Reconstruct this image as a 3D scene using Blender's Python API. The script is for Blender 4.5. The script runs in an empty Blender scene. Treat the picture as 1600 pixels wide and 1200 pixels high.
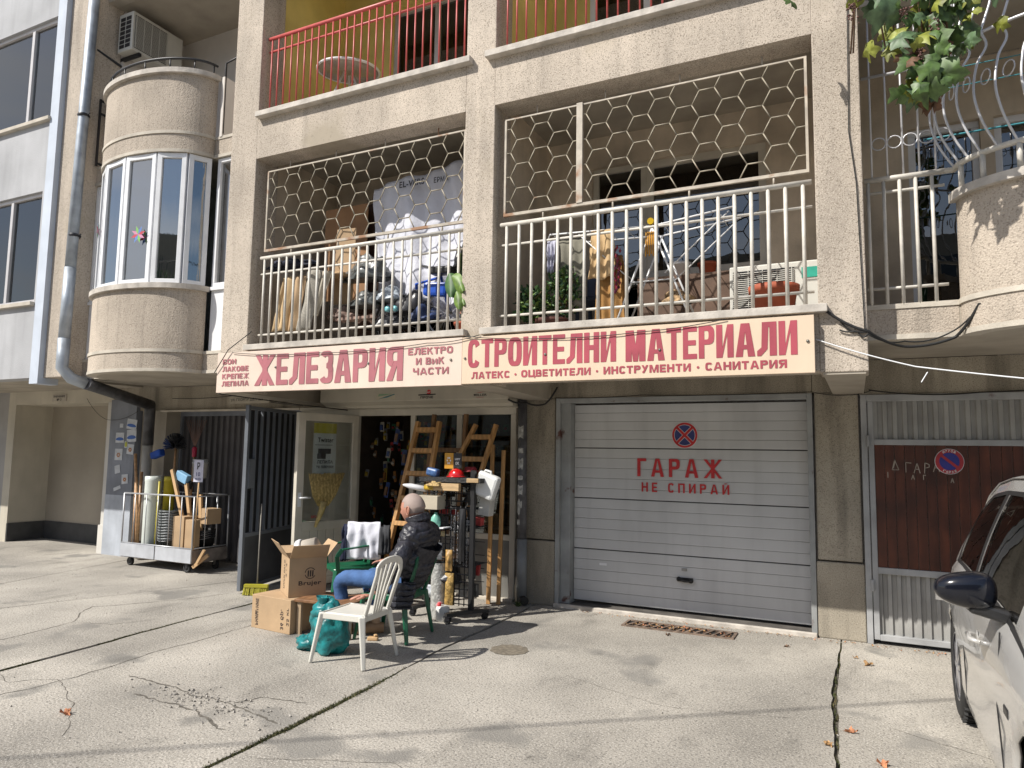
import bpy, math, random
from mathutils import Vector, Matrix, Euler
R_ = random.Random(7)
PI = math.pi
S = bpy.context.scene
# ---------------------------------------------------------------- camera
def V(*a): return Vector(a)
YAW, PITCH, ROLL, FPX = 0.4563, 0.0958, 0.0154, 1112.1
_f = V(-math.sin(YAW)*math.cos(PITCH), math.cos(YAW)*math.cos(PITCH), math.sin(PITCH))
_r = V(math.cos(YAW), math.sin(YAW), 0); _u = _r.cross(_f)
_r2 = math.cos(ROLL)*_r+math.sin(ROLL)*_u; _u2 = -math.sin(ROLL)*_r+math.cos(ROLL)*_u
cd = bpy.data.cameras.new('camera'); cam = bpy.data.objects.new('camera', cd); S.collection.objects.link(cam)
cd.sensor_width = 36; cd.lens = FPX/1600*36; cd.clip_start = .05; cd.clip_end = 500
cam.matrix_world = Matrix(((_r2.x,_u2.x,-_f.x,0),(_r2.y,_u2.y,-_f.y,-7.084),(_r2.z,_u2.z,-_f.z,1.6),(0,0,0,1)))
S.camera = cam
# ---------------------------------------------------------------- light
SUN = V(.76,1,-1.27).normalized()          # travel direction of the sunlight
EL = math.asin(-SUN.z); AZ = math.atan2(-SUN.x,-SUN.y)
w = bpy.data.worlds.new('World'); S.world = w; w.use_nodes = True
nt = w.node_tree; nt.nodes.clear()
sky = nt.nodes.new('ShaderNodeTexSky'); sky.sky_type = 'NISHITA'; sky.sun_disc = False
sky.sun_elevation = EL; sky.sun_rotation = AZ; sky.air_density = 1.0; sky.dust_density = 1.2
bg = nt.nodes.new('ShaderNodeBackground'); bg.inputs['Strength'].default_value = .10
wo = nt.nodes.new('ShaderNodeOutputWorld')
tc = nt.nodes.new('ShaderNodeTexCoord'); mp = nt.nodes.new('ShaderNodeMapping'); mp.inputs['Scale'].default_value = (1,1,3)
ns = nt.nodes.new('ShaderNodeTexNoise'); ns.inputs['Scale'].default_value = 2.2; ns.inputs['Detail'].default_value = 7
cr = nt.nodes.new('ShaderNodeValToRGB'); cr.color_ramp.elements[0].position = .5; cr.color_ramp.elements[1].position = .72
mx = nt.nodes.new('ShaderNodeMixRGB'); mx.inputs[2].default_value = (7,7.2,7.6,1)
nt.links.new(tc.outputs['Generated'], mp.inputs[0]); nt.links.new(mp.outputs[0], ns.inputs['Vector'])
nt.links.new(ns.outputs['Fac'], cr.inputs[0]); nt.links.new(cr.outputs[0], mx.inputs[0])
nt.links.new(sky.outputs[0], mx.inputs[1]); nt.links.new(mx.outputs[0], bg.inputs[0]); nt.links.new(bg.outputs[0], wo.inputs[0])
sl = bpy.data.lights.new('sun','SUN'); sl.energy = 5.0; sl.angle = math.radians(.55); sl.color = (1,.955,.88)
so = bpy.data.objects.new('sun', sl); S.collection.objects.link(so); so.location = (-20,-30,40)
so.rotation_euler = SUN.to_track_quat('-Z','Y').to_euler()
S.view_settings.view_transform = 'Standard'; S.view_settings.look = 'None'
S.view_settings.exposure = .30; S.view_settings.gamma = 1; S.view_settings.use_curve_mapping = False
S.cycles.max_bounces = 6; S.cycles.diffuse_bounces = 4; S.cycles.transparent_max_bounces = 12
S.cycles.sample_clamp_indirect = 6
# ---------------------------------------------------------------- materials
MATS = {}
def mat(name, col, rough=.7, metal=0, var=.12, vs=6., bump=0., bs=40., speck=None, streak=0., spec=.5, trans=0, emit=0, alpha=1, wave=None, coords='Object', rust=None, coat=0, bdist=.01, rand=0):
    if name in MATS: return MATS[name]
    m = bpy.data.materials.new(name); m.use_nodes = True; n = m.node_tree.nodes; l = m.node_tree.links
    b = n['Principled BSDF']; MATS[name] = m
    b.inputs['Roughness'].default_value = rough; b.inputs['Metallic'].default_value = metal
    b.inputs['Specular IOR Level'].default_value = spec; b.inputs['Coat Weight'].default_value = coat
    if trans: b.inputs['Transmission Weight'].default_value = trans
    if alpha < 1: b.inputs['Alpha'].default_value = alpha
    t = n.new('ShaderNodeTexCoord'); co = t.outputs[coords]
    def noise(scale, detail=4, vec=None, sc=None):
        x = n.new('ShaderNodeTexNoise'); x.inputs['Scale'].default_value = scale; x.inputs['Detail'].default_value = detail
        if sc:
            mm = n.new('ShaderNodeMapping'); mm.inputs['Scale'].default_value = sc; l.new(co, mm.inputs[0]); l.new(mm.outputs[0], x.inputs['Vector'])
        else: l.new(co, x.inputs['Vector'])
        return x.outputs['Fac']
    def ramp(fac, p0, p1, c0=(0,0,0,1), c1=(1,1,1,1)):
        r = n.new('ShaderNodeValToRGB'); r.color_ramp.elements[0].position = p0; r.color_ramp.elements[1].position = p1
        r.color_ramp.elements[0].color = c0; r.color_ramp.elements[1].color = c1; l.new(fac, r.inputs[0]); return r.outputs[0]
    def mixc(fac, a, bb, mode='MIX'):
        x = n.new('ShaderNodeMixRGB'); x.blend_type = mode
        for i, q in ((0,fac),(1,a),(2,bb)):
            if hasattr(q, 'is_linked'): l.new(q, x.inputs[i])
            else: x.inputs[i].default_value = q
        return x.outputs[0]
    c4 = (*col,1); cur = c4
    if var:
        d = tuple(max(0,c*(1-var*1.6)) for c in col)+(1,); u = tuple(min(1,c*(1+var)) for c in col)+(1,)
        cur = ramp(noise(vs,6), .32, .68, d, u)
    if streak:
        cur = mixc(ramp(noise(2.2,5,sc=(3.2,3.2,.35)), .5,.78,(0,0,0,1),(streak,)*3+(1,)), cur, tuple(c*.42 for c in col)+(1,))
    if speck:
        sc, amt, dark, light = speck
        cur = mixc(ramp(noise(sc,2), .36,.46,(amt,)*3+(1,),(0,0,0,1)), cur, (*dark,1))
        cur = mixc(ramp(noise(sc*1.3,2), .56,.66,(0,0,0,1),(amt,)*3+(1,)), cur, (*light,1))
    if wave:
        ws, axis, dk = wave
        x = n.new('ShaderNodeTexWave'); x.wave_type = 'BANDS'; x.bands_direction = axis; x.inputs['Scale'].default_value = ws
        x.inputs['Distortion'].default_value = 4; x.inputs['Detail'].default_value = 3; x.inputs['Detail Scale'].default_value = 1.2; l.new(co, x.inputs['Vector'])
        cur = mixc(ramp(x.outputs['Fac'],.2,.9,(dk,)*3+(1,),(0,0,0,1)), cur, tuple(c*.45 for c in col)+(1,))
    if rust:
        cur = mixc(ramp(noise(rust[0],5), rust[1], rust[1]+.08), cur, (*rust[2],1))
    if rand:
        oi = n.new('ShaderNodeObjectInfo'); hs = n.new('ShaderNodeMapRange'); hs.inputs['To Min'].default_value = 1-rand; hs.inputs['To Max'].default_value = 1+rand
        l.new(oi.outputs['Random'], hs.inputs[0]); cb = n.new('ShaderNodeCombineColor'); [l.new(hs.outputs[0], cb.inputs[i]) for i in range(3)]
        cur = mixc(1., cur, cb.outputs[0], 'MULTIPLY')
    if hasattr(cur,'is_linked'): l.new(cur, b.inputs['Base Color'])
    else: b.inputs['Base Color'].default_value = cur
    if bump:
        bp = n.new('ShaderNodeBump'); bp.inputs['Strength'].default_value = bump; bp.inputs['Distance'].default_value = bdist
        l.new(noise(bs,3), bp.inputs['Height']); l.new(bp.outputs[0], b.inputs['Normal'])
    if emit: b.inputs['Emission Color'].default_value = c4; b.inputs['Emission Strength'].default_value = emit
    return m
def glass(name, tint=(.75,.8,.8), refl=.25, rough=.0):
    if name in MATS: return MATS[name]
    m = bpy.data.materials.new(name); m.use_nodes = True; n = m.node_tree.nodes; l = m.node_tree.links
    n.remove(n['Principled BSDF']); g = n.new('ShaderNodeBsdfGlossy'); g.inputs['Roughness'].default_value = rough
    t = n.new('ShaderNodeBsdfTransparent'); t.inputs[0].default_value = (*tint,1); x = n.new('ShaderNodeMixShader')
    fr = n.new('ShaderNodeFresnel'); fr.inputs[0].default_value = 1.5
    ad = n.new('ShaderNodeMath'); ad.operation = 'ADD'; ad.use_clamp = True; ad.inputs[1].default_value = refl
    nz = n.new('ShaderNodeTexNoise'); nz.inputs['Scale'].default_value = 3; bp = n.new('ShaderNodeBump'); bp.inputs['Strength'].default_value = .05; bp.inputs['Distance'].default_value=.02
    l.new(nz.outputs[0], bp.inputs['Height']); l.new(bp.outputs[0], g.inputs['Normal'])
    l.new(fr.outputs[0], ad.inputs[0]); l.new(ad.outputs[0], x.inputs[0]); l.new(t.outputs[0], x.inputs[1]); l.new(g.outputs[0], x.inputs[2])
    l.new(x.outputs[0], n['Material Output'].inputs[0]); MATS[name] = m; return m
# base library
DASH = mat('pebbledash_render',(.52,.45,.375),.95,var=.10,vs=1.6,bump=.55,bs=120,bdist=.008,speck=(95,.75,(.17,.14,.105),(.70,.63,.53)),streak=.5,rust=(.8,.58,(.40,.345,.27)))
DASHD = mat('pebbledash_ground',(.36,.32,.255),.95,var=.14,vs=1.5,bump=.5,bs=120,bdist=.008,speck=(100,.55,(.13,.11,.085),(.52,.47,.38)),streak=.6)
BAY = mat('coarse_render',(.46,.395,.325),.95,var=.10,vs=2,bump=.7,bs=80,bdist=.012,speck=(72,.5,(.15,.12,.095),(.56,.5,.41)),streak=.2)
TRIM = mat('cement_trim',(.50,.455,.385),.85,var=.12,vs=5,bump=.3,bs=60,streak=.3)
SILL = mat('sill_concrete',(.50,.46,.41),.85,var=.16,vs=9,bump=.3,bs=60,streak=.4)
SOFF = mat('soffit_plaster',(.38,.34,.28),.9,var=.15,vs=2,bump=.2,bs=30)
INNER = mat('balcony_plaster',(.60,.51,.40),.9,var=.2,vs=2,bump=.3,bs=50,streak=.3)
YEL = mat('yellow_plaster',(.74,.60,.20),.9,var=.1,vs=2,bump=.2,bs=40)
WHITEP = mat('white_plaster',(.62,.58,.54),.9,var=.06,vs=2)
CREAM = mat('cream_plaster',(.50,.46,.38),.9,var=.1,vs=1.5,bump=.1,bs=20,streak=.2)
PVC = mat('white_pvc',(.74,.75,.77),.35,var=.04)
PVCD = mat('cream_pvc',(.58,.54,.46),.45,var=.1,vs=3,streak=.2)
ALU = mat('grey_frame',(.55,.53,.53),.4,metal=.2,var=.06)
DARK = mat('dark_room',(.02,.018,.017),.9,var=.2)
BLACK = mat('black_iron',(.015,.015,.018),.45,var=.1)
BLKPL = mat('black_plastic',(.02,.02,.021),.4,var=.1)
RAILW = mat('white_rail_paint',(.56,.53,.475),.5,var=.1,vs=14,rust=(9,.70,(.23,.10,.045)))
RAILR = mat('red_rail_paint',(.50,.09,.085),.45,var=.1,vs=10)
HEXM = mat('hex_grille_paint',(.30,.265,.20),.6,var=.15,vs=12,rust=(6,.66,(.22,.12,.07)))
HEXR = mat('hex_frame_paint',(.44,.39,.32),.6,var=.15,vs=12,rust=(4,.60,(.27,.14,.07)))
ZINC = mat('zinc_pipe',(.36,.40,.45),.5,metal=.35,var=.2,vs=5,bump=.1,bs=20)
LGREY = mat('light_grey_render',(.40,.405,.42),.9,var=.10,vs=1.4,bump=.3,bs=60,streak=.25)
LBLUE = mat('pale_blue_trim',(.50,.55,.63),.8,var=.06,vs=3,streak=.1)
GGREY = mat('blue_grey_paint',(.20,.215,.25),.75,var=.14,vs=2.5,bump=.2,bs=30,streak=.4)
CONC = mat('slab_concrete',(.365,.338,.295),.95,var=.17,vs=1.1,bump=.7,bs=70,bdist=.010,speck=(62,.7,(.14,.13,.115),(.54,.51,.46)),rust=(1.7,.58,(.225,.212,.19)),rand=.05)
SOIL = mat('joint_soil',(.085,.075,.058),1,var=.3,vs=30,bump=.6,bs=80)
GLS = glass('window_glass',(.62,.68,.68),.08)
GLD = glass('dark_window_glass',(.12,.14,.14),.12)
GLB = glass('bay_window_glass',(.42,.5,.52),.36)
CARDB = mat('cardboard',(.42,.29,.17),.85,var=.08,vs=4,bump=.15,bs=20)
WOOD = mat('ladder_wood',(.52,.28,.10),.6,var=.15,vs=5,wave=(6,'X',.5))
WOODL = mat('pale_wood',(.52,.36,.19),.6,var=.12,vs=5,wave=(7,'Z',.35))
CABLE = mat('cable_black',(.012,.012,.012),.6,var=0)
GLW = glass('curtained_glass',(.9,.94,.95),.12)
def weather(m,layers):
    # broad stains and grain multiplied into the paint: (scale, stretch, low, high, value at low, value at high)
    n=m.node_tree.nodes;l=m.node_tree.links;b=n['Principled BSDF'];src=b.inputs['Base Color'].links[0].from_socket;t=n.new('ShaderNodeTexCoord')
    for sc,st,p0,p1,v0,v1 in layers:
        mm=n.new('ShaderNodeMapping');mm.inputs['Scale'].default_value=st;l.new(t.outputs['Object'],mm.inputs[0]);x=n.new('ShaderNodeTexNoise');x.inputs['Scale'].default_value=sc;x.inputs['Detail'].default_value=6;l.new(mm.outputs[0],x.inputs['Vector'])
        r=n.new('ShaderNodeMapRange');r.inputs['From Min'].default_value=p0;r.inputs['From Max'].default_value=p1;r.inputs['To Min'].default_value=v0;r.inputs['To Max'].default_value=v1;l.new(x.outputs['Fac'],r.inputs[0])
        c=n.new('ShaderNodeCombineColor');[l.new(r.outputs[0],c.inputs[i]) for i in range(3)]
        y=n.new('ShaderNodeMixRGB');y.blend_type='MULTIPLY';y.inputs[0].default_value=1;l.new(src,y.inputs[1]);l.new(c.outputs[0],y.inputs[2]);src=y.outputs[0]
    l.new(src,b.inputs['Base Color'])
weather(CONC,[(.45,(1,1,1),.35,.65,.80,1.16),(3.2,(1,.5,1),.28,.42,.72,1.0),(9,(1,1,1),.25,.36,.70,1.0),(160,(1,1,1),.35,.65,.80,1.18)])
weather(DASH,[(.8,(1,1,.5),.35,.65,.84,1.10),(6,(1,1,.10),.28,.44,.82,1.0),(30,(1,1,1),.3,.42,.82,1.0)])
weather(BAY,[(1.2,(1,1,.5),.35,.65,.86,1.08),(9,(1,1,.08),.30,.44,.80,1.0)])
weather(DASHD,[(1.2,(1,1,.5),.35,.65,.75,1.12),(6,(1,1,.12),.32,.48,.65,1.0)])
# ---------------------------------------------------------------- mesh helpers
ORG = {}
class MB:
    def __init__(s): s.v=[]; s.f=[]; s.m=[]; s.sm=[]; s.cm=0; s.smooth=False
    def _add(s, vs, fs):
        b=len(s.v); s.v += [tuple(x) for x in vs]
        for f in fs: s.f.append([i+b for i in f]); s.m.append(s.cm); s.sm.append(s.smooth)
        return s
    def box(s,x0,x1,y0,y1,z0,z1):
        if x0>x1:x0,x1=x1,x0
        if y0>y1:y0,y1=y1,y0
        if z0>z1:z0,z1=z1,z0
        return s._add([(x0,y0,z0),(x1,y0,z0),(x1,y1,z0),(x0,y1,z0),(x0,y0,z1),(x1,y0,z1),(x1,y1,z1),(x0,y1,z1)],
          [(0,3,2,1),(4,5,6,7),(0,1,5,4),(1,2,6,5),(2,3,7,6),(3,0,4,7)])
    def obox(s,c,size,rot=(0,0,0),taper=1):
        M = rot if isinstance(rot,Matrix) else Euler(rot).to_matrix()
        q=[]
        for z in (-1,1):
            t = taper if z>0 else 1
            for x,y in ((-1,-1),(1,-1),(1,1),(-1,1)): q.append(Vector(c)+M@V(x*size[0]/2*t,y*size[1]/2*t,z*size[2]/2))
        return s._add(q,[(0,3,2,1),(4,5,6,7),(0,1,5,4),(1,2,6,5),(2,3,7,6),(3,0,4,7)])
    def bar(s,p,q,w,h,up=(0,0,1),taper=1):
        p=Vector(p);q=Vector(q);d=(q-p);L=d.length;d.normalize();u=Vector(up)
        if abs(d.dot(u))>.98:u=V(0,1,0)
        a=d.cross(u).normalized();b=a.cross(d)
        vs=[]
        for c,t in ((p,1),(q,taper)):
            for x,y in ((-1,-1),(1,-1),(1,1),(-1,1)): vs.append(c+a*x*w/2*t+b*y*h/2*t)
        return s._add(vs,[(0,3,2,1),(4,5,6,7),(0,1,5,4),(1,2,6,5),(2,3,7,6),(3,0,4,7)])
    def tube(s,pts,r,n=8,closed=False,caps=True):
        pts=[Vector(p) for p in pts];rs=r if isinstance(r,(list,tuple)) else [r]*len(pts);N=len(pts);vs=[];prev=None
        for i,p in enumerate(pts):
            if closed:d=pts[(i+1)%N]-pts[i-1]
            else:d=pts[min(i+1,N-1)]-pts[max(i-1,0)]
            if d.length<1e-9:d=V(0,0,1)
            d.normalize()
            if prev is None:
                a=d.cross(V(0,0,1));
                if a.length<.05:a=d.cross(V(1,0,0))
            else:
                a=prev-d*prev.dot(d)
                if a.length<.01:a=d.orthogonal()
            a.normalize();prev=a;b=d.cross(a)
            for k in range(n):
                t=2*PI*k/n;vs.append(p+(a*math.cos(t)+b*math.sin(t))*rs[i])
        fs=[]
        for i in range(N if closed else N-1):
            j=(i+1)%N
            for k in range(n):
                k2=(k+1)%n;fs.append((i*n+k,i*n+k2,j*n+k2,j*n+k))
        sv=s.smooth;s.smooth=True
        base=len(s.v);s._add(vs,fs);s.smooth=False
        if caps and not closed:
            s.f.append([base+k for k in range(n)][::-1]);s.f.append([base+(N-1)*n+k for k in range(n)]);s.m+=[s.cm]*2;s.sm+=[False]*2
        s.smooth=sv;return s
    def lathe(s,prof,c=(0,0,0),n=24,axis='z',closed=False):
        vs=[];c=Vector(c)
        for r,z in prof:
            for k in range(n):
                t=2*PI*k/n
                if axis=='z':q=V(r*math.cos(t),r*math.sin(t),z)
                elif axis=='x':q=V(z,r*math.cos(t),r*math.sin(t))
                else:q=V(r*math.sin(t),z,r*math.cos(t))
                vs.append(c+q)
        fs=[(i*n+k,i*n+(k+1)%n,(i+1)*n+(k+1)%n,(i+1)*n+k) for i in range(len(prof)-1) for k in range(n)]
        sv=s.smooth;s.smooth=True;s._add(vs,fs);s.smooth=sv;return s
    def prism(s,poly,a0,a1,axis='z'):
        n=len(poly)
        def P(p,a): return (p[0],p[1],a) if axis=='z' else ((p[0],a,p[1]) if axis=='y' else (a,p[0],p[1]))
        return s._add([P(p,a0) for p in poly]+[P(p,a1) for p in poly],[list(range(n))[::-1],[n+i for i in range(n)]]+[(i,(i+1)%n,n+(i+1)%n,n+i) for i in range(n)])
    def grid(s,fn,nu,nv):
        vs=[fn(i/nu,j/nv) for j in range(nv+1) for i in range(nu+1)]
        sv=s.smooth;s.smooth=True
        s._add(vs,[(j*(nu+1)+i,j*(nu+1)+i+1,(j+1)*(nu+1)+i+1,(j+1)*(nu+1)+i) for j in range(nv) for i in range(nu)]);s.smooth=sv;return s
    def quad(s,*p): return s._add(p,[tuple(range(len(p)))])
    def mesh(s,name,mats,off=V(0,0,0)):
        me=bpy.data.meshes.new(name);me.from_pydata([tuple(Vector(x)-off) for x in s.v],[],s.f)
        for m in (mats if isinstance(mats,(list,tuple)) else [mats]): me.materials.append(m)
        me.polygons.foreach_set('material_index',s.m);me.polygons.foreach_set('use_smooth',s.sm);me.update();return me
    def build(s,name,mats,parent=None,bevel=0,solid=0,sub=0,local=False,**tags):
        off=ORG.get(parent.name,V(0,0,0)) if (parent and not local) else V(0,0,0)
        o=bpy.data.objects.new(name,s.mesh(name,mats,off));S.collection.objects.link(o)
        if parent:o.parent=parent;ORG[o.name]=off
        if solid: md=o.modifiers.new('solid','SOLIDIFY');md.thickness=solid;md.offset=0
        if sub: md=o.modifiers.new('sub','SUBSURF');md.levels=sub;md.render_levels=sub
        if bevel: md=o.modifiers.new('bev','BEVEL');md.width=bevel;md.segments=2;md.limit_method='ANGLE';md.harden_normals=False
        for k,x in tags.items(): o[k]=x
        return o
def thing(name,label,cat,loc=(0,0,0),rot=(0,0,0),group=None):
    o=bpy.data.objects.new(name,None);S.collection.objects.link(o);o.location=loc;o.rotation_euler=rot;o.empty_display_size=.1
    o['label']=label;o['category']=cat
    if group:o['group']=group
    ORG[o.name]=Vector(loc);return o
def tag(o,label,cat,group=None):
    o['label']=label;o['category']=cat
    if group:o['group']=group
    return o
def lone(mb,name,mats,label,cat,loc=(0,0,0),rot=(0,0,0),group=None,**k):
    """thing that is one mesh; geometry given in local coordinates"""
    o=mb.build(name,mats,**k);o.location=loc;o.rotation_euler=rot;return tag(o,label,cat,group)
def copy_tree(o,loc=None,rot=None,label=None,parent=None):
    c=o.copy();S.collection.objects.link(c)
    if parent:c.parent=parent
    if loc is not None:c.location=loc;ORG[c.name]=Vector(loc)
    if rot is not None:c.rotation_euler=rot
    if label:c['label']=label
    for ch in list(o.children): copy_tree(ch,parent=c)
    return c
def inst(src,name,parent,loc,rot=None,scale=None):
    c=bpy.data.objects.new(name,src.data);S.collection.objects.link(c);c.parent=parent
    for md in src.modifiers:
        n=c.modifiers.new(md.name,md.type)
        if md.type=='BEVEL':n.width=md.width;n.segments=md.segments;n.limit_method='ANGLE'
    c.location=Vector(loc)-ORG.get(parent.name,V(0,0,0))
    if rot:c.rotation_euler=rot
    if scale:c.scale=scale
    ORG[c.name]=ORG.get(parent.name,V(0,0,0));return c
_tc={}
def text(body,x0,x1,z0,z1,mtl,parent,place,name='lettering',heavy=0.,cond=1.,hmode=True):
    """flat print: text mesh fitted to a box; place(x,z)->world point"""
    cu=bpy.data.curves.new(name,'FONT');cu.body=body;cu.size=1;cu.resolution_u=4;cu.offset=0;cu.space_character=1.04
    o=bpy.data.objects.new(name,cu);S.collection.objects.link(o)
    dg=bpy.context.evaluated_depsgraph_get();dg.update()
    if heavy>0:   # embolden: widen the outline by an amount that is `heavy` metres across after fitting
        d0=o.dimensions;cu.offset=min(.055,heavy/2*max(d0.x,.1)/(x1-x0));cu.space_character=1.04+cu.offset*1.2;dg=bpy.context.evaluated_depsgraph_get();dg.update()
    m0=bpy.data.meshes.new_from_object(o.evaluated_get(dg));bpy.data.objects.remove(o)
    xs=[v.co.x for v in m0.vertices];ys=[v.co.y for v in m0.vertices];k=(x1-x0)/(max(xs)-min(xs));kz=(z1-z0)/(max(ys)-min(ys));mnx=min(xs);mny=min(ys)
    off=ORG.get(parent.name,V(0,0,0)) if parent else V(0,0,0);me=m0
    for v in me.vertices: v.co=V(*place(x0+(v.co.x-mnx)*k,z0+(v.co.y-mny)*kz))-off
    me.materials.clear();me.materials.append(mtl)
    ob=bpy.data.objects.new(name,me);S.collection.objects.link(ob)
    if parent:ob.parent=parent
    return ob
# block capitals drawn as bars and bowls: width, height, upright and crossbar thickness in metres
LW={'Ж':1.5,'М':1.28,'И':1.0,'Й':1.0,'Н':1.0,'П':1.0,'О':1.0,'Е':.84,'З':.88,'Г':.78,'Т':.9,'С':.92,'Л':1.08,'А':1.1,'Р':.92,'Я':.98,'К':1.0,'Б':.92,'В':.95,'У':.95,'Ц':1.05,'Ч':.92,'Х':1.0,'и':.95,'•':.45,' ':.42}
def glyph(ch,w,h,t,u):
    Q=[]
    def R(x0,y0,x1,y1): Q.append([(x0,y0),(x1,y0),(x1,y1),(x0,y1)])
    def bowl(x0,y0,x1,y1,a0,a1,p=.62,n=16):
        cx,cy,rx,ry=(x0+x1)/2,(y0+y1)/2,(x1-x0)/2,(y1-y0)/2
        f=lambda v:math.copysign(abs(v)**p,v);P=[]
        for i in range(n+1):
            a=math.radians(a0+(a1-a0)*i/n);c,s_=f(math.cos(a)),f(math.sin(a));P.append(((cx+rx*c,cy+ry*s_),(cx+(rx-t)*c,cy+(ry-u)*s_)))
        for A,B2 in zip(P,P[1:]): Q.append([A[0],B2[0],B2[1],A[1]])
    if ch=='и': return glyph('И',w,h*.78,t,u)
    if ch in 'ИНПЕГРБВКЦЙМ': R(0,0,t,h)
    if ch in 'ИНПЛЦЙЯМ': R(w-t,0,w,h)
    if ch in 'ИЙ': Q.append([(t,0+.02*h),(t,.30*h),(w-t,h-.02*h),(w-t,.70*h)])
    if ch=='Й': Q.append([(w*.25,h*1.20),(w*.38,h*1.06),(w*.62,h*1.06),(w*.75,h*1.20),(w*.62,h*1.14),(w*.38,h*1.14)])
    if ch=='Н': R(t,h*.5-u/2,w-t,h*.5+u/2)
    if ch in 'П': R(t,h-u,w-t,h)
    if ch=='Ц': R(t,0,w-t,u);R(w-t*.3,-h*.16,w+t*.35,u*.98)
    if ch=='Е': R(t,0,w,u);R(t,h-u,w,h);R(t,h*.5-u/2,w*.92,h*.5+u/2)
    if ch=='Г': R(t,h-u,w,h)
    if ch=='Т': R(0,h-u,w,h);R(w/2-t/2,0,w/2+t/2,h-u)
    if ch=='О': bowl(0,0,w,h,0,360,n=32)
    if ch=='С': bowl(0,0,w,h,28,332,n=28)
    if ch=='З': bowl(0,h*.46,w*.97,h,155,-90,n=20);bowl(0,0,w,h*.46+u,90,-155,n=20)
    if ch=='Р': R(t,h-u,w/2,h);R(t,h*.42,w/2,h*.42+u);bowl(0,h*.42,w,h,-90,90)
    if ch=='Я': R(w/2,h-u,w-t,h);R(w/2,h*.42,w-t,h*.42+u);bowl(0,h*.42,w,h,90,270);Q.append([(0,0),(t*1.05,0),(w*.62,h*.42),(w*.30,h*.42)])
    if ch=='В': R(t,h-u,w/2,h);R(t,h*.5-u/2,w/2,h*.5+u/2);R(t,0,w/2,u);bowl(w*.05,h*.5-u/2,w*.95,h,-90,90);bowl(0,0,w,h*.5+u/2,-90,90)
    if ch=='Б': R(t,h-u,w*.92,h);R(t,0,w/2,u);R(t,h*.56-u,w/2,h*.56);bowl(0,0,w,h*.56,-90,90)
    if ch=='А': Q.append([(0,0),(t*1.02,0),(w/2+t*.12,h),(w/2-t*.62,h)]);Q.append([(w-t*1.02,0),(w,0),(w/2+t*.62,h),(w/2-t*.12,h)]);R(w*.24,h*.22,w*.76,h*.22+u*.85)
    if ch=='Л': R(w*.26,h-u,w-t,h);Q.append([(w*.22,h*.25),(w*.26,h-u*.5),(w*.26+t*.92,h-u*.5),(w*.22+t*.86,h*.2)]);Q.append([(0,0),(t*.55,0),(w*.22+t*.86,h*.2),(w*.22,h*.25),(0,u*.95)])
    if ch=='М': Q.append([(t*.6,h),(t*1.3,h),(w/2+t*.32,0),(w/2-t*.38,0)]);Q.append([(w-t*1.3,h),(w-t*.6,h),(w/2+t*.38,0),(w/2-t*.32,0)])
    if ch=='К': Q.append([(t,h*.38),(t,h*.62),(w-t*1.15,h),(w,h)]);Q.append([(w*.36,h*.58),(w-t*1.15,0),(w,0),(w*.56,h*.66)])
    if ch=='Х': Q.append([(0,0),(t*1.1,0),(w,h),(w-t*1.1,h)]);Q.append([(w-t*1.1,0),(w,0),(t*1.1,h),(0,h)])
    if ch=='Ж':
        R(w/2-t*.5,0,w/2+t*.5,h)
        for s_ in (1,-1):
            X=lambda v:w/2+s_*(v-w/2)
            Q.append([(X(0),h),(X(t*1.0),h),(X(w/2),h*.58),(X(w/2),h*.40)]);Q.append([(X(0),0),(X(t*1.0),0),(X(w/2),h*.44),(X(w/2),h*.62)])
    if ch=='У': Q.append([(w-t*1.05,h),(w,h),(w*.42,0),(w*.42-t*1.0,0)]);Q.append([(0,h),(t*1.05,h),(w*.66,h*.36),(w*.44,h*.28)]);R(w*.12,0,w*.36,u*.9)
    if ch=='Ч': R(w-t,0,w,h);Q.append([(0,h),(0,h*.52),(t*.35,h*.42),(t,h*.42+u*.6),(t,h)]);R(t*.35,h*.42,w-t,h*.42+u)
    if ch=='•': Q.append([(w/2+.16*h*math.cos(k*PI/6),h*.45+.16*h*math.sin(k*PI/6)) for k in range(12)])
    return Q
def block(body,x0,x1,z0,z1,mtl,parent,place,t,u,gap=.12,single=False):
    tot=sum(LW[c] for c in body)+gap*(len(body)-1);k=(x1-x0)/tot;x=x0;m=MB()
    def emit(mm):
        o=mm.build('letter' if single else 'lettering',mtl,parent);return o
    n=0
    for c in body:
        w=LW[c]*k
        if single: m=MB();n=0
        for q in glyph(c,w,z1-z0,min(t,w*.36),u):
            dpt=.00016*(n%9);n+=1
            if body and len(q)>2:
                A=V(*place(x0,z0));fw=(V(*place(x1,z0))-A).cross(V(*place(x0,z1))-A).normalized()
                m.quad(*[tuple(V(*place(x+a,z0+b))+fw*dpt) for a,b in q])
        if single and c not in ' ': emit(m)
        x+=w+gap*k
    if not single: emit(m)
def clothmesh(fn,nu=24,nv=24):
    m=MB();m.grid(fn,nu,nv);return m
def nz(x,y,z=0,s=0): 
    from mathutils import noise
    return noise.noise(V(x+s*7.3,y-s*3.1,z+s))
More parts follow.
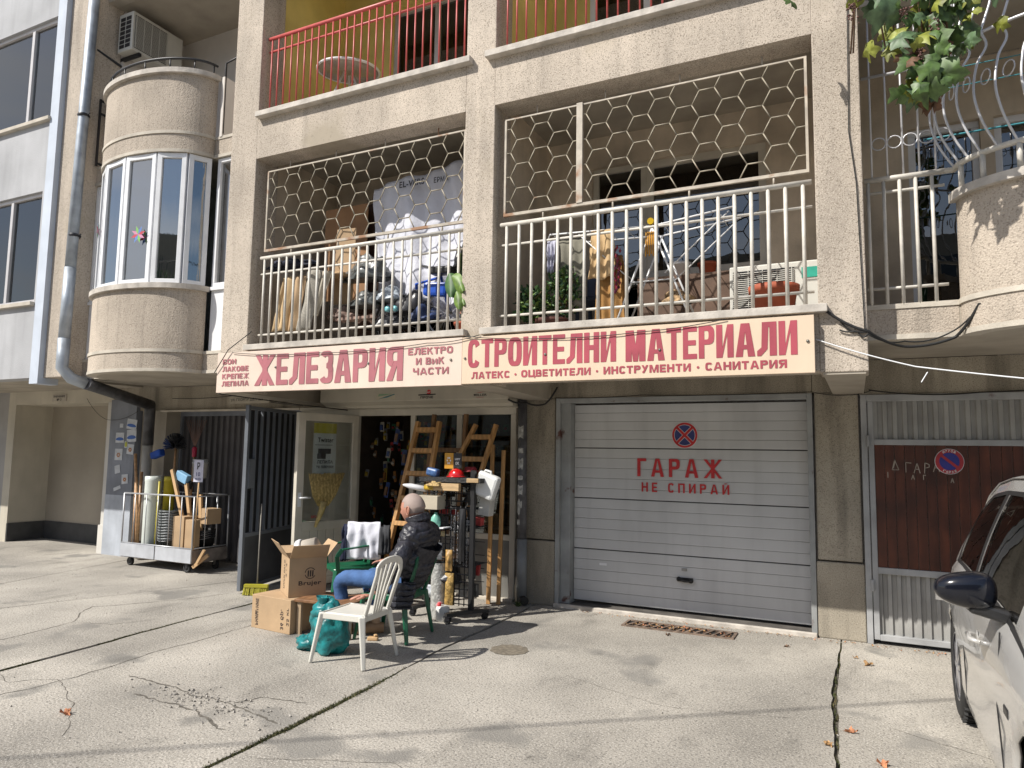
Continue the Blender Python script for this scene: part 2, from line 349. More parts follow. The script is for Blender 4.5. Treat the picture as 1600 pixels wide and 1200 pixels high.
# ================================================================ GROUND
g=MB();g.quad((-120,-120,-.022),(120,-120,-.022),(120,1.5,-.022),(-120,1.5,-.022));o=g.build('ground',SOIL);o['kind']='structure'
pv=bpy.data.objects.new('pavement',None);S.collection.objects.link(pv);pv['kind']='structure';ORG['pavement']=V(0,0,0)
def jag(p,q,seed,amp=.006,step=.12):
    rr=random.Random(seed);p=V(*p);q=V(*q);n=max(2,int((q-p).length/step));d=(q-p).normalized();nn=V(-d.y,d.x);out=[]
    for i in range(n+1):
        a=p+(q-p)*i/n
        out.append(a+nn*(rr.uniform(-amp,amp) if 0<i<n else 0)+nn*amp*2*math.sin(i*.23+seed))
    return out
# joint lines running away from the building: (near-wall point, camera-side point, gap)
Jn=[((-30,2),(-30,-14),.01),((-9.75,2),(-6.55,-14),.028),((-5.92,2),(-9.4,-8),.022),((-5.86,1),(-5.36,-9),.05),((-3.19,1),(-2.9,-8),.034),((-.24,1),(-.10,-9),.05),((14,1),(14,-9),.01)]
Jn=[((-30,1.4),(-30,-12),.01),((-9.70,1.4),(-7.0,-12),.018),((-6.1,1.4),(-10.9,-12),.015),((-5.90,1.4),(-5.05,-12),.042),((-3.22,1.4),(-2.70,-12),.026),((-.245,1.4),(-.02,-12),.026),((14,1.4),(14,-12),.01)]
lines=[]
for i,(a,b,gp) in enumerate(Jn): lines.append(jag(a,b,i,.008 if i!=2 else .012,.11))
def slabpoly(L,Rr,gl,gr,ztop=0):
    a=[V(p.x+gl/2,p.y) for p in L];b=[V(p.x-gr/2,p.y) for p in Rr]
    return a+b[::-1]
def slab(poly,seed):
    m=MB();m.prism([(p.x,p.y) for p in poly[::-1]],-.03,0,'z');o=m.build('slab',CONC,pv);return o
# slab between joints 1 and 2 narrows toward the wall and they cross near y=-7: clip
def at(L,yy):
    for p,q in zip(L,L[1:]):
        if (p.y-yy)*(q.y-yy)<=0: t=(yy-p.y)/(q.y-p.y+1e-9);return p.x+(q.x-p.x)*t
    return L[-1].x
ys=[1.4-.1*i for i in range(135)]
def colx(k,yy):
    x=at(lines[k],yy)
    if k==1: x=min(x,at(lines[2],yy)-.02)
    return x
for k in range(6):
    left=[];right=[]
    for yy in ys:
        x0=colx(k,yy)+Jn[k][2]/2*(1+.5*math.sin(yy*2.3+k));x1=colx(k+1,yy)-Jn[k+1][2]/2*(1+.5*math.sin(yy*1.7+k+1))
        if x1-x0>.03: left.append(V(x0,yy));right.append(V(x1,yy))
    slab(left+right[::-1],k)
m=MB();m.box(-60,60,-60,-12.03,-.05,0);m.build('slab',CONC,pv)
m=MB();m.box(-60,-30.02,-12,1.4,-.05,0);m.build('slab',CONC,pv)
m=MB();m.box(14.02,60,-12,1.4,-.05,0);m.build('slab',CONC,pv)
# hairline cracks: dirt-filled, irregular strips
CRK=mat('crack_dirt',(.12,.108,.09),1,var=.3,vs=40)
def crack(pts,w,seed,step=.05):
    rr=random.Random(seed);m=MB();P=[]
    for a,b in zip(pts,pts[1:]):
        a=V(*a);b=V(*b);n=max(2,int((b-a).length/step))
        for i in range(n):P.append(a+(b-a)*i/n)
    P.append(V(*pts[-1]));L=[];Rr=[]
    off=V(0,0)
    for i,p in enumerate(P):
        d=(P[min(i+1,len(P)-1)]-P[max(0,i-1)]);d.normalize();n=V(-d.y,d.x);off=off*.85+V(rr.uniform(-1,1),rr.uniform(-1,1))*.013
        ww=w*(.3+rr.random())*.5*(1 if i not in (0,len(P)-1) else .2);c=p+off
        L.append(c+n*ww);Rr.append(c-n*ww)
    for i in range(len(P)-1): m.quad((L[i].x,L[i].y,.0015),(Rr[i].x,Rr[i].y,.0015),(Rr[i+1].x,Rr[i+1].y,.0015),(L[i+1].x,L[i+1].y,.0015))
    o=m.build('crack',CRK,pv)
crack([(-5.02,-4.4),(-4.94,-3.8),(-5.01,-3.15),(-5.02,-2.3),(-4.98,-1.8)],.011,1)
crack([(-7.1,-4.2),(-6.41,-3.51),(-6.49,-2.87),(-6.95,-2.36),(-6.5,-1.7),(-6.3,-1.2)],.011,2)
crack([(-6.49,-2.87),(-6.1,-2.75),(-5.95,-2.4)],.006,3)
crack([(-4.66,-3.6),(-4.2,-3.62),(-3.9,-3.7),(-3.6,-3.66),(-3.35,-3.72),(-3.12,-3.8)],.016,4,.03)
crack([(-4.3,-3.85),(-3.9,-3.86),(-3.62,-3.9),(-3.3,-4.0)],.02,5,.03)
crack([(-3.6,-3.66),(-3.5,-3.5),(-3.2,-3.45)],.012,11,.03)
crack([(-5.5,-4.0),(-5.2,-4.1),(-5.0,-3.9),(-4.4,-4.15),(-4.0,-4.5)],.006,12,.04)
crack([(-2.9,-4.2),(-2.2,-3.9),(-1.6,-4.1)],.004,13)
crack([(-9.6,-1.9),(-8.9,-1.2),(-8.4,-.8)],.005,6)
crack([(-2.0,-2.1),(-1.2,-2.4),(-.4,-2.2)],.003,8)
crack([(.1,-2.1),(.9,-2.5),(1.6,-2.4)],.005,9)
crack([(.3,-2.9),(.8,-3.0)],.005,10)
# broken patch of exposed aggregate
m=MB();rr=random.Random(3)
for i in range(170):
    x=rr.gauss(-3.75,.3);y_=rr.gauss(-3.72,.09);s_=rr.uniform(.004,.016)
    m.obox((x,y_,s_*.3),(s_,s_*rr.uniform(.6,1.3),s_*.7),(rr.random(),rr.random(),rr.random()*3))
GRAV=mat('loose_grit',(.36,.335,.30),.95,var=.35,vs=60)
o=m.build('grit',GRAV);o['kind']='stuff'
m=MB()
for i in range(900):
    x=rr.uniform(-9.5,1.2);y_=-rr.random()**1.2*5.5;s_=rr.uniform(.003,.009)
    if rr.random()<.5: y_=-abs(rr.gauss(0,.12))
    m.obox((x,y_,s_*.3),(s_,s_*rr.uniform(.6,1.5),s_*.6),(rr.random(),rr.random(),rr.random()*3))
o=m.build('grit',GRAV);o['kind']='stuff'
# moss in the joints
MOSS=mat('moss',(.075,.085,.03),1,var=.4,vs=30,rand=0)
MOSSD=mat('dry_moss',(.20,.16,.08),1,var=.4,vs=30)
m=MB()
def tuft(x,y_,h,w):
    for _ in range(3):
        a=rr.uniform(0,PI*2);dx,dy=math.cos(a)*w,math.sin(a)*w;t=rr.uniform(-1,1)*h*.6
        m.cm=0 if rr.random()<.75 else 1
        m.quad((x-dx,y_-dy,-.02),(x+dx,y_+dy,-.02),(x+t,y_+t*.5,h))
for i in range(5200):
    yy=-rr.uniform(.9,6.5);x=at(lines[3],yy)+rr.gauss(0,.010)
    if nz(yy*1.3,3)>-.25:tuft(x,yy,rr.uniform(.0,.008),.005)
for i in range(2600):
    yy=rr.choice([-rr.uniform(2.85,4.4),-rr.gauss(3.2,.25),-rr.gauss(3.75,.2)]);x=at(lines[4],yy)+rr.gauss(0,.012)
    tuft(x,yy,rr.uniform(.0,.014),.005)
for i in range(200):
    yy=-rr.uniform(.0,4.4);x=at(lines[5],yy)+rr.gauss(0,.008);tuft(x,yy,rr.uniform(.0,.006),.006)
o=m.build('moss',[MOSS,MOSSD]);o['kind']='stuff'
# ================================================================ MAIN BUILDING
def smooth(pr,n=5):
    P=[V(*p) for p in pr];P=[P[0]*2-P[1]]+P+[P[-1]*2-P[-2]];out=[]
    for i in range(1,len(P)-2):
        for k in range(n):
            t=k/n;a,b,c,d=P[i-1:i+3];out.append(.5*((2*b)+(c-a)*t+(2*a-5*b+4*c-d)*t*t+(3*b-a-3*c+d)*t**3))
    out.append(P[-2]);return [tuple(o) for o in out]
F=-1.45; YB=-1.18
B=thing('apartment_building','beige pebble-dashed apartment block with recessed balconies, curved bays, a shop and garages below','building',(-3.1,0,0))
def part(name,m,mats,parent=B,**k): return m.build(name,mats,parent,**k)
LV=2.634
for x0,x1,zb in ((-6.40,-6.0,2.21),(-3.303,-2.987,2.21),(-.258,.063,2.215)):
    m=MB();m.box(x0,x1,F,F+.34,zb,9.6);part('pillar',m,DASH,bevel=.008)
m=MB();m.box(-9.62,-9.24,F,F+.5,2.48,9.6);part('pillar',m,DASH,bevel=.008)
m=MB();m.box(3.08,3.4,F,F+.34,2.215,9.6);part('pillar',m,DASH,bevel=.008)
for x0,x1 in ((-6.0,-3.303),(-2.987,-.258)):
    for z0,z1 in ((2.23,2.655),(4.83,5.285),(7.46,7.92)):
        m=MB();m.box(x0,x1,F,F+.26,z0,z1);part('beam',m,DASH)
for x0,x1 in ((-5.98,-3.23),(-3.07,-.195)):
    for z in (2.655,5.285,7.92):
        m=MB();m.box(x0,x1,F-.075,F+.3,z,z+.06);part('sill',m,SILL,bevel=.004)
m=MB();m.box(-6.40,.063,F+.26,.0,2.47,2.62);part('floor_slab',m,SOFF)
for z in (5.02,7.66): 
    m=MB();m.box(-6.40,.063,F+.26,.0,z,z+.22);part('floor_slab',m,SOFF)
# cantilever beams under the balconies
for x0,x1 in ((-6.36,-6.04),(-3.30,-2.99),(-.235,.045)):
    m=MB();c=(x0+x1)/2;hw=(x1-x0)/2
    m._add([(x0,F+.01,2.2),(x1,F+.01,2.2),(c+hw*.9,0,2.17),(c-hw*.9,0,2.17),(x0,F+.01,2.5),(x1,F+.01,2.5),(c+hw*.9,0,2.5),(c-hw*.9,0,2.5)],[(0,3,2,1),(4,5,6,7),(0,1,5,4),(1,2,6,5),(2,3,7,6),(3,0,4,7)])
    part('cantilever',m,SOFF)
# dividing walls
for i,(x0,x1) in enumerate(((-6.32,-6.06),(-3.25,-3.04),(-.2,.01))):
    for z0,z1,mt in ((2.62,5.02,INNER),(5.24,7.66,YEL)):
        m=MB();m.box(x0,x1,F+.34,0,z0,z1);part('dividing_wall',m,mt)
# back walls level 1 and 2 with openings
def wallholes(x0,x1,z0,z1,holes,mt,y0=0,th=.25,name='back_wall'):
    m=MB();xs=sorted({x0,x1,*[h[0] for h in holes],*[h[1] for h in holes]});zs=sorted({z0,z1,*[h[2] for h in holes],*[h[3] for h in holes]})
    for a,b in zip(xs,xs[1:]):
        for c,d in zip(zs,zs[1:]):
            if any(h[0]-1e-6<=a and b<=h[1]+1e-6 and h[2]-1e-6<=c and d<=h[3]+1e-6 for h in holes):continue
            m.box(a,b,y0,y0+th,c,d)
    return part(name,m,mt)
def window(x0,x1,z0,z1,y0,fm,gm,cols=(),rows=(),fw=.06,parent=B,dep=.07,name='window',back=.5,room=True):
    f=MB();f.box(x0,x1,y0,y0+dep,z0,z0+fw);f.box(x0,x1,y0,y0+dep,z1-fw,z1);f.box(x0,x0+fw,y0,y0+dep,z0+fw,z1-fw);f.box(x1-fw,x1,y0,y0+dep,z0+fw,z1-fw)
    for c in cols:f.box(c-fw*.6,c+fw*.6,y0,y0+dep,z0+fw,z1-fw)
    w_=f.build(name,fm,parent,bevel=.004)
    cs=[x0+fw,*cols,x1-fw]
    for a,b in zip(cs,cs[1:]):
        g=MB();g.box(a,b,y0+dep*.5,y0+dep*.5+.006,z0+fw,z1-fw);g.build('pane',gm,w_)
    if room:
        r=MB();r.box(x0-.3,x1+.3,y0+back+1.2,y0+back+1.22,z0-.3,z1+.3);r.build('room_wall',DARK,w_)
    return w_
wallholes(-6.06,-3.25,2.62,5.02,[(-5.3,-3.6,2.66,4.78)],INNER)
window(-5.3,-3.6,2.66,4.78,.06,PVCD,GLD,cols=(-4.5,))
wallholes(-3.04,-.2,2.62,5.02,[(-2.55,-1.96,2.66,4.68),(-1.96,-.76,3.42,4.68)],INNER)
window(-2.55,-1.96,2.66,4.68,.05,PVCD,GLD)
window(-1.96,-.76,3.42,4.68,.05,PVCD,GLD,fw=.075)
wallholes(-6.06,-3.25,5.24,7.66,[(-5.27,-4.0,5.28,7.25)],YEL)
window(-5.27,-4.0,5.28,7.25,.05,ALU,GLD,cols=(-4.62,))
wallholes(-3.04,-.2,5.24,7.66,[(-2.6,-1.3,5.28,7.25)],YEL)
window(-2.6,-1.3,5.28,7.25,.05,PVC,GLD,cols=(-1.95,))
# ---- straight railings
def railing(x0,x1,zb,zt,mt,name,n,r=.012,mids=(),y0=F+.08,lab=None,extra=None):
    rl=MB();rl.tube([(x0,y0,zt),(x1,y0,zt)],.021,10)
    ro=rl.build(name,mt,B);b0=None
    for z in mids: q=MB();q.tube([(x0,y0+.012,z),(x1,y0+.012,z)],.012,8);q.build('rail',mt,ro)
    for i in range(n):
        x=x0+(x1-x0)*(i+.5)/n if extra is None else extra[i]
        if b0 is None:
            bm=MB();bm.tube([(0,0,0),(0,0,zt-zb)],r,8);b0=bm.build('bar',mt,ro,local=True);b0.location=V(x,y0,zb)-ORG[ro.name]
        else: inst(b0,'bar',ro,(x,y0,zb))
    return ro
railing(-5.93,-3.335,2.715,3.70,RAILW,'railing',24,mids=(2.84,3.52),r=.013)
railing(-2.945,-.285,2.715,3.69,RAILW,'railing',21,mids=(2.84,3.50),r=.015)
railing(-5.97,-3.33,5.345,6.27,RAILR,'railing',27,mids=(6.12,),r=.0085)
railing(-2.96,-.285,5.345,6.27,RAILR,'railing',27,mids=(6.12,),r=.0085)
# ---- hexagon grilles
def hexgrille(x0,x1,z0,z1,posts=(),y0=F+.1):
    f=MB();f.box(x0,x1,y0-.013,y0+.013,z0-.026,z0);f.box(x0,x1,y0-.007,y0+.007,z1,z1+.014)
    f.box(x0,x0+.02,y0-.012,y0+.012,z0,z1);f.box(x1-.02,x1,y0-.012,y0+.012,z0,z1)
    for p in posts:f.box(p-.028,p+.028,y0-.02,y0+.012,z0,z1+.02)
    for i in range(4):
        x=x0+(x1-x0)*(i+.5)/4;f.tube([(x,y0,z1),(x,y0,z1+.09)],.006,6);f.tube([(x+.07,y0,z0),(x+.07,y0,z0-.1)],.009,6)
    fo=f.build('grille',HEXR,B)
    a=.123;h=.232;W=.186;segs=set()
    i=0;nx=int((x1-x0)/W)+2;nzc=int((z1-z0)/h)+2
    def cl(p,q):
        # clip to frame
        (ax,az),(bx,bz)=p,q;t0,t1=0,1;dx,dz=bx-ax,bz-az
        for pp,qq in ((-dx,ax-x0),(dx,x1-ax),(-dz,az-z0),(dz,z1-az)):
            if abs(pp)<1e-9:
                if qq<0:return None
            else:
                r=qq/pp
                if pp<0:t0=max(t0,r)
                else:t1=min(t1,r)
        if t0>=t1-1e-6:return None
        return (ax+dx*t0,az+dz*t0),(ax+dx*t1,az+dz*t1)
    for i in range(-1,nx+1):
        for j in range(-1,nzc+1):
            cx=x0+i*W;cz=z0+j*h+(h/2 if i%2 else 0)
            pts=[(cx+a*dx_,cz+h/2*dz_) for dx_,dz_ in ((1,0),(.5,1),(-.5,1),(-1,0),(-.5,-1),(.5,-1))]
            m=MB();c=0
            for k in (0,1,2):
                s_=cl(pts[k],pts[k+1])
                if s_:
                    for dx_ in (0,): m.tube([(s_[0][0],y0,s_[0][1]),(s_[1][0],y0,s_[1][1])],.0058,6);c+=1
            if c:m.build('hexagon',HEXM,fo)
hexgrille(-5.905,-3.345,3.80,4.69)
hexgrille(-2.925,-.30,3.80,4.70,posts=(-2.176,))
# ---- curved bays
def ell(t,a=.935,b=.50,cx=-7.92,off=0): return V(cx+(a+off)*math.cos(t),YB-(b+off)*math.sin(t))
def band(z0,z1,cx,mt,name,off=0,th=.12,xl=None,xr=None,n=40,parent=B,a=.935,top=True,bev=0):
    out=[ell(PI*i/n,cx=cx,off=off,a=a) for i in range(n+1)]
    m=MB();inn=[ell(PI*i/n,cx=cx,off=off-th,a=a) for i in range(n+1)]
    for i in range(n):
        p,q,r,s_=out[i],out[i+1],inn[i+1],inn[i];m.smooth=True
        m._add([(p.x,p.y,z0),(q.x,q.y,z0),(q.x,q.y,z1),(p.x,p.y,z1)],[(0,1,2,3)])
        m._add([(s_.x,s_.y,z0),(r.x,r.y,z0),(r.x,r.y,z1),(s_.x,s_.y,z1)],[(3,2,1,0)])
        m.smooth=False
        m._add([(p.x,p.y,z1),(q.x,q.y,z1),(r.x,r.y,z1),(s_.x,s_.y,z1)],[(0,1,2,3)])
        m._add([(p.x,p.y,z0),(q.x,q.y,z0),(r.x,r.y,z0),(s_.x,s_.y,z0)],[(3,2,1,0)])
    for e in (0,n):
        p,s_=out[e],inn[e];m._add([(p.x,p.y,z0),(s_.x,s_.y,z0),(s_.x,s_.y,z1),(p.x,p.y,z1)],[(0,1,2,3)])
    o=part(name,m,mt,parent)
    return o
def slabcurve(z0,z1,cx,xl,xr,mt,name='bay_slab'):
    m=MB();poly=[(xl,.0),(xl,YB)]+[(p.x,p.y) for p in [ell(PI*i/36,cx=cx,off=-.005) for i in range(36,-1,-1)]]+[(xr,YB),(xr,.0)]
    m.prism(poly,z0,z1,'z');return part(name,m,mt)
def bay(cx,xl,xr,zl,parapet=True):
    z=zl # slab underside
    slabcurve(z,z+.23,cx,xl,xr,SOFF)
    band(z+.035,z+.225,cx,BAY,'bay_band')
    band(z-.002,z+.035,cx,TRIM,'bay_trim',off=.008)
    band(z+.225,z+.262,cx,TRIM,'bay_trim',off=.012)
    for a,b in ((xl,cx-.935-.01),(cx+.935+.01,xr)):
        if b-a<.02: continue
        m=MB();m.box(a,b,YB-.003,YB+.12,z+.035,z+.225);part('bay_band',m,BAY)
        m=MB();m.box(a,b,YB-.012,YB+.12,z-.003,z+.035);part('bay_trim',m,TRIM);m=MB();m.box(a,b,YB-.012,YB+.12,z+.225,z+.262);part('bay_trim',m,TRIM)
    if parapet:
        band(z+.262,z+.975,cx,BAY,'parapet')
        band(z+.975,z+1.035,cx,SILL,'parapet_cap',off=.045,th=.2)
bay(-7.92,-9.24,-6.40,2.475)
bay(-7.92,-9.24,-6.40,2.475+LV)
bay(-7.92,-9.24,-6.40,2.475+2*LV,True)
bay(1.60,.063,3.08,2.475)
bay(1.60,.063,3.08,2.475+LV,True)
m=MB();m.box(-9.24,-6.40,-.0,.2,2.7,9.6);part('back_wall',m,WHITEP)
m=MB();m.box(-9.26,-9.2,F+.5,0,5.34,7.74);part('side_wall',m,WHITEP)
m=MB();m.box(-6.40,-6.33,F+.34,0,2.7,9.6);part('side_wall',m,WHITEP)
# low white wing at right end of the upper bay
m=MB();m.box(-6.90,-6.86,YB-.02,YB+.9,5.36,6.12);part('bay_wing',m,WHITEP)
# balcony door on upper left bay
window(-7.6,-6.6,5.38,7.3,-.08,ALU,GLD,room=False)
# glazed bay, first floor: facets
gz0,gz1=3.51,5.10
ts=[PI*k for k in (.0,.17,.33,.5,.67,.83,1.)]
gl=None
pts=[ell(t,off=-.035) for t in ts]
fo=MB();gb=[]
for p,q in zip(pts,pts[1:]):
    d=(q-p).normalized();L=(q-p).length;n=V(d.y,-d.x)
    fw=.062
    for t0,t1 in ((.006,fw),(L-fw,L-.006)): fo.bar((*(p+d*((t0+t1)/2)),gz0),(*(p+d*((t0+t1)/2)),gz1),t1-t0,.06,up=(d.x,d.y,0)) if False else fo.obox(((p+d*((t0+t1)/2)).x,(p+d*((t0+t1)/2)).y,(gz0+gz1)/2),(t1-t0,.06,gz1-gz0),(0,0,math.atan2(d.y,d.x)))
    c=(p+q)/2
    for z in (gz0+.03,gz1-.03): fo.obox((c.x,c.y,z),(L-.12,.06,.06),(0,0,math.atan2(d.y,d.x)))
    gb.append((c,L-.12,math.atan2(d.y,d.x)))
baywin=fo.build('bay_window',PVC,B,bevel=.004)
for c,L,a in gb:
    m=MB();m.obox((c.x,c.y,(gz0+gz1)/2),(L,.008,gz1-gz0-.12),(0,0,a));m.build('pane',GLB,baywin)
# straight side lights and white panels
for a,b in ((-9.235,-8.90),(-6.94,-6.405)):
    window(a,b,3.51,5.10,YB+.02,PVC,GLB,fw=.05,room=False)
    m=MB();m.box(a,b,YB+.03,YB+.06,2.74,3.5);m.box(a,b,YB+.0,YB+.08,3.47,3.51);part('infill_panel',m,PVC)
# room behind the glazed bay: curtain
m=MB();m.box(-9.2,-6.4,-.5,-.48,2.75,5.1);part('room_wall',m,mat('room_plaster',(.26,.25,.23),.9))
# curved low iron rail on upper bay
m=MB();arc=[ell(PI*i/30,off=-.03) for i in range(31)]
m.tube([(p.x,p.y,6.29) for p in arc],.016,8)
rl=m.build('bay_rail',BLACK,B)
for i in range(1,30,4):
    p=arc[i];m=MB();m.tube([(p.x,p.y,6.13),(p.x,p.y,6.29)],.009,6);m.build('post',BLACK,rl)
m=MB();m.tube([(-6.87,YB,5.4),(-6.87,YB,6.3),(-6.42,YB,6.38)],.014,6);m.build('post',BLACK,rl)
# black grille on the side wall of the upper balcony
m=MB();x=-9.17
for yy in (-1.24,-1.14): m.box(x-.012,x+.012,yy-.012,yy+.012,5.36,6.30)
for z in (5.40,6.1,6.28): m.box(x-.012,x+.012,-1.24,-1.0,z-.012,z+.012)
m.box(x-.012,x+.012,-1.04,-1.02,5.36,6.3)
part('iron_grille',m,BLACK)
m=MB();m.tube([(-9.25,-1.3,7.0),(-9.2,-.55,6.85),(-9.15,-.55,6.92)],.018,6);part('iron_bracket',m,BLACK)
# right bay: straight railing + curved bar grille
for x0,x1 in ((.075,.60),):
    rl=MB();rl.tube([(x0,YB,3.70),(x1,YB,3.70)],.021,10);ro=rl.build('railing',RAILW,B)
    for z in (2.86,3.6): q=MB();q.tube([(x0,YB+.01,z),(x1,YB+.01,z)],.012,8);q.build('rail',RAILW,ro)
    for i in range(5):
        x=.10+i*.105;bm=MB();bm.tube([(x,YB,2.73),(x,YB,3.70)],.013,8);bm.build('bar',RAILW,ro)
arc=[ell(PI*i/40,cx=1.6,off=.0) for i in range(40,-1,-1)]
rl=MB();rl.tube([(.60,YB,3.70)]+[(p.x,p.y,3.70) for p in arc],.022,8);ro=rl.build('railing',RAILW,B)
for i in range(3,40,4):
    p=arc[i];bm=MB();bm.tube([(p.x,p.y,3.51),(p.x,p.y,3.70)],.018,8);bm.build('post',RAILW,ro)
gr=MB();gr.tube([(.075,YB,4.52),(.65,YB-.02,4.52)]+[(p.x*1.0,p.y-.07,4.52) for p in arc],.011,6);go=gr.build('curved_grille',mat('grille_silver',(.60,.60,.62),.35,metal=.3,var=.08),B)
GS=MATS['grille_silver']
for i in range(1,40,2):
    p=arc[i];c=V(1.6,YB);d=(p-c).normalized();prof=[(0,3.70),(.03,3.74),(.11,3.9),(.15,4.08),(.12,4.28),(.05,4.42),(.08,4.52),(.05,4.62),(.0,4.8),(.0,5.1)]
    prof=smooth(prof)
    bm=MB();bm.tube([(p.x+d.x*a,p.y+d.y*a,z) for a,z in prof],.0085,6);bm.build('bar',GS,go)
    for z,aa in ((4.17,.13),(4.9,0)):
        q=arc[min(i+1,40)]+d*aa;t=[(q.x+.05*math.cos(k*PI/7)*(-d.y),q.y+.05*math.cos(k*PI/7)*d.x,z+.05*math.sin(k*PI/7)) for k in range(14)]
        bm=MB();bm.tube(t,.005,5,closed=True);bm.build('ring',GS,go)
for i in range(5):
    x=.13+i*.105;bm=MB();bm.tube([(x,YB,3.70),(x,YB,5.1)],.008,6);bm.build('bar',GS,go)
    bm=MB();bm.tube([(x+.052+.048*math.cos(k*PI/7),YB,3.98+.048*math.sin(k*PI/7)) for k in range(14)],.005,5,closed=True);bm.build('ring',GS,go)
wallholes(.063,3.08,2.7,5.1,[(.45,1.0,2.75,4.55),(1.1,2.4,3.4,4.55)],INNER)
window(.45,1.0,2.75,4.55,.05,PVC,GLD);window(1.1,2.4,3.4,4.55,.05,PVC,GLD,cols=(1.7,))
m=MB();m.box(.063,3.08,.0,.2,5.36,9.6);part('back_wall',m,INNER)
# ---- ground floor
GY=0
for x0,x1,n2 in ((-3.405,-2.945,'column'),(-.395,-.004,'column')):
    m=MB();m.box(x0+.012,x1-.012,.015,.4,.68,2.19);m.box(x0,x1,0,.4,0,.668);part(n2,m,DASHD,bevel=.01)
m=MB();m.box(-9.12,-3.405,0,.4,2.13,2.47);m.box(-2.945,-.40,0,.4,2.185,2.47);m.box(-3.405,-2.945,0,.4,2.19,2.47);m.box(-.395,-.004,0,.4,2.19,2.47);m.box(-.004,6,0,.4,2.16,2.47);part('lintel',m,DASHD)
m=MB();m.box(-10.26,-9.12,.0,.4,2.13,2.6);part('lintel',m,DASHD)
m=MB();m.box(-9.62,-9.1,.03,.4,0,2.13);part('column',m,SOFF)
# wall in blue grey paint with posters
m=MB();m.box(-10.22,-9.64,-.06,.4,0,2.3);w1=part('painted_wall',m,GGREY)
m=MB();m.box(-10.222,-9.638,-.064,.3,0,.88);part('painted_dado',m,mat('pale_grey_paint',(.40,.43,.48),.8,var=.12,vs=3,bump=.2,bs=30,streak=.3))
# garage door 1
frm=mat('frame_grey_paint',(.30,.31,.31),.6,var=.15,vs=4,rust=(7,.64,(.10,.04,.03)))
m=MB();m.box(-2.94,-2.895,-.01,.12,0,2.185);m.box(-.445,-.398,-.01,.12,0,2.185);m.box(-2.895,-.445,-.01,.12,2.135,2.185);m.box(-2.895,-2.79,.04,.2,0.02,2.135);gf=part('garage_frame',m,frm,bevel=.004)
m=MB();m.box(-2.94,-.40,-.045,-.005,-.04,.04);part('threshold',m,SILL,bevel=.008);m=MB();m.box(-2.94,-.40,-.005,.2,-.04,.036);part('threshold',m,mat('shaded_threshold',(.10,.09,.08),.9,var=.3,vs=6))  # shade on the threshold top is put into its darker colour
GDM=mat('garage_door_paint',(.54,.545,.55),.5,var=.07,vs=1.2,streak=.22)
gd=bpy.data.objects.new('garage_door',None);S.collection.objects.link(gd);gd.parent=B;ORG[gd.name]=ORG[B.name]
X0,X1=-2.785,-.452;n=17;zb,zt=.06,2.125
pan=[.06,.60,1.13,1.66,2.125]
for k,(a,b) in enumerate(zip(pan,pan[1:])):
    nn=5
    for i in range(nn):
        m=MB();z0=a+(b-a)*i/nn+(.005 if i==0 else .0004);z1=a+(b-a)*(i+1)/nn-(.005 if i==nn-1 else .0004)
        yb=.155
        m._add([(X0,yb+.02,z0),(X1,yb+.02,z0),(X0,yb+.001,z0+.0015),(X1,yb+.001,z0+.0015),(X0,yb,z0+.012),(X1,yb,z0+.012),(X0,yb,z1-.001),(X1,yb,z1-.001),(X0,yb+.02,z1),(X1,yb+.02,z1)],[(0,1,3,2),(2,3,5,4),(4,5,7,6),(6,7,9,8)])
        m.build('panel_board',GDM,gd)
m=MB();m.box(X0,X1,.176,.19,zb,zt);m.build('backing',mat('seam_grey',(.10,.10,.10),.8),gd)
m=MB();m.lathe([(0,-.02),(.02,-.02),(.024,0)],(-1.665,.13,.375),14,'y');m.lathe([(0,-.02),(.02,-.02),(.024,0)],(-1.545,.13,.365),14,'y');m.tube([(-1.665,.118,.375),(-1.605,.112,.362),(-1.545,.118,.365)],.013,8);m.box(-1.68,-1.53,.145,.154,.35,.39);m.build('handle',BLKPL,gd)
m=MB();m.box(-1.64,-1.59,.143,.154,.455,.48);m.build('lock_plate',mat('lock_grey',(.3,.3,.3),.4,metal=.6),gd)
m=MB();m.box(-2.50,-2.42,.152,.1535,.44,.465);m.build('sticker',PVC,gd)
RED=mat('print_red',(.50,.025,.03),.6,var=.12,vs=20);BLU=mat('print_blue',(.03,.04,.17),.6,var=.1);WHT=mat('print_white',(.7,.7,.7),.6)
def disc(m,cx,cz,r,y0,n=36): m.quad(*[(cx+r*math.cos(2*PI*k/n),y0,cz+r*math.sin(2*PI*k/n)) for k in range(n)])
def roundsign(cx,cz,r,y0,parent,cross=True):
    base=MB();base.cm=0;disc(base,cx,cz,r,y0);base.cm=1;disc(base,cx,cz,r*.965,y0-.0012);base.cm=0;disc(base,cx,cz,r*.80,y0-.0024)
    base.cm=2;disc(base,cx,cz,r*.77,y0-.0036)
    for a in ((PI/4,-PI/4) if cross else (-PI*.22,)):
        d=V(math.cos(a),math.sin(a));n=V(-d.y,d.x)
        for w_,cm,dy in ((.13,0,.0048),(.10,1,.006)):
            L=r*.83 if cm else r*.78;base.cm=cm
            ps=[d*L+n*w_*r,d*-L+n*w_*r,d*-L-n*w_*r,d*L-n*w_*r];yy=y0-dy-(.0003 if a<0 else 0);base.quad(*[(cx+p.x,yy,cz+p.y) for p in ps])
    return base.build('round_sign',[WHT,RED,BLU],parent)
roundsign(-1.60,1.80,.132,.149,gd)
block('ГАРАЖ',-2.09,-1.235,1.375,1.56,RED,gd,lambda x,z:(x,.1445,z),.034,.030,.42,True)
block('НЕ СПИРАЙ',-2.045,-1.17,1.22,1.315,RED,gd,lambda x,z:(x,.1445,z),.018,.016,.62)
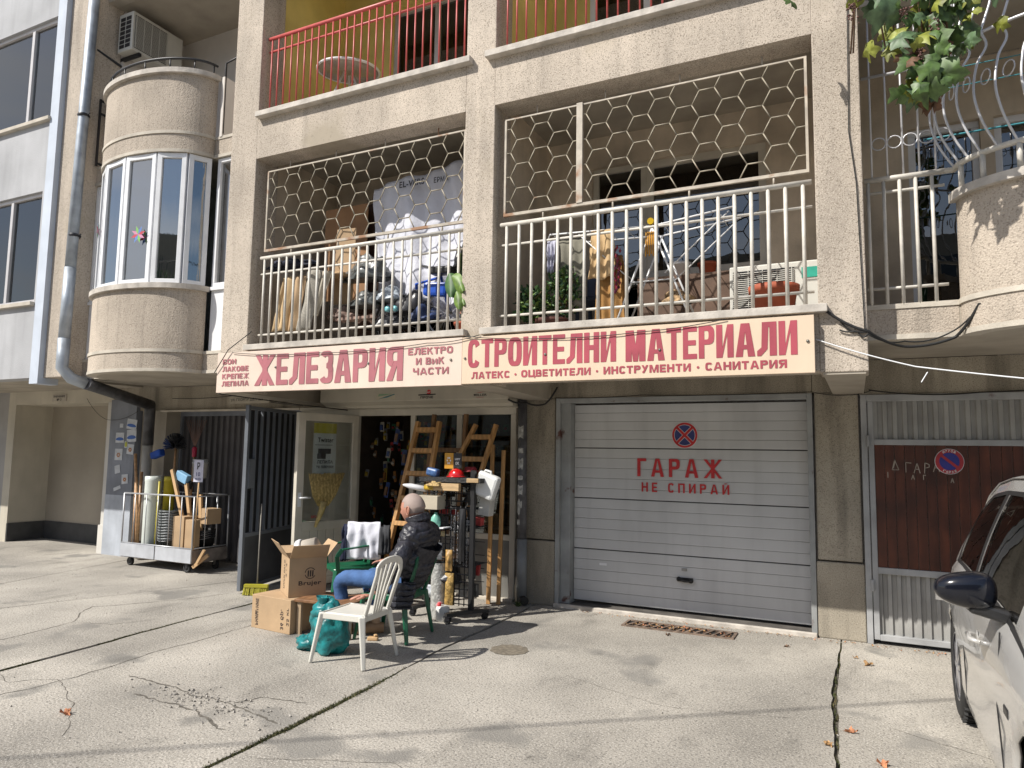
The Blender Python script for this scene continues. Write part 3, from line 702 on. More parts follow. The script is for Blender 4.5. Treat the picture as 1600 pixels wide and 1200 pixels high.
# right garage doors
FRG=mat('door_frame_paint',(.36,.365,.37),.6,var=.14,vs=4,streak=.3,rust=(6,.68,(.12,.05,.04)))
COR=mat('corrugated_paint',(.35,.345,.33),.6,var=.14,vs=3,streak=.4)
gd2=bpy.data.objects.new('garage_gate',None);S.collection.objects.link(gd2);gd2.parent=B;ORG[gd2.name]=ORG[B.name]
m=MB();m.box(0.0,.048,-.02,.06,.0,2.16);m.box(.055,.10,-.01,.05,.04,2.10);m.box(.048,2.9,-.02,.06,2.10,2.16);m.box(.10,2.9,-.01,.05,1.715,1.765);m.box(.10,2.9,-.01,.05,.60,.655);m.box(.10,2.9,-.01,.05,.035,.085)
for z in (.5,1.75): m.tube([(.052,-.03,z-.05),(.052,-.03,z+.05)],.014,8)
m.build('gate_frame',FRG,gd2,bevel=.004)
def corr(x0,x1,z0,z1,y0,mt,parent,name='corrugated_sheet',pitch=.075,dep=.022):
    m=MB();x=x0;pts=[]
    while x<x1-1e-6:
        for dx,dy in ((0,0),(.38,0),(.5,dep),(.88,dep)):
            xx=x+dx*pitch
            if xx<x1: pts.append((xx,y0+dy))
        x+=pitch
    pts.append((x1,y0))
    for p,q in zip(pts,pts[1:]): m.quad((p[0],p[1],z0),(q[0],q[1],z0),(q[0],q[1],z1),(p[0],p[1],z1))
    return m.build(name,mt,parent)
corr(.10,2.9,1.765,2.10,.02,COR,gd2,pitch=.078);corr(.10,2.9,.085,.60,.02,COR,gd2,pitch=.072)
BRD=mat('stained_boards',(.105,.028,.012),.55,var=.4,vs=3,streak=.5,wave=(3,'X',.5),rand=.15)
x=.10
while x<2.9:
    m=MB();m.box(x+.002,x+.076,.0,.02,.655,1.715);m.build('board',BRD,gd2,bevel=.003);x+=.078
CHALK=mat('chalk',(.42,.36,.3),1,var=.2)
def strokes(segs,parent,y0=-.003,w_=.006,name='graffiti'):
    m=MB()
    for a,b in segs:
        a=V(*a);b=V(*b);d=(b-a).normalized();n=V(-d.y,d.x)*w_/2;m.quad(*[(p.x,y0,p.y) for p in (a+n,a-n,b-n,b+n)])
    return m.build(name,CHALK,parent)
def scr(cx,cz,h,ch):
    G={'D':[((0,0),(.25,1)),((.25,1),(.6,0)),((.6,0),(0,0)),((.1,.15),(.28,.8))],'Г':[((0,0),(0,1)),((0,1),(.5,.95))],'А':[((0,0),(.3,1)),((.3,1),(.55,0)),((.1,.4),(.45,.4))],'Р':[((0,0),(.05,1)),((.05,1),(.4,.85)),((.4,.85),(.4,.6)),((.4,.6),(.03,.5))],'Ж':[((0,0),(.5,1)),((0,1),(.5,0)),((.25,0),(.25,1))],'I':[((0,0),(0,1))]}
    return [((cx+a[0]*h,cz+a[1]*h),(cx+b[0]*h,cz+b[1]*h)) for a,b in G[ch]]
sgL=[scr(.235,1.50,.085,'D'),scr(.34,1.48,.085,'Г'),scr(.40,1.475,.085,'А'),scr(.48,1.475,.09,'Р'),scr(.545,1.49,.085,'А'),scr(.20,1.43,.05,'I'),scr(.38,1.42,.04,'А'),scr(.67,1.40,.04,'А'),scr(.47,1.42,.04,'Г')]
for q_ in sgL: strokes(q_,gd2)
# ================================================================ sign banner (top-level thing)
SGN=mat('banner_cream',(.66,.52,.385),.6,var=.05,vs=2,streak=.16)
SGP=mat('banner_cream_left',(.68,.55,.46),.6,var=.05,vs=2,streak=.16)
SRED=mat('banner_red',(.36,.055,.08),.6,var=.12,vs=3);SREDL=mat('banner_faded_red',(.38,.125,.145),.6,var=.14,vs=3)
sg=thing('shop_banner','long cream shop banner with faded red Cyrillic lettering under the balconies','sign',(-3.2,-1.52,2.2))
YS=-1.535
m=MB();m.box(-6.335,-3.235,YS+.001,YS+.04,2.20,2.635);m.build('panel',SGP,sg,bevel=.002)
m=MB();m.box(-3.232,-.285,YS-.001,YS+.04,2.208,2.632);m.build('panel',SGN,sg,bevel=.002)
pl=lambda x,z:(x,YS-.0035,z)
def bx(u,v):  # pixel -> plane helper used while laying out
    return None
# round no-parking sign on the brown boards
rs=thing('round_sign','round red and blue no parking sign screwed on the brown garage boards','sign',(.665,-.012,1.58))
m=MB()
for cm,r,yy in ((0,.108,-.010),(1,.104,-.0115),(2,.074,-.013)): m.cm=cm;disc(m,.665,1.58,r,yy,40)
m.cm=1;d_=V(math.cos(-.72),math.sin(-.72));n_=V(-d_.y,d_.x);m.quad(*[(.665+p.x,-.0145,1.58+p.y) for p in (d_*.075+n_*.011,d_*-.075+n_*.011,d_*-.075-n_*.011,d_*.075-n_*.011)])
m.cm=0;m.lathe([(.108,-.010),(.108,.0)],(.665,0,1.58),40,'y');m.build('disc',[WHT,mat('sign_red',(.40,.03,.04),.5),mat('sign_blue',(.03,.035,.25),.5)],rs)
for s_,sg_ in (('ИЗХОД',1),('ГАРАЖ',-1)):
    n_=len(s_)
    for i_,ch in enumerate(s_):
        t_=PI/2-(i_-(n_-1)/2)*.235*1 if sg_>0 else -PI/2+(i_-(n_-1)/2)*.235
        rot_=t_-PI/2 if sg_>0 else t_+PI/2;cx_,cz_=.665+.089*math.cos(t_),1.58+.089*math.sin(t_)
        text(ch,-.008,.008,-.010,.010,WHT,rs,lambda x,z,r=rot_,a=cx_,b=cz_:(a+x*math.cos(r)-z*math.sin(r),-.0152,b+x*math.sin(r)+z*math.cos(r)),heavy=.002)
for s_,z in (('БОИ',2.535),('ЛАКОВЕ',2.455),('КРЕПЕЖ',2.375),('ЛЕПИЛА',2.295)):
    xw={'БОИ':.2,'ЛАКОВЕ':.385,'КРЕПЕЖ':.40,'ЛЕПИЛА':.40}[s_]
    block(s_,-6.25,-6.25+xw,z-.028,z+.028,SREDL,sg,pl,.016,.012,.16)
block('ЖЕЛЕЗАРИЯ',-5.77,-3.875,2.262,2.588,SREDL,sg,pl,.073,.052,.10,True)
for s_,z,a,b in (('ЕЛЕКТРО',2.53,-3.82,-3.33),('И ВиК',2.435,-3.73,-3.42),('ЧАСТИ',2.34,-3.76,-3.37)): block(s_,a,b,z-.032,z+.032,SREDL,sg,pl,.017,.013,.16)
block('СТРОИТЕЛНИ',-3.17,-1.78,2.352,2.605,SRED,sg,pl,.050,.040,.11,True)
block('МАТЕРИАЛИ',-1.70,-.40,2.345,2.60,SRED,sg,pl,.052,.040,.11,True)
block('ЛАТЕКС • ОЦВЕТИТЕЛИ • ИНСТРУМЕНТИ • САНИТАРИЯ',-3.13,-.475,2.25,2.312,SRED,sg,pl,.0165,.0135,.16)
m=MB()
for x,z in ((-5.48,2.45),(-4.28,2.44),(-3.42+.07,2.435),(-3.2,2.44),(-2.41,2.44),(-1.42,2.43),(-.33,2.44)): m.lathe([(0,-.012),(.011,-.008),(.012,0)],(x,YS-.001,z),10,'y')
m.build('screws',mat('screw_steel',(.25,.25,.22),.4,metal=.7),sg)
# ================================================================ left building
LB=thing('grey_building','pale grey rendered building at the left with aluminium windows and an open garage passage','building',(-12,0,0))
def lp(name,m,mt,**k): return m.build(name,mt,LB,**k)
FL=-1.5
m=MB();xs=[(-24,-12.6),(-12.6,-9.87)]
hol=[(-12.6,-9.87,3.5,5.03),(-12.6,-9.80,6.06,7.53)]
B_=B;B=LB
def wh(x0,x1,z0,z1,holes,mt,y0,th,name):
    m=MB();xs=sorted({x0,x1,*[h[0] for h in holes],*[h[1] for h in holes]});zs=sorted({z0,z1,*[h[2] for h in holes],*[h[3] for h in holes]})
    for a,b in zip(xs,xs[1:]):
        for c,d in zip(zs,zs[1:]):
            if any(h[0]-1e-6<=a and b<=h[1]+1e-6 and h[2]-1e-6<=c and d<=h[3]+1e-6 for h in holes):continue
            m.box(a,b,y0,y0+th,c,d)
    return m.build(name,mt,LB)
wh(-24,-9.80,2.48,10.2,hol,LGREY,FL,.25,'facade_wall')
m=MB();m.box(-9.80,-9.62,FL-.02,FL+.25,2.40,10.2);lp('corner_strip',m,LBLUE)
window(-12.6,-9.87,3.5,5.03,FL+.04,ALU,GLS,cols=(-11.4,-10.62),parent=LB,fw=.05,back=.1)
window(-12.6,-9.80,6.06,7.53,FL+.04,ALU,GLW,cols=(-11.6,-10.45),parent=LB,fw=.05,back=.1)
m=MB();m.box(-12.6,-9.85,FL-.06,FL+.04,3.45,3.5);lp('sill',m,TRIM,bevel=.004)
m=MB();m.box(-12.6,-9.78,FL-.06,FL+.04,6.01,6.06);lp('sill',m,TRIM,bevel=.004)
# curtains
CUR=mat('green_curtain',(.72,.80,.76),.9,var=.1);CURD=mat('teal_dark',(.03,.13,.12),.9,var=.2)
m=MB();m.grid(lambda u,v:(-10.42+u*.56,FL+.16+.015*math.sin(u*26),6.1+v*1.4),40,2);lp('curtain',m,CUR)
m=MB();m.box(-12.6,-9.7,FL+.9,FL+.92,5.9,7.7);lp('room_wall',m,CURD)
m=MB();m.box(-24,-9.62,FL+.25,.0,2.48,2.6);lp('floor_slab',m,SOFF)
# passage
m=MB();m.box(-24,-12.98,0,.4,0,2.48);lp('ground_wall',m,mat('dim_grey_render',(.33,.32,.31),.9,var=.1,vs=2))
m=MB();m.box(-12.98,-10.23,0,.7,2.27,2.48);m.box(-12.98,-12.78,0,.7,0,2.27);lp('passage_frame',m,CREAM)
m=MB();m.box(-10.34,-10.235,-.03,.5,0.0,2.27);m.box(-10.36,-10.232,-.05,.3,0,.42);lp('passage_jamb',m,mat('jamb_white',(.56,.54,.50),.8,var=.08,vs=2,streak=.2))
m=MB();m.box(-13,-10.24,.62,.8,.3,2.3);lp('passage_wall',m,mat('passage_plaster',(.36,.32,.26),.9,var=.12,vs=1))
m=MB();m.box(-13,-10.24,.60,.8,0,.3);m.box(-12.79,-12.76,0,.62,0,.3);lp('skirting',m,mat('dark_skirting',(.06,.06,.06),.8))
m=MB();m.box(-11.78,-11.42,-.012,0,2.31,2.42);pq=lp('notice_plate',m,mat('notice_beige',(.42,.38,.32),.7))
text('ВНИМАНИЕ',-11.75,-11.45,2.37,2.405,BLACK,pq,lambda x,z:(x,-.014,z),heavy=.002);text('№ 2',-11.66,-11.54,2.32,2.355,BLACK,pq,lambda x,z:(x,-.014,z),heavy=.002)
m=MB();m.box(-24,-9.62,FL,8,10.2,10.4);lp('roof',m,LGREY)
m=MB();m.box(-24,-9.62,2.6,2.8,0,10.2);lp('rear_wall',m,LGREY)
B=B_
m=MB();m.box(-9.62,6.4,F,6,9.6,9.85);part('roof',m,DASH)
m=MB();m.box(-9.62,6.4,3.0,3.2,0,9.6);part('rear_wall',m,DASH)
m=MB();m.box(3.4,6.4,-1.2,-1.0,2.5,9.6);part('facade_wall',m,DASH)
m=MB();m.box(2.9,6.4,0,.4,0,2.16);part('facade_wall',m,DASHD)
# ================================================================ SHOP FRONT (parts of the building)
sf=bpy.data.objects.new('shop_front',None);S.collection.objects.link(sf);sf.parent=B;ORG[sf.name]=ORG[B.name]
m=MB();m.box(-6.50,-3.41,-.02,.05,2.02,2.10);m.box(-3.475,-3.41,-.02,.05,.0,2.02);m.box(-5.64,-5.58,-.02,.05,0,2.02);m.box(-4.80,-4.735,-.02,.05,.0,2.02);m.box(-4.17,-4.10,-.015,.045,.7,2.02);m.box(-4.735,-3.475,-.015,.045,.64,.70)
m.build('shop_frame',PVCD,sf,bevel=.005)
m=MB();m.box(-4.735,-3.475,0,.03,0,.64);m.build('lower_panel',mat('dark_grey_panel',(.17,.165,.15),.5,var=.2,vs=3,streak=.4),sf)  # panel below the panes in dark grey with darker streaks
m=MB();m.box(-6.5,-5.64,.0,.05,0,2.02);m.build('side_panel',PVCD,sf)
for a,b in ((-4.735,-4.17),(-4.10,-3.475)):
    m=MB();m.box(a,b,.01,.016,.70,2.02);m.build('pane',glass('shop_glass',(.62,.68,.66),.06),sf)
m=MB();m.box(-6.5,-3.41,-.06,.06,-.04,.03);m.build('doorstep',TRIM,sf,bevel=.006)
# shutter box
SHB=mat('shutter_box_cream',(.50,.46,.38),.5,var=.08,vs=2,streak=.2)
m=MB();m.prism([(-.22,2.13),(-.32,2.17),(-.32,2.40),(0,2.40),(0,2.10),(-.2,2.10)],-5.93,-3.36,'x');sb_=m.build('shutter_box',SHB,sf,bevel=.006)
m=MB();m.box(-6.5,-3.36,-.05,.02,2.09,2.13);m.build('shutter_rail',SHB,sf)
PS=lambda yy:(lambda x,z:(x,yy,z))
m=MB();m.cm=0;m.quad((-5.08,-.323,2.19),(-4.82,-.323,2.19),(-4.82,-.323,2.26),(-5.08,-.323,2.26));m.cm=1;m.quad((-5.06,-.3245,2.195),(-4.93,-.3245,2.21),(-4.82,-.3245,2.245),(-4.83,-.3245,2.255),(-4.95,-.3245,2.225));m.cm=2;m.quad((-5.06,-.3242,2.225),(-4.97,-.3242,2.235),(-4.86,-.3242,2.255),(-5.05,-.3242,2.255))
m.build('logo_sticker',[mat('logo_cream',(.55,.5,.38),.6),mat('logo_teal',(.10,.22,.24),.6),mat('logo_green',(.25,.38,.25),.6)],sb_)
m=MB();m.cm=0;disc(m,-4.36,2.262,.028,-.323);m.cm=1;m.quad((-4.50,-.323,2.225),(-4.27,-.323,2.230),(-4.27,-.323,2.243),(-4.50,-.323,2.238));m.build('logo_sticker',[RED,BLACK],sb_)
text('ПРОЧЕ',-4.47,-4.30,2.19,2.218,BLACK,sb_,PS(-.324),heavy=.003)
text('BEST',-4.385,-4.335,2.255,2.268,WHT,sb_,PS(-.3245),heavy=.001)
text('MILLER',-3.78,-3.62,2.205,2.228,BLACK,sb_,PS(-.323),heavy=.002)
m=MB();m.quad((-3.76,-.323,2.238),(-3.70,-.323,2.242),(-3.64,-.323,2.25),(-3.70,-.323,2.248));m.quad((-3.75,-.323,2.19),(-3.66,-.323,2.19),(-3.66,-.323,2.193),(-3.75,-.323,2.193));m.build('logo_sticker',RED,sb_)
# open door leaf, hinged at the left jamb
hx,hy=-5.575,-.03;ex,ey=-5.77,-.83
a=math.atan2(ey-hy,ex-hx)
dl=bpy.data.objects.new('shop_door',None);S.collection.objects.link(dl);dl.parent=B
dl.location=V(hx,hy,.05)-ORG[B.name];dl.rotation_euler=(0,0,a);ORG[dl.name]=V(0,0,0)
Wd,Hd=.85,1.97
m=MB();m.box(0,.085,-.03,.03,0,Hd);m.box(Wd-.095,Wd,-.03,.03,0,Hd);m.box(.085,Wd-.095,-.03,.03,Hd-.09,Hd);m.box(.085,Wd-.095,-.03,.03,.62,.72);m.box(.085,Wd-.095,-.03,.03,0,.08);m.build('door_frame',PVCD,dl,bevel=.005)
for i in range(6): 
    x0=.085+i*(Wd-.18)/6;m=MB();m.box(x0+.003,x0+(Wd-.18)/6-.003,-.02,.02,.08,.62);m.build('door_board',PVCD,dl,bevel=.004)
m=MB();m.box(.085,Wd-.095,-.004,.004,.72,Hd-.09);m.build('pane',glass('door_glass',(.92,.94,.92),.02),dl)
m=MB();m.tube([(Wd-.045,.03,1.0),(Wd-.045,.075,1.0),(Wd-.16,.08,1.0)],.011,8);m.box(Wd-.065,Wd-.025,.028,.036,.9,1.06);m.tube([(Wd-.045,-.03,1.0),(Wd-.045,-.075,1.0),(Wd-.16,-.08,1.0)],.011,8);m.build('handle',PVC,dl)
# poster and things hung behind the door glass
def onleaf(x,z,d=.012):  # d to the front side (towards the street)
    n=V(-math.sin(a),math.cos(a),0)
    n=n if n.x<0 or n.y<0 else -n
    return V(hx,hy,.05)+V(math.cos(a)*x,math.sin(a)*x,z)
def leafpt(x,z,off): 
    c=onleaf(x,z);nn=V(math.sin(a),-math.cos(a),0);return c+nn*off
def lq(m,x0,x1,z0,z1,off): m.quad(leafpt(x0,z0,off),leafpt(x0,z1,off),leafpt(x1,z1,off),leafpt(x1,z0,off))
sgn=-1
po=thing('door_poster','white and yellow tile adhesive poster behind the glass of the open shop door','poster',tuple(onleaf(.5,1.3)))
m=MB();m.cm=0;lq(m,.30,.62,1.12,1.86,-.012*sgn);m.cm=1;lq(m,.30,.62,1.74,1.86,-.010*sgn);m.cm=2;lq(m,.37,.55,1.50,1.56,-.010*sgn);lq(m,.44,.56,1.44,1.50,-.0105*sgn);lq(m,.35,.60,1.60,1.606,-.010*sgn)
m.build('sheet',[mat('poster_white',(.85,.86,.88),.5,var=.05),mat('poster_yellow',(.75,.65,.08),.5),mat('poster_grey',(.12,.11,.12),.5)],po)
def lt(x,z): return leafpt(.30+.62-x,z,-.0085*sgn)
for s_,x0,x1,z0,z1 in (('Twister',.36,.58,1.635,1.69),('ЛЕПИЛА',.36,.58,1.385,1.425),('ЗА ПЛОЧКИ',.35,.59,1.33,1.362)): text(s_,x0,x1,z0,z1,BLACK,po,lt,heavy=.003)
STRAW=mat('broom_straw',(.55,.40,.15),.8,var=.3,vs=40,wave=(30,'X',.5))
br=thing('straw_broom','corn straw broom head standing on the lower glass of the open shop door','broom',tuple(onleaf(.5,.75)))
m=MB();rr=random.Random(5)
for i in range(70):
    t=i/69;x=.22+.50*t;m.tube([leafpt(.43+.14*t,.90,-.06),leafpt(.33+.32*t,1.02,-.06),leafpt(x,1.27+rr.uniform(-.01,.01),-.07)],.0055,4)
m.build('bristles',STRAW,br);m=MB();m.tube([leafpt(.50,.94,-.06),leafpt(.53,.84,-.07),leafpt(.60,.66,-.06)],[.05,.035,.014],8);m.build('binding',mat('straw_binding',(.50,.38,.15),.7,var=.2,vs=30),br)
text('БРОИ',.52,.62,.76,.79,RED,br,lambda x,z:leafpt(1.14-x,z,.009*sgn),heavy=.002)
# interior of the shop
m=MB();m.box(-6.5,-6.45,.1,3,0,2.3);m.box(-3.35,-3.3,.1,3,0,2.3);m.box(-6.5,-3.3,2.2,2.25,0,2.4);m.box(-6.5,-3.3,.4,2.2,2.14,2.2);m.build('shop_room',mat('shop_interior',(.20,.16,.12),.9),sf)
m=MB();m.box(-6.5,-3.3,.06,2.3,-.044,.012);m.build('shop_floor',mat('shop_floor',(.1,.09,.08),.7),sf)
cols=[(.48,.34,.05),(.38,.04,.04),(.05,.09,.26),(.28,.28,.29),(.05,.18,.10),(.5,.47,.42),(.42,.18,.05),(.06,.06,.06),(.28,.16,.09)]
PK=[mat('pack_%s'%n,c,.4,var=.2,vs=25) for n,c in zip('yellow red blue grey green white orange black brown'.split(),cols)]
protos=[]
for i,mt in enumerate(PK):
    t=thing('hanging_pack','small blister pack of hardware hanging in the dark shop interior','hardware pack',(0,0,-3),group='hardware hanging inside the shop')
    m=MB();w_=R_.uniform(.04,.07);h_=R_.uniform(.08,.20);m.box(-w_/2,w_/2,-.004,.004,-h_,0);m.build('card',[PK[(i+3)%9]],t,local=True)
    m=MB();(m.lathe([(0,-.03),(.02,-.025),(.02,-.0),(0,.0)],(0,-.0,-h_*.55),10,'y') if i%2 else m.box(-w_*.3,w_*.3,-.03,-.004,-h_*.85,-h_*.3));m.build('item',[mt],t,local=True)
    protos.append(t)
rr=random.Random(11);k=0
for row in range(15):
    for c in range(15):
        x=-5.72+c*.098+rr.uniform(-.03,.03);z=1.98-row*.125+rr.uniform(-.04,.04);y_=.55+rr.uniform(-.15,.3)
        if rr.random()<.2: continue
        p=protos[rr.randrange(9)]
        if k<9: p=protos[k];p.location=(x,y_,z)
        else: copy_tree(p,loc=(x,y_,z),rot=(rr.uniform(-.1,.1),rr.uniform(-.15,.15),rr.uniform(-.4,.4)))
        k+=1
# goods behind the window panes
rr=random.Random(12)
for i in range(46):
    x=rr.uniform(-4.7,-3.5);z=rr.choice([.98,1.28,1.58,1.8])+rr.uniform(-.02,.02);p=protos[rr.randrange(9)];copy_tree(p,loc=(x,rr.uniform(.3,.5),z+.12),rot=(0,0,rr.uniform(-.5,.5)))
sh=thing('window_shelf','metal shelf unit of hardware standing behind the shop window','shelf',(-4.1,.45,0))
for z in (.72,1.02,1.36,1.66): m=MB();m.box(-4.7,-3.5,.25,.55,z,z+.015);m.build('shelf_board',mat('shelf_grey',(.35,.35,.35),.5),sh)
m=MB();m.box(-4.7,-3.5,.56,.57,0,2.05);m.build('back_panel',mat('shelf_back',(.12,.11,.09),.8),sh)
# ================================================================ corrugated gate behind the cart, steel leaf
CORD=mat('dark_corrugated',(.085,.08,.085),.6,var=.2,vs=2,streak=.4)
cg=bpy.data.objects.new('sheet_gate',None);S.collection.objects.link(cg);cg.parent=B;ORG[cg.name]=ORG[B.name]
corr(-9.1,-6.5,0.02,2.1,.30,CORD,cg,pitch=.115,dep=.03)
m=MB();m.box(-9.1,-6.5,.27,.33,2.06,2.13);m.box(-9.12,-9.06,.27,.33,0,2.06);m.build('gate_frame',GGREY,cg)
m=MB();m.box(-9.12,-6.5,-.06,.0,2.105,2.13);m.build('drip_rail',TRIM,B)
leaf=bpy.data.objects.new('steel_gate_leaf',None);S.collection.objects.link(leaf);leaf.parent=B
p0=V(-6.50,-.02);p1=V(-6.215,-1.19);La=(p1-p0).length;la=math.atan2((p1-p0).y,(p1-p0).x)
leaf.location=V(p0.x,p0.y,.03)-ORG[B.name];leaf.rotation_euler=(0,0,la);ORG[leaf.name]=V(0,0,0)
SG=mat('steel_gate_paint',(.17,.185,.21),.55,metal=.1,var=.12,vs=3,streak=.3)
m=MB();m.box(0,.04,-.02,.02,0,2.05);m.box(La-.045,La,-.022,.022,0,2.06);m.box(.04,La-.045,-.02,.02,2.01,2.05);m.box(.04,La-.045,-.02,.02,.58,.62);m.box(.04,La-.045,-.02,.02,0,.04);m.box(La-.16,La-.045,-.03,.03,1.12,1.45);m.build('frame',SG,leaf,bevel=.003)
m=MB();m.box(.04,La-.045,-.006,.006,.04,.58);m.build('solid_panel',mat('gate_panel_dark',(.075,.078,.085),.6,var=.2,vs=3,streak=.3),leaf)
b0=None
for i in range(8):
    x=.13+i*.128
    if b0 is None: m=MB();m.box(-.010,.010,-.012,.020,.62,2.01);b0=m.build('bar',SG,leaf,local=True);b0.location=(x,0,0)
    else: inst(b0,'bar',leaf,(x,0,0))
m=MB();m.box(.04,La-.045,-.04,-.036,.62,2.01);m.build('shade_sheet',mat('gate_shade',(.028,.03,.034),.6,var=.2),leaf)  # added dark sheet standing in for the shaded space behind the bars
# ================================================================ downpipes, cables
dp=thing('drain_pipe','grey zinc rainwater pipe running down beside the tan pilaster and under the curved bay','drain pipe',(-9.2,F,2.6))
m=MB();m.tube([(-9.19,F+.06,9.4),(-9.24,F+.03,5.5),(-9.25,F+.02,3.9)],.066,14);m.build('pipe',ZINC,dp)
m=MB();m.tube([(-9.25,F+.02,3.92),(-9.25,F+.01,2.95)],.070,14);m.build('pipe',ZINC,dp)
m=MB();m.tube([(-9.25,F+.01,2.98),(-9.25,F+.01,2.60),(-9.19,F+.10,2.47),(-9.08,F+.25,2.40)],.074,14);m.build('elbow',ZINC,dp)
m=MB();m.tube([(-9.05,F+.22,2.405),(-9.25,-.12,2.20)],.075,14);m.tube([(-9.25,-.14,2.22),(-9.27,-.12,2.1),(-9.27,-.12,1.62)],.075,12);m.build('pipe',mat('sooty_pipe',(.07,.07,.075),.5,metal=.2,var=.3,vs=8),dp)
m=MB();m.tube([(-9.27,-.12,1.65),(-9.27,-.12,.02)],.068,12);m.build('pipe',mat('plastic_pipe',(.42,.40,.36),.5,var=.1),dp)
for z in (6.0,4.35): m=MB();m.lathe([(.07,-.02),(.077,0),(.07,.02)],(-9.23,F+.03,z),12);m.tube([(-9.15,F+.03,z),(-9.08,F+.02,z)],.008,6);m.build('clamp',BLACK,dp)
dp=thing('drain_pipe','old dark cast pipe with torn paper strips beside the shop window','drain pipe',(-3.29,-.08,0))
m=MB();m.tube([(-3.31,-.07,2.2),(-3.30,-.075,1.4),(-3.29,-.08,.62)],.05,12);m.build('pipe',mat('cast_pipe',(.10,.10,.11),.55,var=.3,vs=10,bump=.4,bs=20),dp)
m=MB();m.tube([(-3.29,-.08,.68),(-3.285,-.085,.05)],.056,12);m.build('pipe',mat('grey_pipe',(.19,.2,.21),.5,var=.15,vs=5),dp)
m=MB();m.tube([(-3.275,-.10,.06),(-3.21,-.16,.05)],.045,10);m.build('outlet',BLKPL,dp)
PAPT=mat('torn_paper',(.42,.42,.40),.8,var=.3,vs=30)
rr=random.Random(8)
for z,h in ((1.82,.16),(1.62,.06),(1.48,.13),(1.33,.05),(1.2,.12),(1.02,.18),(.86,.08)):
    m=MB();pts=[]
    for k in range(7): t=-2.3+k*.22+rr.uniform(-.05,.05);pts.append((t,h/2*rr.uniform(.6,1)))
    vs=[(-3.30+.0515*math.cos(t),-.076+.0515*math.sin(t),z+s_*hh) for s_ in (-1,1) for t,hh in pts]
    m._add(vs,[(i,i+1,8+i,7+i) for i in range(6)]);m.build('paper_scrap',PAPT,dp)
def cable(pts,label,r=.006,mt=None,sag=0,cat='cable',name='cable'):
    P=[V(*p) for p in pts];out=[]
    for a_,b_ in zip(P,P[1:]):
        for i in range(10):
            t=i/10;q=a_+(b_-a_)*t;q.z-=sag*4*t*(1-t);out.append(q)
    out.append(P[-1]);c=out[0].copy();m=MB();m.tube([p-c for p in out],r,6)
    return lone(m,name,mt or CABLE,label,cat,loc=tuple(c))
cable([(-6.35,YS-.02,2.42),(-6.15,YS-.03,2.66),(-5.9,YS+.05,2.86)],'black cable looping off the left end of the shop banner',.005)
cable([(-6.1,YS-.015,2.63),(-4.9,YS-.015,2.57),(-3.6,YS-.015,2.60),(-3.05,YS-.015,2.645)],'thin black cable sagging across the left half of the banner',.0035,sag=.02)
cable([(-3.2,YS-.015,2.64),(-2.4,YS-.015,2.575),(-1.6,YS-.015,2.58),(-.9,YS-.015,2.64)],'thin black cable sagging across the large red letters of the banner',.0035,sag=.012)
cable([(-.2,YS+.05,2.66),(.063,F-.02,2.5),(.3,-1.3,2.40),(.62,-1.25,2.46),(.75,-1.38,2.66),(1.3,-1.75,2.7)],'bundle of black cables draped from the right pillar to the curved bay',.011,sag=.02)
cable([(-.12,F-.012,2.60),(.0,F-.012,2.50),(.063,F-.02,2.48),(.3,-1.3,2.44),(.6,-1.25,2.5),(.78,-1.36,2.7)],'second thinner cable hanging under the right pillar bundle',.006,sag=.03)
cable([(-.12,F-.015,2.52),(-.02,F-.02,2.505),(.08,F-.02,2.50)],'short looped cable tied on the right pillar',.006,sag=.01)
cable([(.02,F-.012,9.4),(.0,F-.012,5.2),(-.02,F-.012,4.0),(.02,F-.012,3.6),(.045,F-.012,2.5)],'thin cable running vertically down the right pillar',.004)
cable([(-.28,F-.02,2.46),(.35,-1.5,2.23),(1.6,-1.7,2.02)],'white cord stretched from the banner end toward the right garage',.005,mt=PVC,sag=.01,cat='cord')
cable([(.42,-1.5,2.19),(.38,-1.5,2.12)],'stub end of white cord hanging from the stretched cord',.004,mt=PVC,cat='cord')
cable([(.07,-.05,2.2),(.9,-.05,2.16),(2.0,-.05,2.28)],'black cable drooping above the brown garage door',.006,sag=.03)
cable([(-3.36,-.33,2.16),(-3.2,-.2,2.13),(-3.02,-.12,2.12),(-2.9,-.08,2.3)],'thick black cable dropping beside the shutter box',.010,sag=.02)
cable([(-2.95,-.03,2.19),(-2.0,-.03,2.2),(-.4,-.03,2.195),(-.1,-.03,2.16),(.1,-.03,2.2)],'thin cable pinned above the garage door frame',.004,sag=.012)
cable([(-6.4,-.1,2.15),(-7.6,-.05,2.32),(-8.9,-.05,2.30)],'thin black cable strung above the dark gate',.005,sag=.02)
cable([(-10.3,-.4,2.3),(-10.25,-.1,2.0),(-9.6,-.07,2.12)],'thin wire sagging across the passage corner and painted wall',.003,sag=.05)
cable([(-6.3,YS,2.19),(-5.9,-.8,2.12),(-5.6,-.2,2.08)],'black cable running from the banner back to the shop door',.006,sag=.0)
cable([(-14,-14.3,5.6),(2.7,-1.46,5.6)],'overhead street cable high above the forecourt',.012,sag=.06)
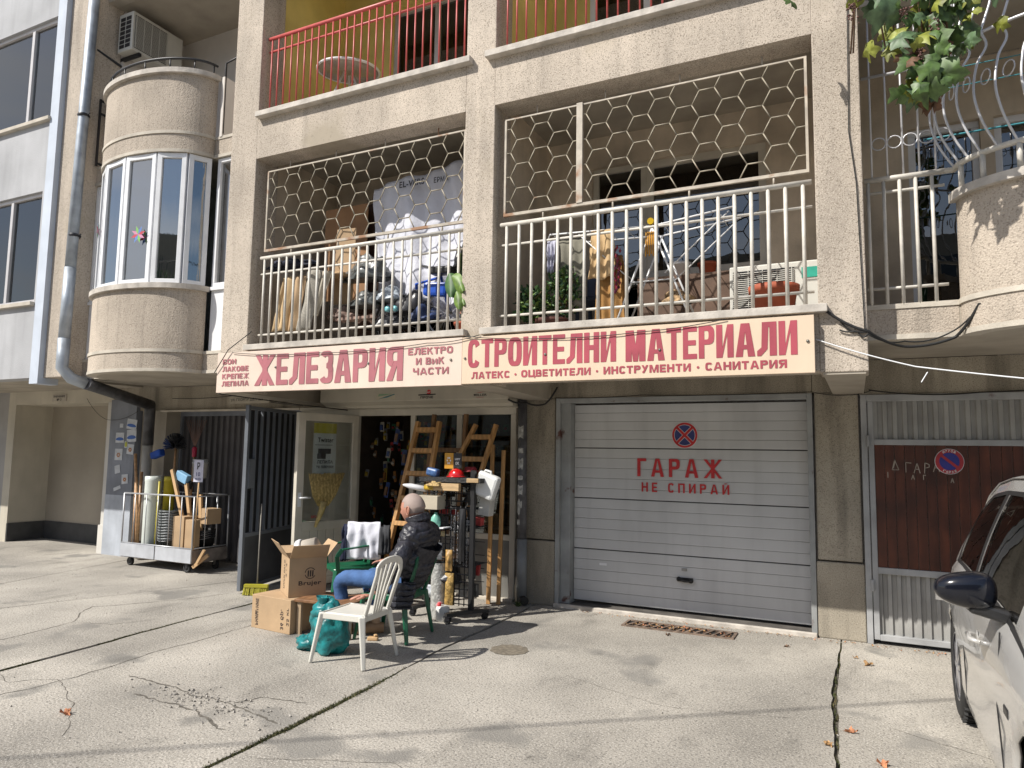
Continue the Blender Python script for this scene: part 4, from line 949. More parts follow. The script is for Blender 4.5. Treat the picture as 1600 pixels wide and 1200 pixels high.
# posters on the painted wall
WP=mat('paper_white',(.50,.52,.55),.8,var=.1,vs=10);PBL=mat('poster_blue',(.03,.10,.36),.6);POR=mat('poster_orange',(.40,.17,.06),.6,var=.3,vs=30);PYL=mat('poster_lime',(.42,.42,.05),.6)
yw=-.066
def poster(x,z,w_,h_,kind,label,rot=0):
    c=V(x,yw,z);m=MB();rt=lambda dx,dz,dy=0:(dx*math.cos(rot)-dz*math.sin(rot),dy,dx*math.sin(rot)+dz*math.cos(rot))
    m.cm=0;m.quad(rt(-w_/2,-h_/2),rt(w_/2,-h_/2),rt(w_/2,h_/2),rt(-w_/2,h_/2))
    m.cm=1
    if kind=='blue':m.quad(*[rt(w_*.47*math.cos(t),-h_*.18+h_*.22*math.sin(t)*(1 if math.sin(t)>0 else .5),-.002) for t in [2*PI*k/16 for k in range(16)]])
    elif kind=='flower':
        for k in range(6): t=k*PI/3;m.quad(*[rt(w_*.17*math.cos(t)+.014*math.cos(u),-h_*.05+h_*.14*math.sin(t)+.014*math.sin(u),-.002-k*.0002) for u in [2*PI*j/8 for j in range(8)]])
    elif kind=='lime':m.quad(*[rt(w_*.42*math.cos(t),h_*.42*math.sin(t),-.002) for t in [2*PI*k/16 for k in range(16)]])
    lone(m,'wall_sticker',[WP,{'blue':PBL,'flower':POR,'lime':PYL}.get(kind,WP)],label,'sticker',loc=tuple(c))
poster(-9.72,1.93,.22,.15,'blue','tilted white and blue flyer, topmost on the blue grey wall',-.12)
poster(-9.97,1.73,.19,.15,'blue','white and blue flyer at the left edge of the blue grey wall')
poster(-9.71,1.76,.21,.18,'blue','larger white and blue flyer beside the drain pipe',.05)
poster(-9.975,1.48,.17,.17,'flower','white flyer with an orange flower at the left edge of the wall')
poster(-9.72,1.56,.15,.15,'flower','white flyer with an orange flower below the larger blue flyer',-.1)
poster(-9.82,1.63,.07,.10,'lime','small lime green sticker between the blue and the flower flyer')
poster(-9.80,1.12,.14,.14,'flower','small white flyer with a yellow spot low on the wall',.1)
poster(-9.98,1.26,.12,.12,'plain','torn white paper scrap under the left flower flyer',.2)
poster(-9.95,1.91,.08,.06,'plain','small blank white sticker high on the blue grey wall')
poster(-9.96,.98,.16,.05,'plain','ragged white paper remnant above the pale dado',.3)
# street name plate under the banner
m=MB();m.box(-.36,.36,0,.02,-.05,.05);np_=lone(m,'street_plate',mat('plate_beige',(.40,.36,.29),.7,var=.1),'small beige street number plate under the left end of the banner','sign',loc=(-7.30,-.14,2.245))
t_=text('ул. ГЕОРГИ ДЕЛЧЕВ 22',-.33,.33,-.025,.025,BLACK,None,lambda x,z:(x,-.002,z),heavy=.001);t_.parent=np_
# ================================================================ CART
ct=thing('cage_trolley','wheeled grey cage trolley loaded with tools and buckets in front of the dark gate','trolley',(-8.4,-.35,0),(0,0,0))
CX0,CX1,CY0,CY1=-9.06,-7.70,-.58,-.02
def sk(x,y): return x+(y-CY0)*.0
m=MB();m.box(CX0,(CX0+CX1)/2-.01,CY0-.012,CY0,.13,.30);m.build('side_plate',mat('galv_plate',(.52,.54,.58),.45,metal=.3,var=.12,vs=4,streak=.3),ct)
m=MB();m.box((CX0+CX1)/2+.01,CX1,CY0-.012,CY0,.13,.30);m.build('side_plate',MATS['galv_plate'],ct)
m=MB();m.box(CX1,CX1+.012,CY0,CY1,.13,.29);m.build('side_plate',mat('rusty_plate',(.22,.19,.17),.7,metal=.2,var=.3,vs=6),ct)
m=MB();m.box(CX0,CX1,CY0,CY1,.12,.14);m.box(CX0,CX1,CY1-.012,CY1,.13,.3);m.box(CX0-.0,CX0+.012,CY0,CY1,.14,.3);m.build('deck',MATS['rusty_plate'],ct)
CW=mat('cage_wire',(.45,.46,.48),.4,metal=.5,var=.1)
m=MB();m.tube([(CX0,CY0,.97),(CX1,CY0,.97),(CX1,CY1,.97),(CX0,CY1,.97)],.011,6,closed=True)
for x,y in ((CX0,CY0),(CX1,CY0),(CX1,CY1),(CX0,CY1)): m.tube([(x,y,.13),(x,y,.97)],.011,6)
m.tube([(CX0,CY0,.31),(CX1,CY0,.31)],.009,6);m.tube([(CX1,CY0,.31),(CX1,CY1,.31)],.009,6);m.build('cage_frame',CW,ct)
for i in range(1,6):
    x=CX0+(CX1-CX0)*i/6
    for y in (CY0,CY1): m=MB();m.tube([(x,y,.3),(x,y,.97)],.006,6);m.build('cage_rod',CW,ct)
for i in range(1,3):
    y=CY0+(CY1-CY0)*i/3
    for x in (CX0,CX1): m=MB();m.tube([(x,y,.3),(x,y,.97)],.006,6);m.build('cage_rod',CW,ct)
def caster(x,y,parent,r=.062,top=.12,ang=0):
    m=MB();m.box(x-.012,x+.03,y-.025,y-.02,r,top);m.box(x-.012,x+.03,y+.02,y+.025,r,top);m.box(x-.03,x+.04,y-.03,y+.03,top-.005,top+.002);m.lathe([(0,-.022),(r*.35,-.022),(r*.35,.022),(0,.022)],(x,y,r),10,'y');k=m.build('caster',BLACK,parent)
    m=MB();m.lathe([(r*.35,-.014),(r*.6,-.014),(r*.62,-.018),(r*.95,-.018),(r,-.01),(r,.01),(r*.95,.018),(r*.62,.018),(r*.6,.014),(r*.35,.014)],(x,y,r),20,'y');m.build('wheel',mat('tyre_rubber',(.022,.022,.022),.8,var=.2,vs=20),k)
for x,y,r in ((CX0+.1,CY0+.08,.055),(CX1-.12,CY0+.05,.06),(CX0+.45,CY1-.1,.055),(CX1-.08,CY1-.1,.055)): caster(x,y,ct,r)
zt=.14
HND=mat('ash_handle',(.47,.27,.13),.5,var=.15,vs=6,wave=(5,'Z',.3));HND2=mat('beech_handle',(.55,.36,.19),.5,var=.12,vs=6)
for i,(x0,y0,x1,y1,z1,cv) in enumerate(((-8.86,-.50,-9.06,-.46,1.50,.05),(-8.92,-.44,-9.04,-.36,1.25,.04),(-9.0,-.46,-9.06,-.42,1.16,.03),(-8.98,-.3,-8.88,-.28,.75,.0))):
    m=MB();m.tube([(0,0,0),((x1-x0)*.4+cv,0,(z1-zt)*.4),(x1-x0,y1-y0,z1-zt)],[.019,.017,.021],8)
    lone(m,'tool_handle',HND,['longest curved wooden axe handle at the left end of the trolley','curved wooden handle just behind the longest axe handle','shorter wooden handle leaning at the left corner of the trolley','stubby wooden handle low in the left corner of the trolley'][i],'tool handle',loc=(x0,y0,zt),group='tool handles in the trolley')
m=MB();m.lathe([(0,0),(.105,0),(.108,.02),(.108,.98),(.112,1.0),(.112,1.06),(.09,1.065),(.09,.3),(0,.3)],(0,0,0),24);lone(m,'plastic_tube',mat('milky_plastic',(.60,.64,.60),.4,var=.08,vs=4),'tall milky white plastic roll standing in the trolley','plastic roll',loc=(-8.70,-.42,zt))
m=MB();m.lathe([(0,0),(.07,0),(.07,1.0),(.072,1.0),(.072,1.06),(0,1.06)],(0,0,0),18);lone(m,'yellow_roll',mat('yellow_film',(.48,.40,.03),.4,var=.15,vs=4),'tall yellow roll standing behind the milky white roll','plastic roll',loc=(-8.50,-.33,zt))
m=MB();m.tube([(0,0,0),(.02,0,1.0)],.013,8);lone(m,'yellow_pole',MATS['yellow_film'],'thin yellow rod beside the stacked grey buckets','rod',loc=(-8.50,-.50,zt))
ORD=['lowest','second','third','fourth','fifth','sixth','seventh','eighth','ninth','tenth','eleventh']
def buckets(x,y,n,c,r,h,label,z0=zt,dz=.028):
    mt=mat('bucket_'+c,{'grey':(.13,.145,.15),'black':(.018,.018,.02),'white':(.55,.56,.55)}[c],.45,var=.1,vs=8)
    t0=None
    for i in range(n):
        if t0 is None:
            t0=thing('bucket',label,'bucket',(x,y,z0),group='stacked %s buckets in the trolley'%c)
            m=MB();m.lathe([(0,.004),(r*.78,0),(r*.98,h-.02),(r*1.05,h-.02),(r*1.05,h),(r*.96,h),(r*.76,.01),(0,.012)],(0,0,0),22);m.build('body',mt,t0,local=True)
            m=MB();m.tube([(r*1.04*math.cos(t),r*1.04*math.sin(t)*.96,h-.01-.03*abs(math.sin(t))) for t in [PI*k/12 for k in range(-12,1)]],.003,5);m.build('bail',CW,t0,local=True)
        else: copy_tree(t0,loc=(x+R_.uniform(-.003,.003),y+R_.uniform(-.003,.003),z0+i*dz),label=ORD[i]+' %s bucket from the bottom of its nested stack in the trolley'%c if i<n-1 else 'topmost %s bucket of the nested stack in the trolley'%c)
buckets(-8.36,-.40,11,'grey',.135,.26,'lowest grey bucket of the nested stack in the trolley',dz=.036)
buckets(-7.88,-.28,4,'black',.16,.30,'lowest black bucket of the nested stack in the trolley')
m=MB();m.lathe([(0,0),(.09,0),(.1,.2),(.105,.2),(.105,.22),(.1,.22),(.1,.26),(.09,.26)],(0,0,0),20);lone(m,'pail',mat('bucket_white',(.55,.56,.55),.5,var=.1),'pale ribbed pail set upright behind the blue brush head','pail',loc=(-8.22,-.08,1.18))
m=MB();m.tube([(0,0,0),(0,0,1.04)],.03,8);lone(m,'post',GGREY,'grey square post standing at the back of the trolley','post',loc=(-8.22,-.08,.14))
def cbox(name,label,x,y,z,sx,sy,sz,rz,mt=CARDB,flaps=False,marks=()):
    t=thing(name,label,'box',(x,y,z),(0,0,rz))
    m=MB()
    if not flaps: m.box(-sx/2,sx/2,-sy/2,sy/2,0,sz);m.build('carton',mt,t,local=True,bevel=.004)
    else:
        th=.005
        m.box(-sx/2,sx/2,-sy/2,-sy/2+th,0,sz);m.box(-sx/2,sx/2,sy/2-th,sy/2,0,sz);m.box(-sx/2,-sx/2+th,-sy/2+th,sy/2-th,0,sz);m.box(sx/2-th,sx/2,-sy/2+th,sy/2-th,0,sz);m.box(-sx/2+th,sx/2-th,-sy/2+th,sy/2-th,0,th);m.build('carton',mt,t,local=True)
        for nm,hp,d,a_,L in flaps:
            m=MB();hp=V(*hp);d=V(*d);q=hp;w=V(-d.y,d.x,0)*(sx if abs(d.y)>.5 else sy)*.5
            up=d*math.cos(a_)*L+V(0,0,math.sin(a_)*L)
            v=[hp-w,hp+w,hp+w*.97+up,hp-w*.97+up];nn=(v[1]-v[0]).cross(v[3]-v[0]).normalized()*.004
            m._add([*v,*[x+nn for x in v]],[(0,1,2,3),(7,6,5,4),(0,4,5,1),(1,5,6,2),(2,6,7,3),(3,7,4,0)]);m.build('flap',mt,t,local=True)
    return t
cb=cbox('carton','tall open brown carton holding handles in the middle of the trolley',-8.03,-.42,zt,.20,.22,.56,0)
cb=cbox('carton','narrow brown carton right of the tall carton in the trolley',-7.80,-.50,zt,.16,.10,.53,0)
cb=cbox('carton','small brown carton lying on top of the black buckets',-7.80,-.24,.60,.22,.2,.20,-.2)
for i,(x0,x1,z1,lab) in enumerate(((-7.95,-8.35,1.30,'wooden handle of the blue brush rising from the tall carton'),(-7.93,-8.12,1.12,'pale wooden handle leaning behind the tall carton'),(-7.84,-7.90,.98,'short wooden handle standing in the narrow carton'))):
    m=MB();m.bar((0,0,0),(x1-x0,0,z1-.3),.05,.03,up=(0,1,0));lone(m,'tool_handle',HND2,lab,'tool handle',loc=(x0,-.42+.05*i,.3))
bb=thing('deck_brush','light blue brush head on a handle above the tall carton','brush',(-8.25,-.38,1.12))
m=MB();m.obox((-8.20,-.36,1.20),(.22,.08,.12),(0,.35,0));m.build('brush_block',mat('pale_blue_plastic',(.22,.42,.62),.4),bb,bevel=.01)
m=MB();m.obox((-8.17,-.33,1.12),(.2,.05,.1),(0,.35,0));m.build('bristles',BLACK,bb)
# cluster of hanging dark brushes over the white roll
hb=thing('chimney_brush','black and navy bundle of brushes sticking up behind the white roll','brush',(-8.55,-.2,1.3))
rr=random.Random(4);m=MB()
for i in range(260):
    th=rr.uniform(0,2*PI);ph=rr.uniform(-.3,1.4);d=V(math.cos(th)*math.cos(ph),math.sin(th)*math.cos(ph),math.sin(ph));m.cm=0 if d.x>-.35 else 1
    c=V(-8.60,-.2,1.60);m.bar(c,c+V(d.x*.19,d.y*.13,d.z*.18+.02),.022,.01,taper=.5)
m.build('bristles',[BLACK,mat('navy_bristle',(.01,.03,.12),.7)],hb)
m=MB();m.tube([(-8.6,-.2,.14),(-8.58,-.2,1.6)],.015,8);m.build('stick',HND,hb)
m=MB();m.obox((-8.88,-.25,1.50),(.2,.1,.1),(0,-.3,0));lone(m,'blue_cloth',mat('blue_rag',(.01,.06,.32),.8),'bright blue glove pack beside the black brushes','glove pack',bevel=.02)
rk=thing('rake_bundle','bundle of thin rake tines with a red ferrule behind the black brushes','rake',(-8.3,-.12,.14))
m=MB();m.tube([(-8.35,-.12,.14),(-8.30,-.12,1.5)],.015,8);m.build('stick',HND,rk)
m=MB();m.lathe([(.03,0),(.035,.12),(.02,.14)],(-8.30,-.12,1.47),10);m.build('ferrule',mat('crimson_plastic',(.35,.01,.04),.4),rk)
m=MB()
for i in range(10): m.tube([(-8.30,-.12,1.6),(-8.30+(i-4.5)*.045,-.12,1.98)],.004,5)
m.build('tines',mat('brown_tines',(.16,.09,.07),.6),rk)
m=MB();m.obox((0,0,0),(.04,.03,.26),(0,.9,.3));lone(m,'wood_offcut',HND2,'loose wooden handle end poking out under the right end of the trolley','tool handle',loc=(-7.60,-.52,.16))
m=MB();m.obox((0,0,0),(.03,.03,.2),(0,.5,.3));lone(m,'wood_offcut',HND2,'second wooden peg crossing the handle end at the trolley corner','tool handle',loc=(-7.57,-.55,.22))
pg=thing('price_sign','white card sign with a P on a wooden stick above the trolley','sign',(-7.66,-.56,.3))
m=MB();m.bar((-7.70,-.56,.3),(-7.66,-.56,1.20),.02,.012,up=(0,1,0));m.build('stick',HND2,pg)
m=MB();m.box(-7.75,-7.58,-.575,-.57,1.16,1.44);m.build('card',mat('card_white',(.55,.55,.66),.7),pg)
text('Р',-7.69,-7.64,1.32,1.41,BLACK,pg,PS(-.577),heavy=.005);text('10',-7.70,-7.63,1.235,1.285,BLU,pg,PS(-.577),heavy=.002);text('лв.бр',-7.72,-7.61,1.18,1.215,BLU,pg,PS(-.577),heavy=.001)
# ================================================================ broom leaning on the gate
bm_=thing('broom','yellow bristle broom standing against the open steel gate','broom',(-6.0,-1.1,0))
m=MB();m.tube([(-6.00,-1.13,.10),(-6.10,-1.02,.98)],.007,8);m.build('stick',mat('grey_stick',(.25,.23,.20),.7),bm_)
m=MB();m.obox((-5.99,-1.15,.105),(.26,.05,.03),(0,0,.45));m.build('block',mat('broom_yellow',(.42,.38,.03),.5),bm_)
m=MB();rr=random.Random(2)
for i in range(160):
    t=rr.uniform(-.12,.12);s_=rr.uniform(-.02,.02);b_=V(-5.99+t*math.cos(.45),-1.15+t*math.sin(.45)+s_,.10);m.bar(b_,b_+V(t*.1,s_*.5,-.095),.006,.006)
m.build('bristles',mat('broom_bristle',(.48,.44,.06),.7,var=.2,vs=40),bm_)
# ================================================================ cartons
INK=mat('carton_ink',(.05,.035,.03),.8,var=.3,vs=40)
def marks(t,face,items,s=.001):
    for txt,x0,x1,z0,z1,rot in items:
        if face=='l': f=lambda x,z:(-S2x-s,-x,z)
        q=text(txt,x0,x1,z0,z1,INK,None,(lambda x,z:(z,-S2y-s,x)) if (rot and face=='f') else ((lambda x,z:(x,-S2y-s,z)) if face=='f' else ((lambda x,z:(-S2x-s,-z,x)) if rot else (lambda x,z:(-S2x-s,-x,z)))),heavy=.002)
        q.parent=t
# lower cartons
S2x,S2y=.26,.18
t=cbox('carton','closed brown carton with black print, lowest and leftmost of the three cartons',-4.72,-2.04,0,.50,.34,.29,-.09);S2x,S2y=.25,.17
q=text('ВНИМАНИЕ',.03,.26,-.20,-.16,INK,None,lambda x,z:(z,-.1715,x),heavy=.003);q.parent=t
q=text('36 бр.',.03,.2,.12,.17,INK,None,lambda x,z:(z,-.1715,x),heavy=.003);q.parent=t
q=text('25 кг',.07,.22,.205,.235,INK,None,lambda x,z:(z,-.1715,x),heavy=.002);q.parent=t
sx,sy,sz=.40,.30,.34
t=cbox('carton','open brown carton with a brush logo standing on the lower carton',-4.63,-1.93,.295,.36,.33,.34,-.62,flaps=(('a',(0,-.165,.34),(0,-1,0),.95,.17),('b',(0,.165,.34),(0,1,0),.9,.15),('c',(-.18,0,.34),(-1,0,0),.35,.15),('d',(.18,0,.34),(1,0,0),.8,.17)))
m=MB()
for k in range(26):
    t0,t1=.6+k*.2,.6+(k+1)*.2
    if k in (12,13):continue
    m.quad(*[(.1815,.02+rr_*math.cos(tt),.20+rr_*math.sin(tt)) for rr_,tt in ((.05,t0),(.05,t1),(.043,t1),(.043,t0))])
for x in (-.005,.015,.035): m.quad((.1815,x,.17),(.1815,x+.012,.17),(.1815,x+.014,.225),(.1815,x+.002,.225))
o=m.build('logo',INK,t,local=True)
q=text('Brujer',-.08,.12,.085,.135,INK,None,lambda x,z:(.1815,x,z),heavy=.003);q.parent=t
q=text('ПАЗИ СУХО',.05,.30,-.05,.0,INK,None,lambda x,z:(z,-.1665,x),heavy=.003);q.parent=t
q=text('2 : 4',.16,.28,.04,.08,INK,None,lambda x,z:(z,-.1665,x),heavy=.004);q.parent=t
cn=thing('lidded_pail','white plastic pail lid sticking up out of the open carton','pail',(-4.66,-1.93,.60))
m=MB();m.lathe([(0,.03),(.12,.03),(.13,.02),(.135,-.01),(.13,-.03),(.125,-.03)],(0,0,0),28,'x');o=m.build('lid',mat('white_lid',(.66,.66,.66),.35,var=.05),cn,local=True);o.rotation_euler=(0,.3,3.6)
m=MB();m.lathe([(.12,.0),(.11,-.16),(0,-.16)],(0,0,0),28,'x');o=m.build('body',mat('pale_pail',(.50,.45,.38),.5,var=.06),cn,local=True);o.rotation_euler=(0,.3,3.6)
cn.location=(-4.66,-1.93,.64)
# small brown table
tb=thing('low_table','low brown wooden side table between the cartons and the net bag','table',(-4.2,-2.0,0),(0,0,.1))
BRW=mat('brown_veneer',(.26,.13,.06),.55,var=.2,vs=5,wave=(4,'X',.4))
m=MB();m.box(-.30,.26,-.17,.22,.275,.30);m.build('tabletop',BRW,tb,local=True,bevel=.004)
for x,y in ((-.28,-.15),(.22,-.15),(.22,.18),(-.28,.18)): m=MB();m.box(x,x+.04,y,y+.03,0,.275);m.build('leg',mat('leg_pale',(.38,.28,.18),.6,var=.1),tb,local=True)
# teal net bag
TEAL=mat('teal_plastic',(.010,.17,.18),.36,var=.45,vs=14,bump=.5,bs=30,bdist=.012,spec=.5)
def blob(c,rx,ry,rz,seed,amp=.18,n=26,fold=5):
    def fn(u,v):
        th=u*2*PI;ph=(v-.5)*PI;d=V(math.cos(ph)*math.cos(th),math.cos(ph)*math.sin(th),math.sin(ph))
        k=1+amp*nz(d.x*1.6,d.y*1.6,d.z*1.6,seed)+amp*.45*abs(nz(d.x*fold,d.y*fold,d.z*fold,seed+3))
        return (c[0]+d.x*rx*k,c[1]+d.y*ry*k,max(.002,c[2]+d.z*rz*k) if c[2]>-.5 else c[2]+d.z*rz*k)
    return fn
bg_=thing('plastic_bag','crumpled teal plastic bag full of goods between the white chair and the table','bag',(-3.93,-2.5,0))
m=MB();m.grid(blob((-3.84,-2.48,.16),.15,.12,.21,1,.38,fold=7),44,34);m.grid(blob((-3.90,-2.46,.27),.105,.09,.13,4,.5,fold=7),36,26);m.grid(blob((-4.04,-2.50,.05),.12,.07,.06,2,.6),26,18);m.build('bag_body',TEAL,bg_)
m=MB();m.grid(lambda u,v:(-3.93+.045*math.cos(u*2*PI)*(1+.5*v)*(1+.3*math.sin(u*17)),-2.46+.04*math.sin(u*2*PI)*(1+.5*v),.36+.06*v),20,4);m.build('bag_neck',TEAL,bg_)
# ================================================================ plastic chairs
def arcpts(a,b,h,n=10):
    return [a+(b-a)*(i/n)+V(0,0,1)*h*math.sin(PI*i/n) for i in range(n+1)]
def chair(label,mt,loc,rz,arms=True,name='plastic_chair',W=.42,Dp=.40,sh=.37,bh=.80,slats=4,lean=.10):
    """local: faces +Y"""
    t=thing(name,label,'chair',loc,(0,0,rz))
    m=MB()
    def seat(u,v):
        x=(u-.5)*W*(.92+.08*v);y=(v-.5)*Dp;z=sh-.012*math.cos((u-.5)*PI)*math.sin(v*PI)-(.015*(v-.85)/.15 if v>.85 else 0);return (x,y,z)
    m.grid(seat,12,12);m.build('seat',mt,t,local=True,solid=.008)
    m=MB()
    sk_=[(-W/2*.92,-Dp/2),(W/2*.92,-Dp/2),(W/2,Dp/2),(-W/2,Dp/2)]
    for p,q in zip(sk_,sk_[1:]+sk_[:1]): m.bar((*p,sh-.022),(*q,sh-.022),.012,.045)
    m.build('apron',mt,t,local=True,bevel=.004)
    for sx in (-1,1):
        for sy in (-1,1):
            m=MB();tx=sx*W/2*.95;ty=sy*Dp/2*.95;bx_=sx*(W/2+.035);by=sy*(Dp/2+.05)
            m.bar((tx,ty,sh-.005),(bx_,by,0),.05,.04,up=(sx*.7,sy*.7,0),taper=.62);m.build('leg',mt,t,local=True,bevel=.008)
    yb=-Dp/2
    P0=V(-W/2+.02,yb,sh);P1=V(W/2-.02,yb,sh)
    T0=V(-W/2+.01,yb-lean,bh-.12);T1=V(W/2-.01,yb-lean,bh-.12)
    m=MB();top=[T0+(T1-T0)*(.5-.5*math.cos(PI*i/14))+V(0,-.02*math.sin(PI*i/14),.12*math.sin(PI*i/14)**.55) for i in range(15)]
    path=[P0,P0+(T0-P0)*.5,*top,P1+(T1-P1)*.5,P1]
    for i,(p,q) in enumerate(zip(path,path[1:])):
        m.bar(p,q,.045 if 2<=i<=len(path)-4 else .035,.016,up=(0,1,0)) if False else None
    # flat ribbon frame with thickness
    n=len(path);vs=[];c=V(0,yb-lean*.6,(sh+bh)/2)
    for i,p in enumerate(path):
        d=(path[min(i+1,n-1)]-path[max(0,i-1)]).normalized();nn=V(0,1,lean/(bh-sh)).normalized();s_=d.cross(nn).normalized();s_=s_ if s_.dot(p-c)>0 else -s_
        wd=.05 if 2<i<n-3 else .04
        for a_,b_ in ((0,.009),(0,-.009),(-wd,-.009),(-wd,.009)): vs.append(p+s_*a_+nn*b_)
    fs=[]
    for i in range(n-1):
        for k in range(4): fs.append((i*4+k,i*4+(k+1)%4,i*4+4+(k+1)%4,i*4+4+k))
    fs+=[(0,1,2,3),((n-1)*4+3,(n-1)*4+2,(n-1)*4+1,(n-1)*4)]
    m.smooth=False;m._add(vs,fs);fr=m.build('back_frame',mt,t,local=True,bevel=.006)
    for i in range(slats):
        u=(i+1)/(slats+1);xb=(u-.5)*W*.42;xt=(u-.5)*W*.86
        zt_=bh-.12+.12*math.sin(PI*(.5+(u-.5)*.8))**.55-.045
        pts=[V(xb,yb-.002,sh),V(xb+(xt-xb)*.25,yb-lean*.45,sh+(zt_-sh)*.5),V(xt,yb-lean*1.05,zt_)]
        m=MB();vs=[]
        N=8
        P=[pts[0]*(1-s)**2+pts[1]*2*s*(1-s)+pts[2]*s*s for s in [k/N for k in range(N+1)]]
        for p,q in zip(P,P[1:]): m.bar(p,q,.026,.010,up=(0,1,.2))
        m.build('back_slat',mt,t,local=True)
    if arms:
        for sx in (-1,1):
            x=sx*(W/2+.012);m=MB()
            pp=[V(x,Dp/2-.02,sh-.01),V(x+sx*.02,Dp/2+.0,sh+.13),V(x+sx*.02,Dp/2-.05,sh+.20),V(x+sx*.015,0,sh+.215),V(sx*(W/2),yb-lean*.55,sh+.24)]
            P=[]
            for a_,b_ in zip(pp,pp[1:]): P+= [a_+(b_-a_)*k/3 for k in range(3)]
            P.append(pp[-1])
            for p,q in zip(P,P[1:]): m.bar(p,q+(q-p)*.15,.045,.016,up=(sx,0,.25) if abs((q-p).normalized().z)>.8 else (0,0,1))
            m.build('armrest',mt,t,local=True,bevel=.005)
    return t
WCH=mat('white_chair_plastic',(.60,.585,.53),.42,var=.05,vs=4);GCH=mat('green_chair_plastic',(.006,.105,.05),.35,var=.12,vs=5,spec=.6)
chair('white plastic garden chair with a slatted arched back standing in the sun',WCH,(-3.55,-2.53,0),PI/2+.05,arms=False,W=.38,Dp=.38,sh=.37,bh=.80)
chair('green plastic chair occupied by the seated man',GCH,(-3.70,-1.80,0),PI/2+.12,arms=False,W=.42,Dp=.40,sh=.38,bh=.76,lean=.09)
chair('empty green plastic armchair with a white and navy garment hung over it',GCH,(-5.02,-.78,0),PI/2+.95,arms=True,W=.44,Dp=.42,sh=.36,bh=.74)
# garment over the second chair
gm=thing('draped_jacket','white garment with navy edge hung over the back of the empty green chair','garment',(-4.8,-.8,.4))
def drape(x0,y0,x1,y1,zt_,zb_,off,seed,amp=.015):
    d=V(x1-x0,y1-y0,0).normalized();n=V(d.y,-d.x,0)
    def fn(u,v):
        p=V(x0+(x1-x0)*u,y0+(y1-y0)*u,0)
        s=v*2-1 # -1 front bottom, 1 back bottom
        z=zt_-abs(s)**1.1*(zt_-zb_)-.02*u*0;o=math.copysign(min(abs(s)*4,1)*off,s)
        p=p+n*(-o)+n*(nz(u*4,v*6,0,seed)*amp*2+math.sin(u*17+seed)*amp*abs(s));return (p.x+nz(v*3,u*3,1,seed)*.02,p.y,z+nz(u*3,v*3,2,seed)*amp)
    return fn
m=MB();m.grid(drape(-4.98,-.88,-4.66,-.74,.83,.44,.035,1),24,30);m.build('white_cloth',mat('white_cotton',(.66,.67,.74),.85,var=.05,vs=10,bump=.3,bs=30),gm,solid=.004)
m=MB();m.grid(drape(-5.03,-.89,-4.975,-.875,.80,.42,.045,2),6,30);m.build('navy_edge',mat('navy_cloth',(.012,.018,.05),.85,var=.2),gm,solid=.006)
m=MB();m.grid(drape(-4.66,-.74,-4.56,-.70,.80,.50,.045,3),8,20);m.build('grey_lining',mat('dark_grey_cloth',(.04,.042,.048),.85,var=.2),gm,solid=.006)
# ================================================================ THE SEATED MAN
def skin(name,verts,edges,radii,mt,parent=None,root=0,sub=2,disp=0,dscale=.1):
    me=bpy.data.meshes.new(name);me.from_pydata([tuple(v) for v in verts],edges,[]);o=bpy.data.objects.new(name,me);S.collection.objects.link(o)
    sm=o.modifiers.new('skin','SKIN');sm.use_smooth_shade=True;sm.branch_smoothing=.6
    for i,v in enumerate(me.skin_vertices[0].data):
        r=radii[i];v.radius=(r,r) if not isinstance(r,tuple) else r;v.use_root=(i==root)
    s_=o.modifiers.new('sub','SUBSURF');s_.levels=sub;s_.render_levels=sub
    if disp:
        tx=bpy.data.textures.new(name+'_folds','CLOUDS');tx.noise_scale=dscale;tx.noise_depth=3
        d=o.modifiers.new('folds','DISPLACE');d.texture=tx;d.strength=disp;d.mid_level=.5;d.texture_coords='LOCAL'
    dg=bpy.context.evaluated_depsgraph_get();dg.update();m2=bpy.data.meshes.new_from_object(o.evaluated_get(dg));bpy.data.objects.remove(o)
    for p in m2.polygons:p.use_smooth=True
    m2.materials.clear();m2.materials.append(mt);ob=bpy.data.objects.new(name,m2);S.collection.objects.link(ob)
    if parent:ob.parent=parent
    return ob
MAN=V(-3.5,-1.8,0)
man=thing('person','grey haired seated man in a black quilted jacket and blue jeans, turned to the left','person',tuple(MAN))
SKN=mat('skin',(.44,.21,.145),.55,var=.12,vs=14)
JKT=mat('black_quilt',(.022,.022,.030),.42,var=.2,vs=9,bump=.8,bs=22,bdist=.02,spec=.5)
JEAN=mat('blue_denim',(.05,.115,.27),.85,var=.2,vs=8,bump=.4,bs=40)
SHOE=mat('tan_shoe',(.30,.19,.11),.6,var=.15)
def L(*a): return V(*a)-MAN
# body: legs, torso, arms, neck as one mesh
pel=L(-3.60,-1.80,.47);ch1=L(-3.52,-1.80,.62);ch2=L(-3.43,-1.80,.82);nk0=L(-3.46,-1.80,.92);nk1=L(-3.50,-1.79,.98)
lsh=L(-3.44,-1.97,.87);lel=L(-3.49,-2.10,.63);lwr=L(-3.60,-2.26,.435);lha=L(-3.62,-2.33,.405)
rsh=L(-3.47,-1.62,.87);rel=L(-3.70,-1.52,.72);rwr=L(-3.93,-1.62,.60);rha=L(-3.93,-1.50,.70)
lhp=L(-3.64,-1.90,.46);lkn=L(-4.17,-1.98,.47);lan=L(-4.10,-1.96,.13);lft=L(-4.12,-1.955,.06);lto=L(-4.26,-1.96,.04)
rhp=L(-3.64,-1.70,.46);rkn=L(-4.05,-1.72,.46);ran=L(-3.86,-1.84,.13);rft=L(-3.84,-1.85,.07);rto=L(-3.95,-1.93,.04)
body_v=[pel,ch1,ch2,nk0,nk1,lsh,lel,lwr,rsh,rel,rwr,lhp,lkn,lan,rhp,rkn,ran]
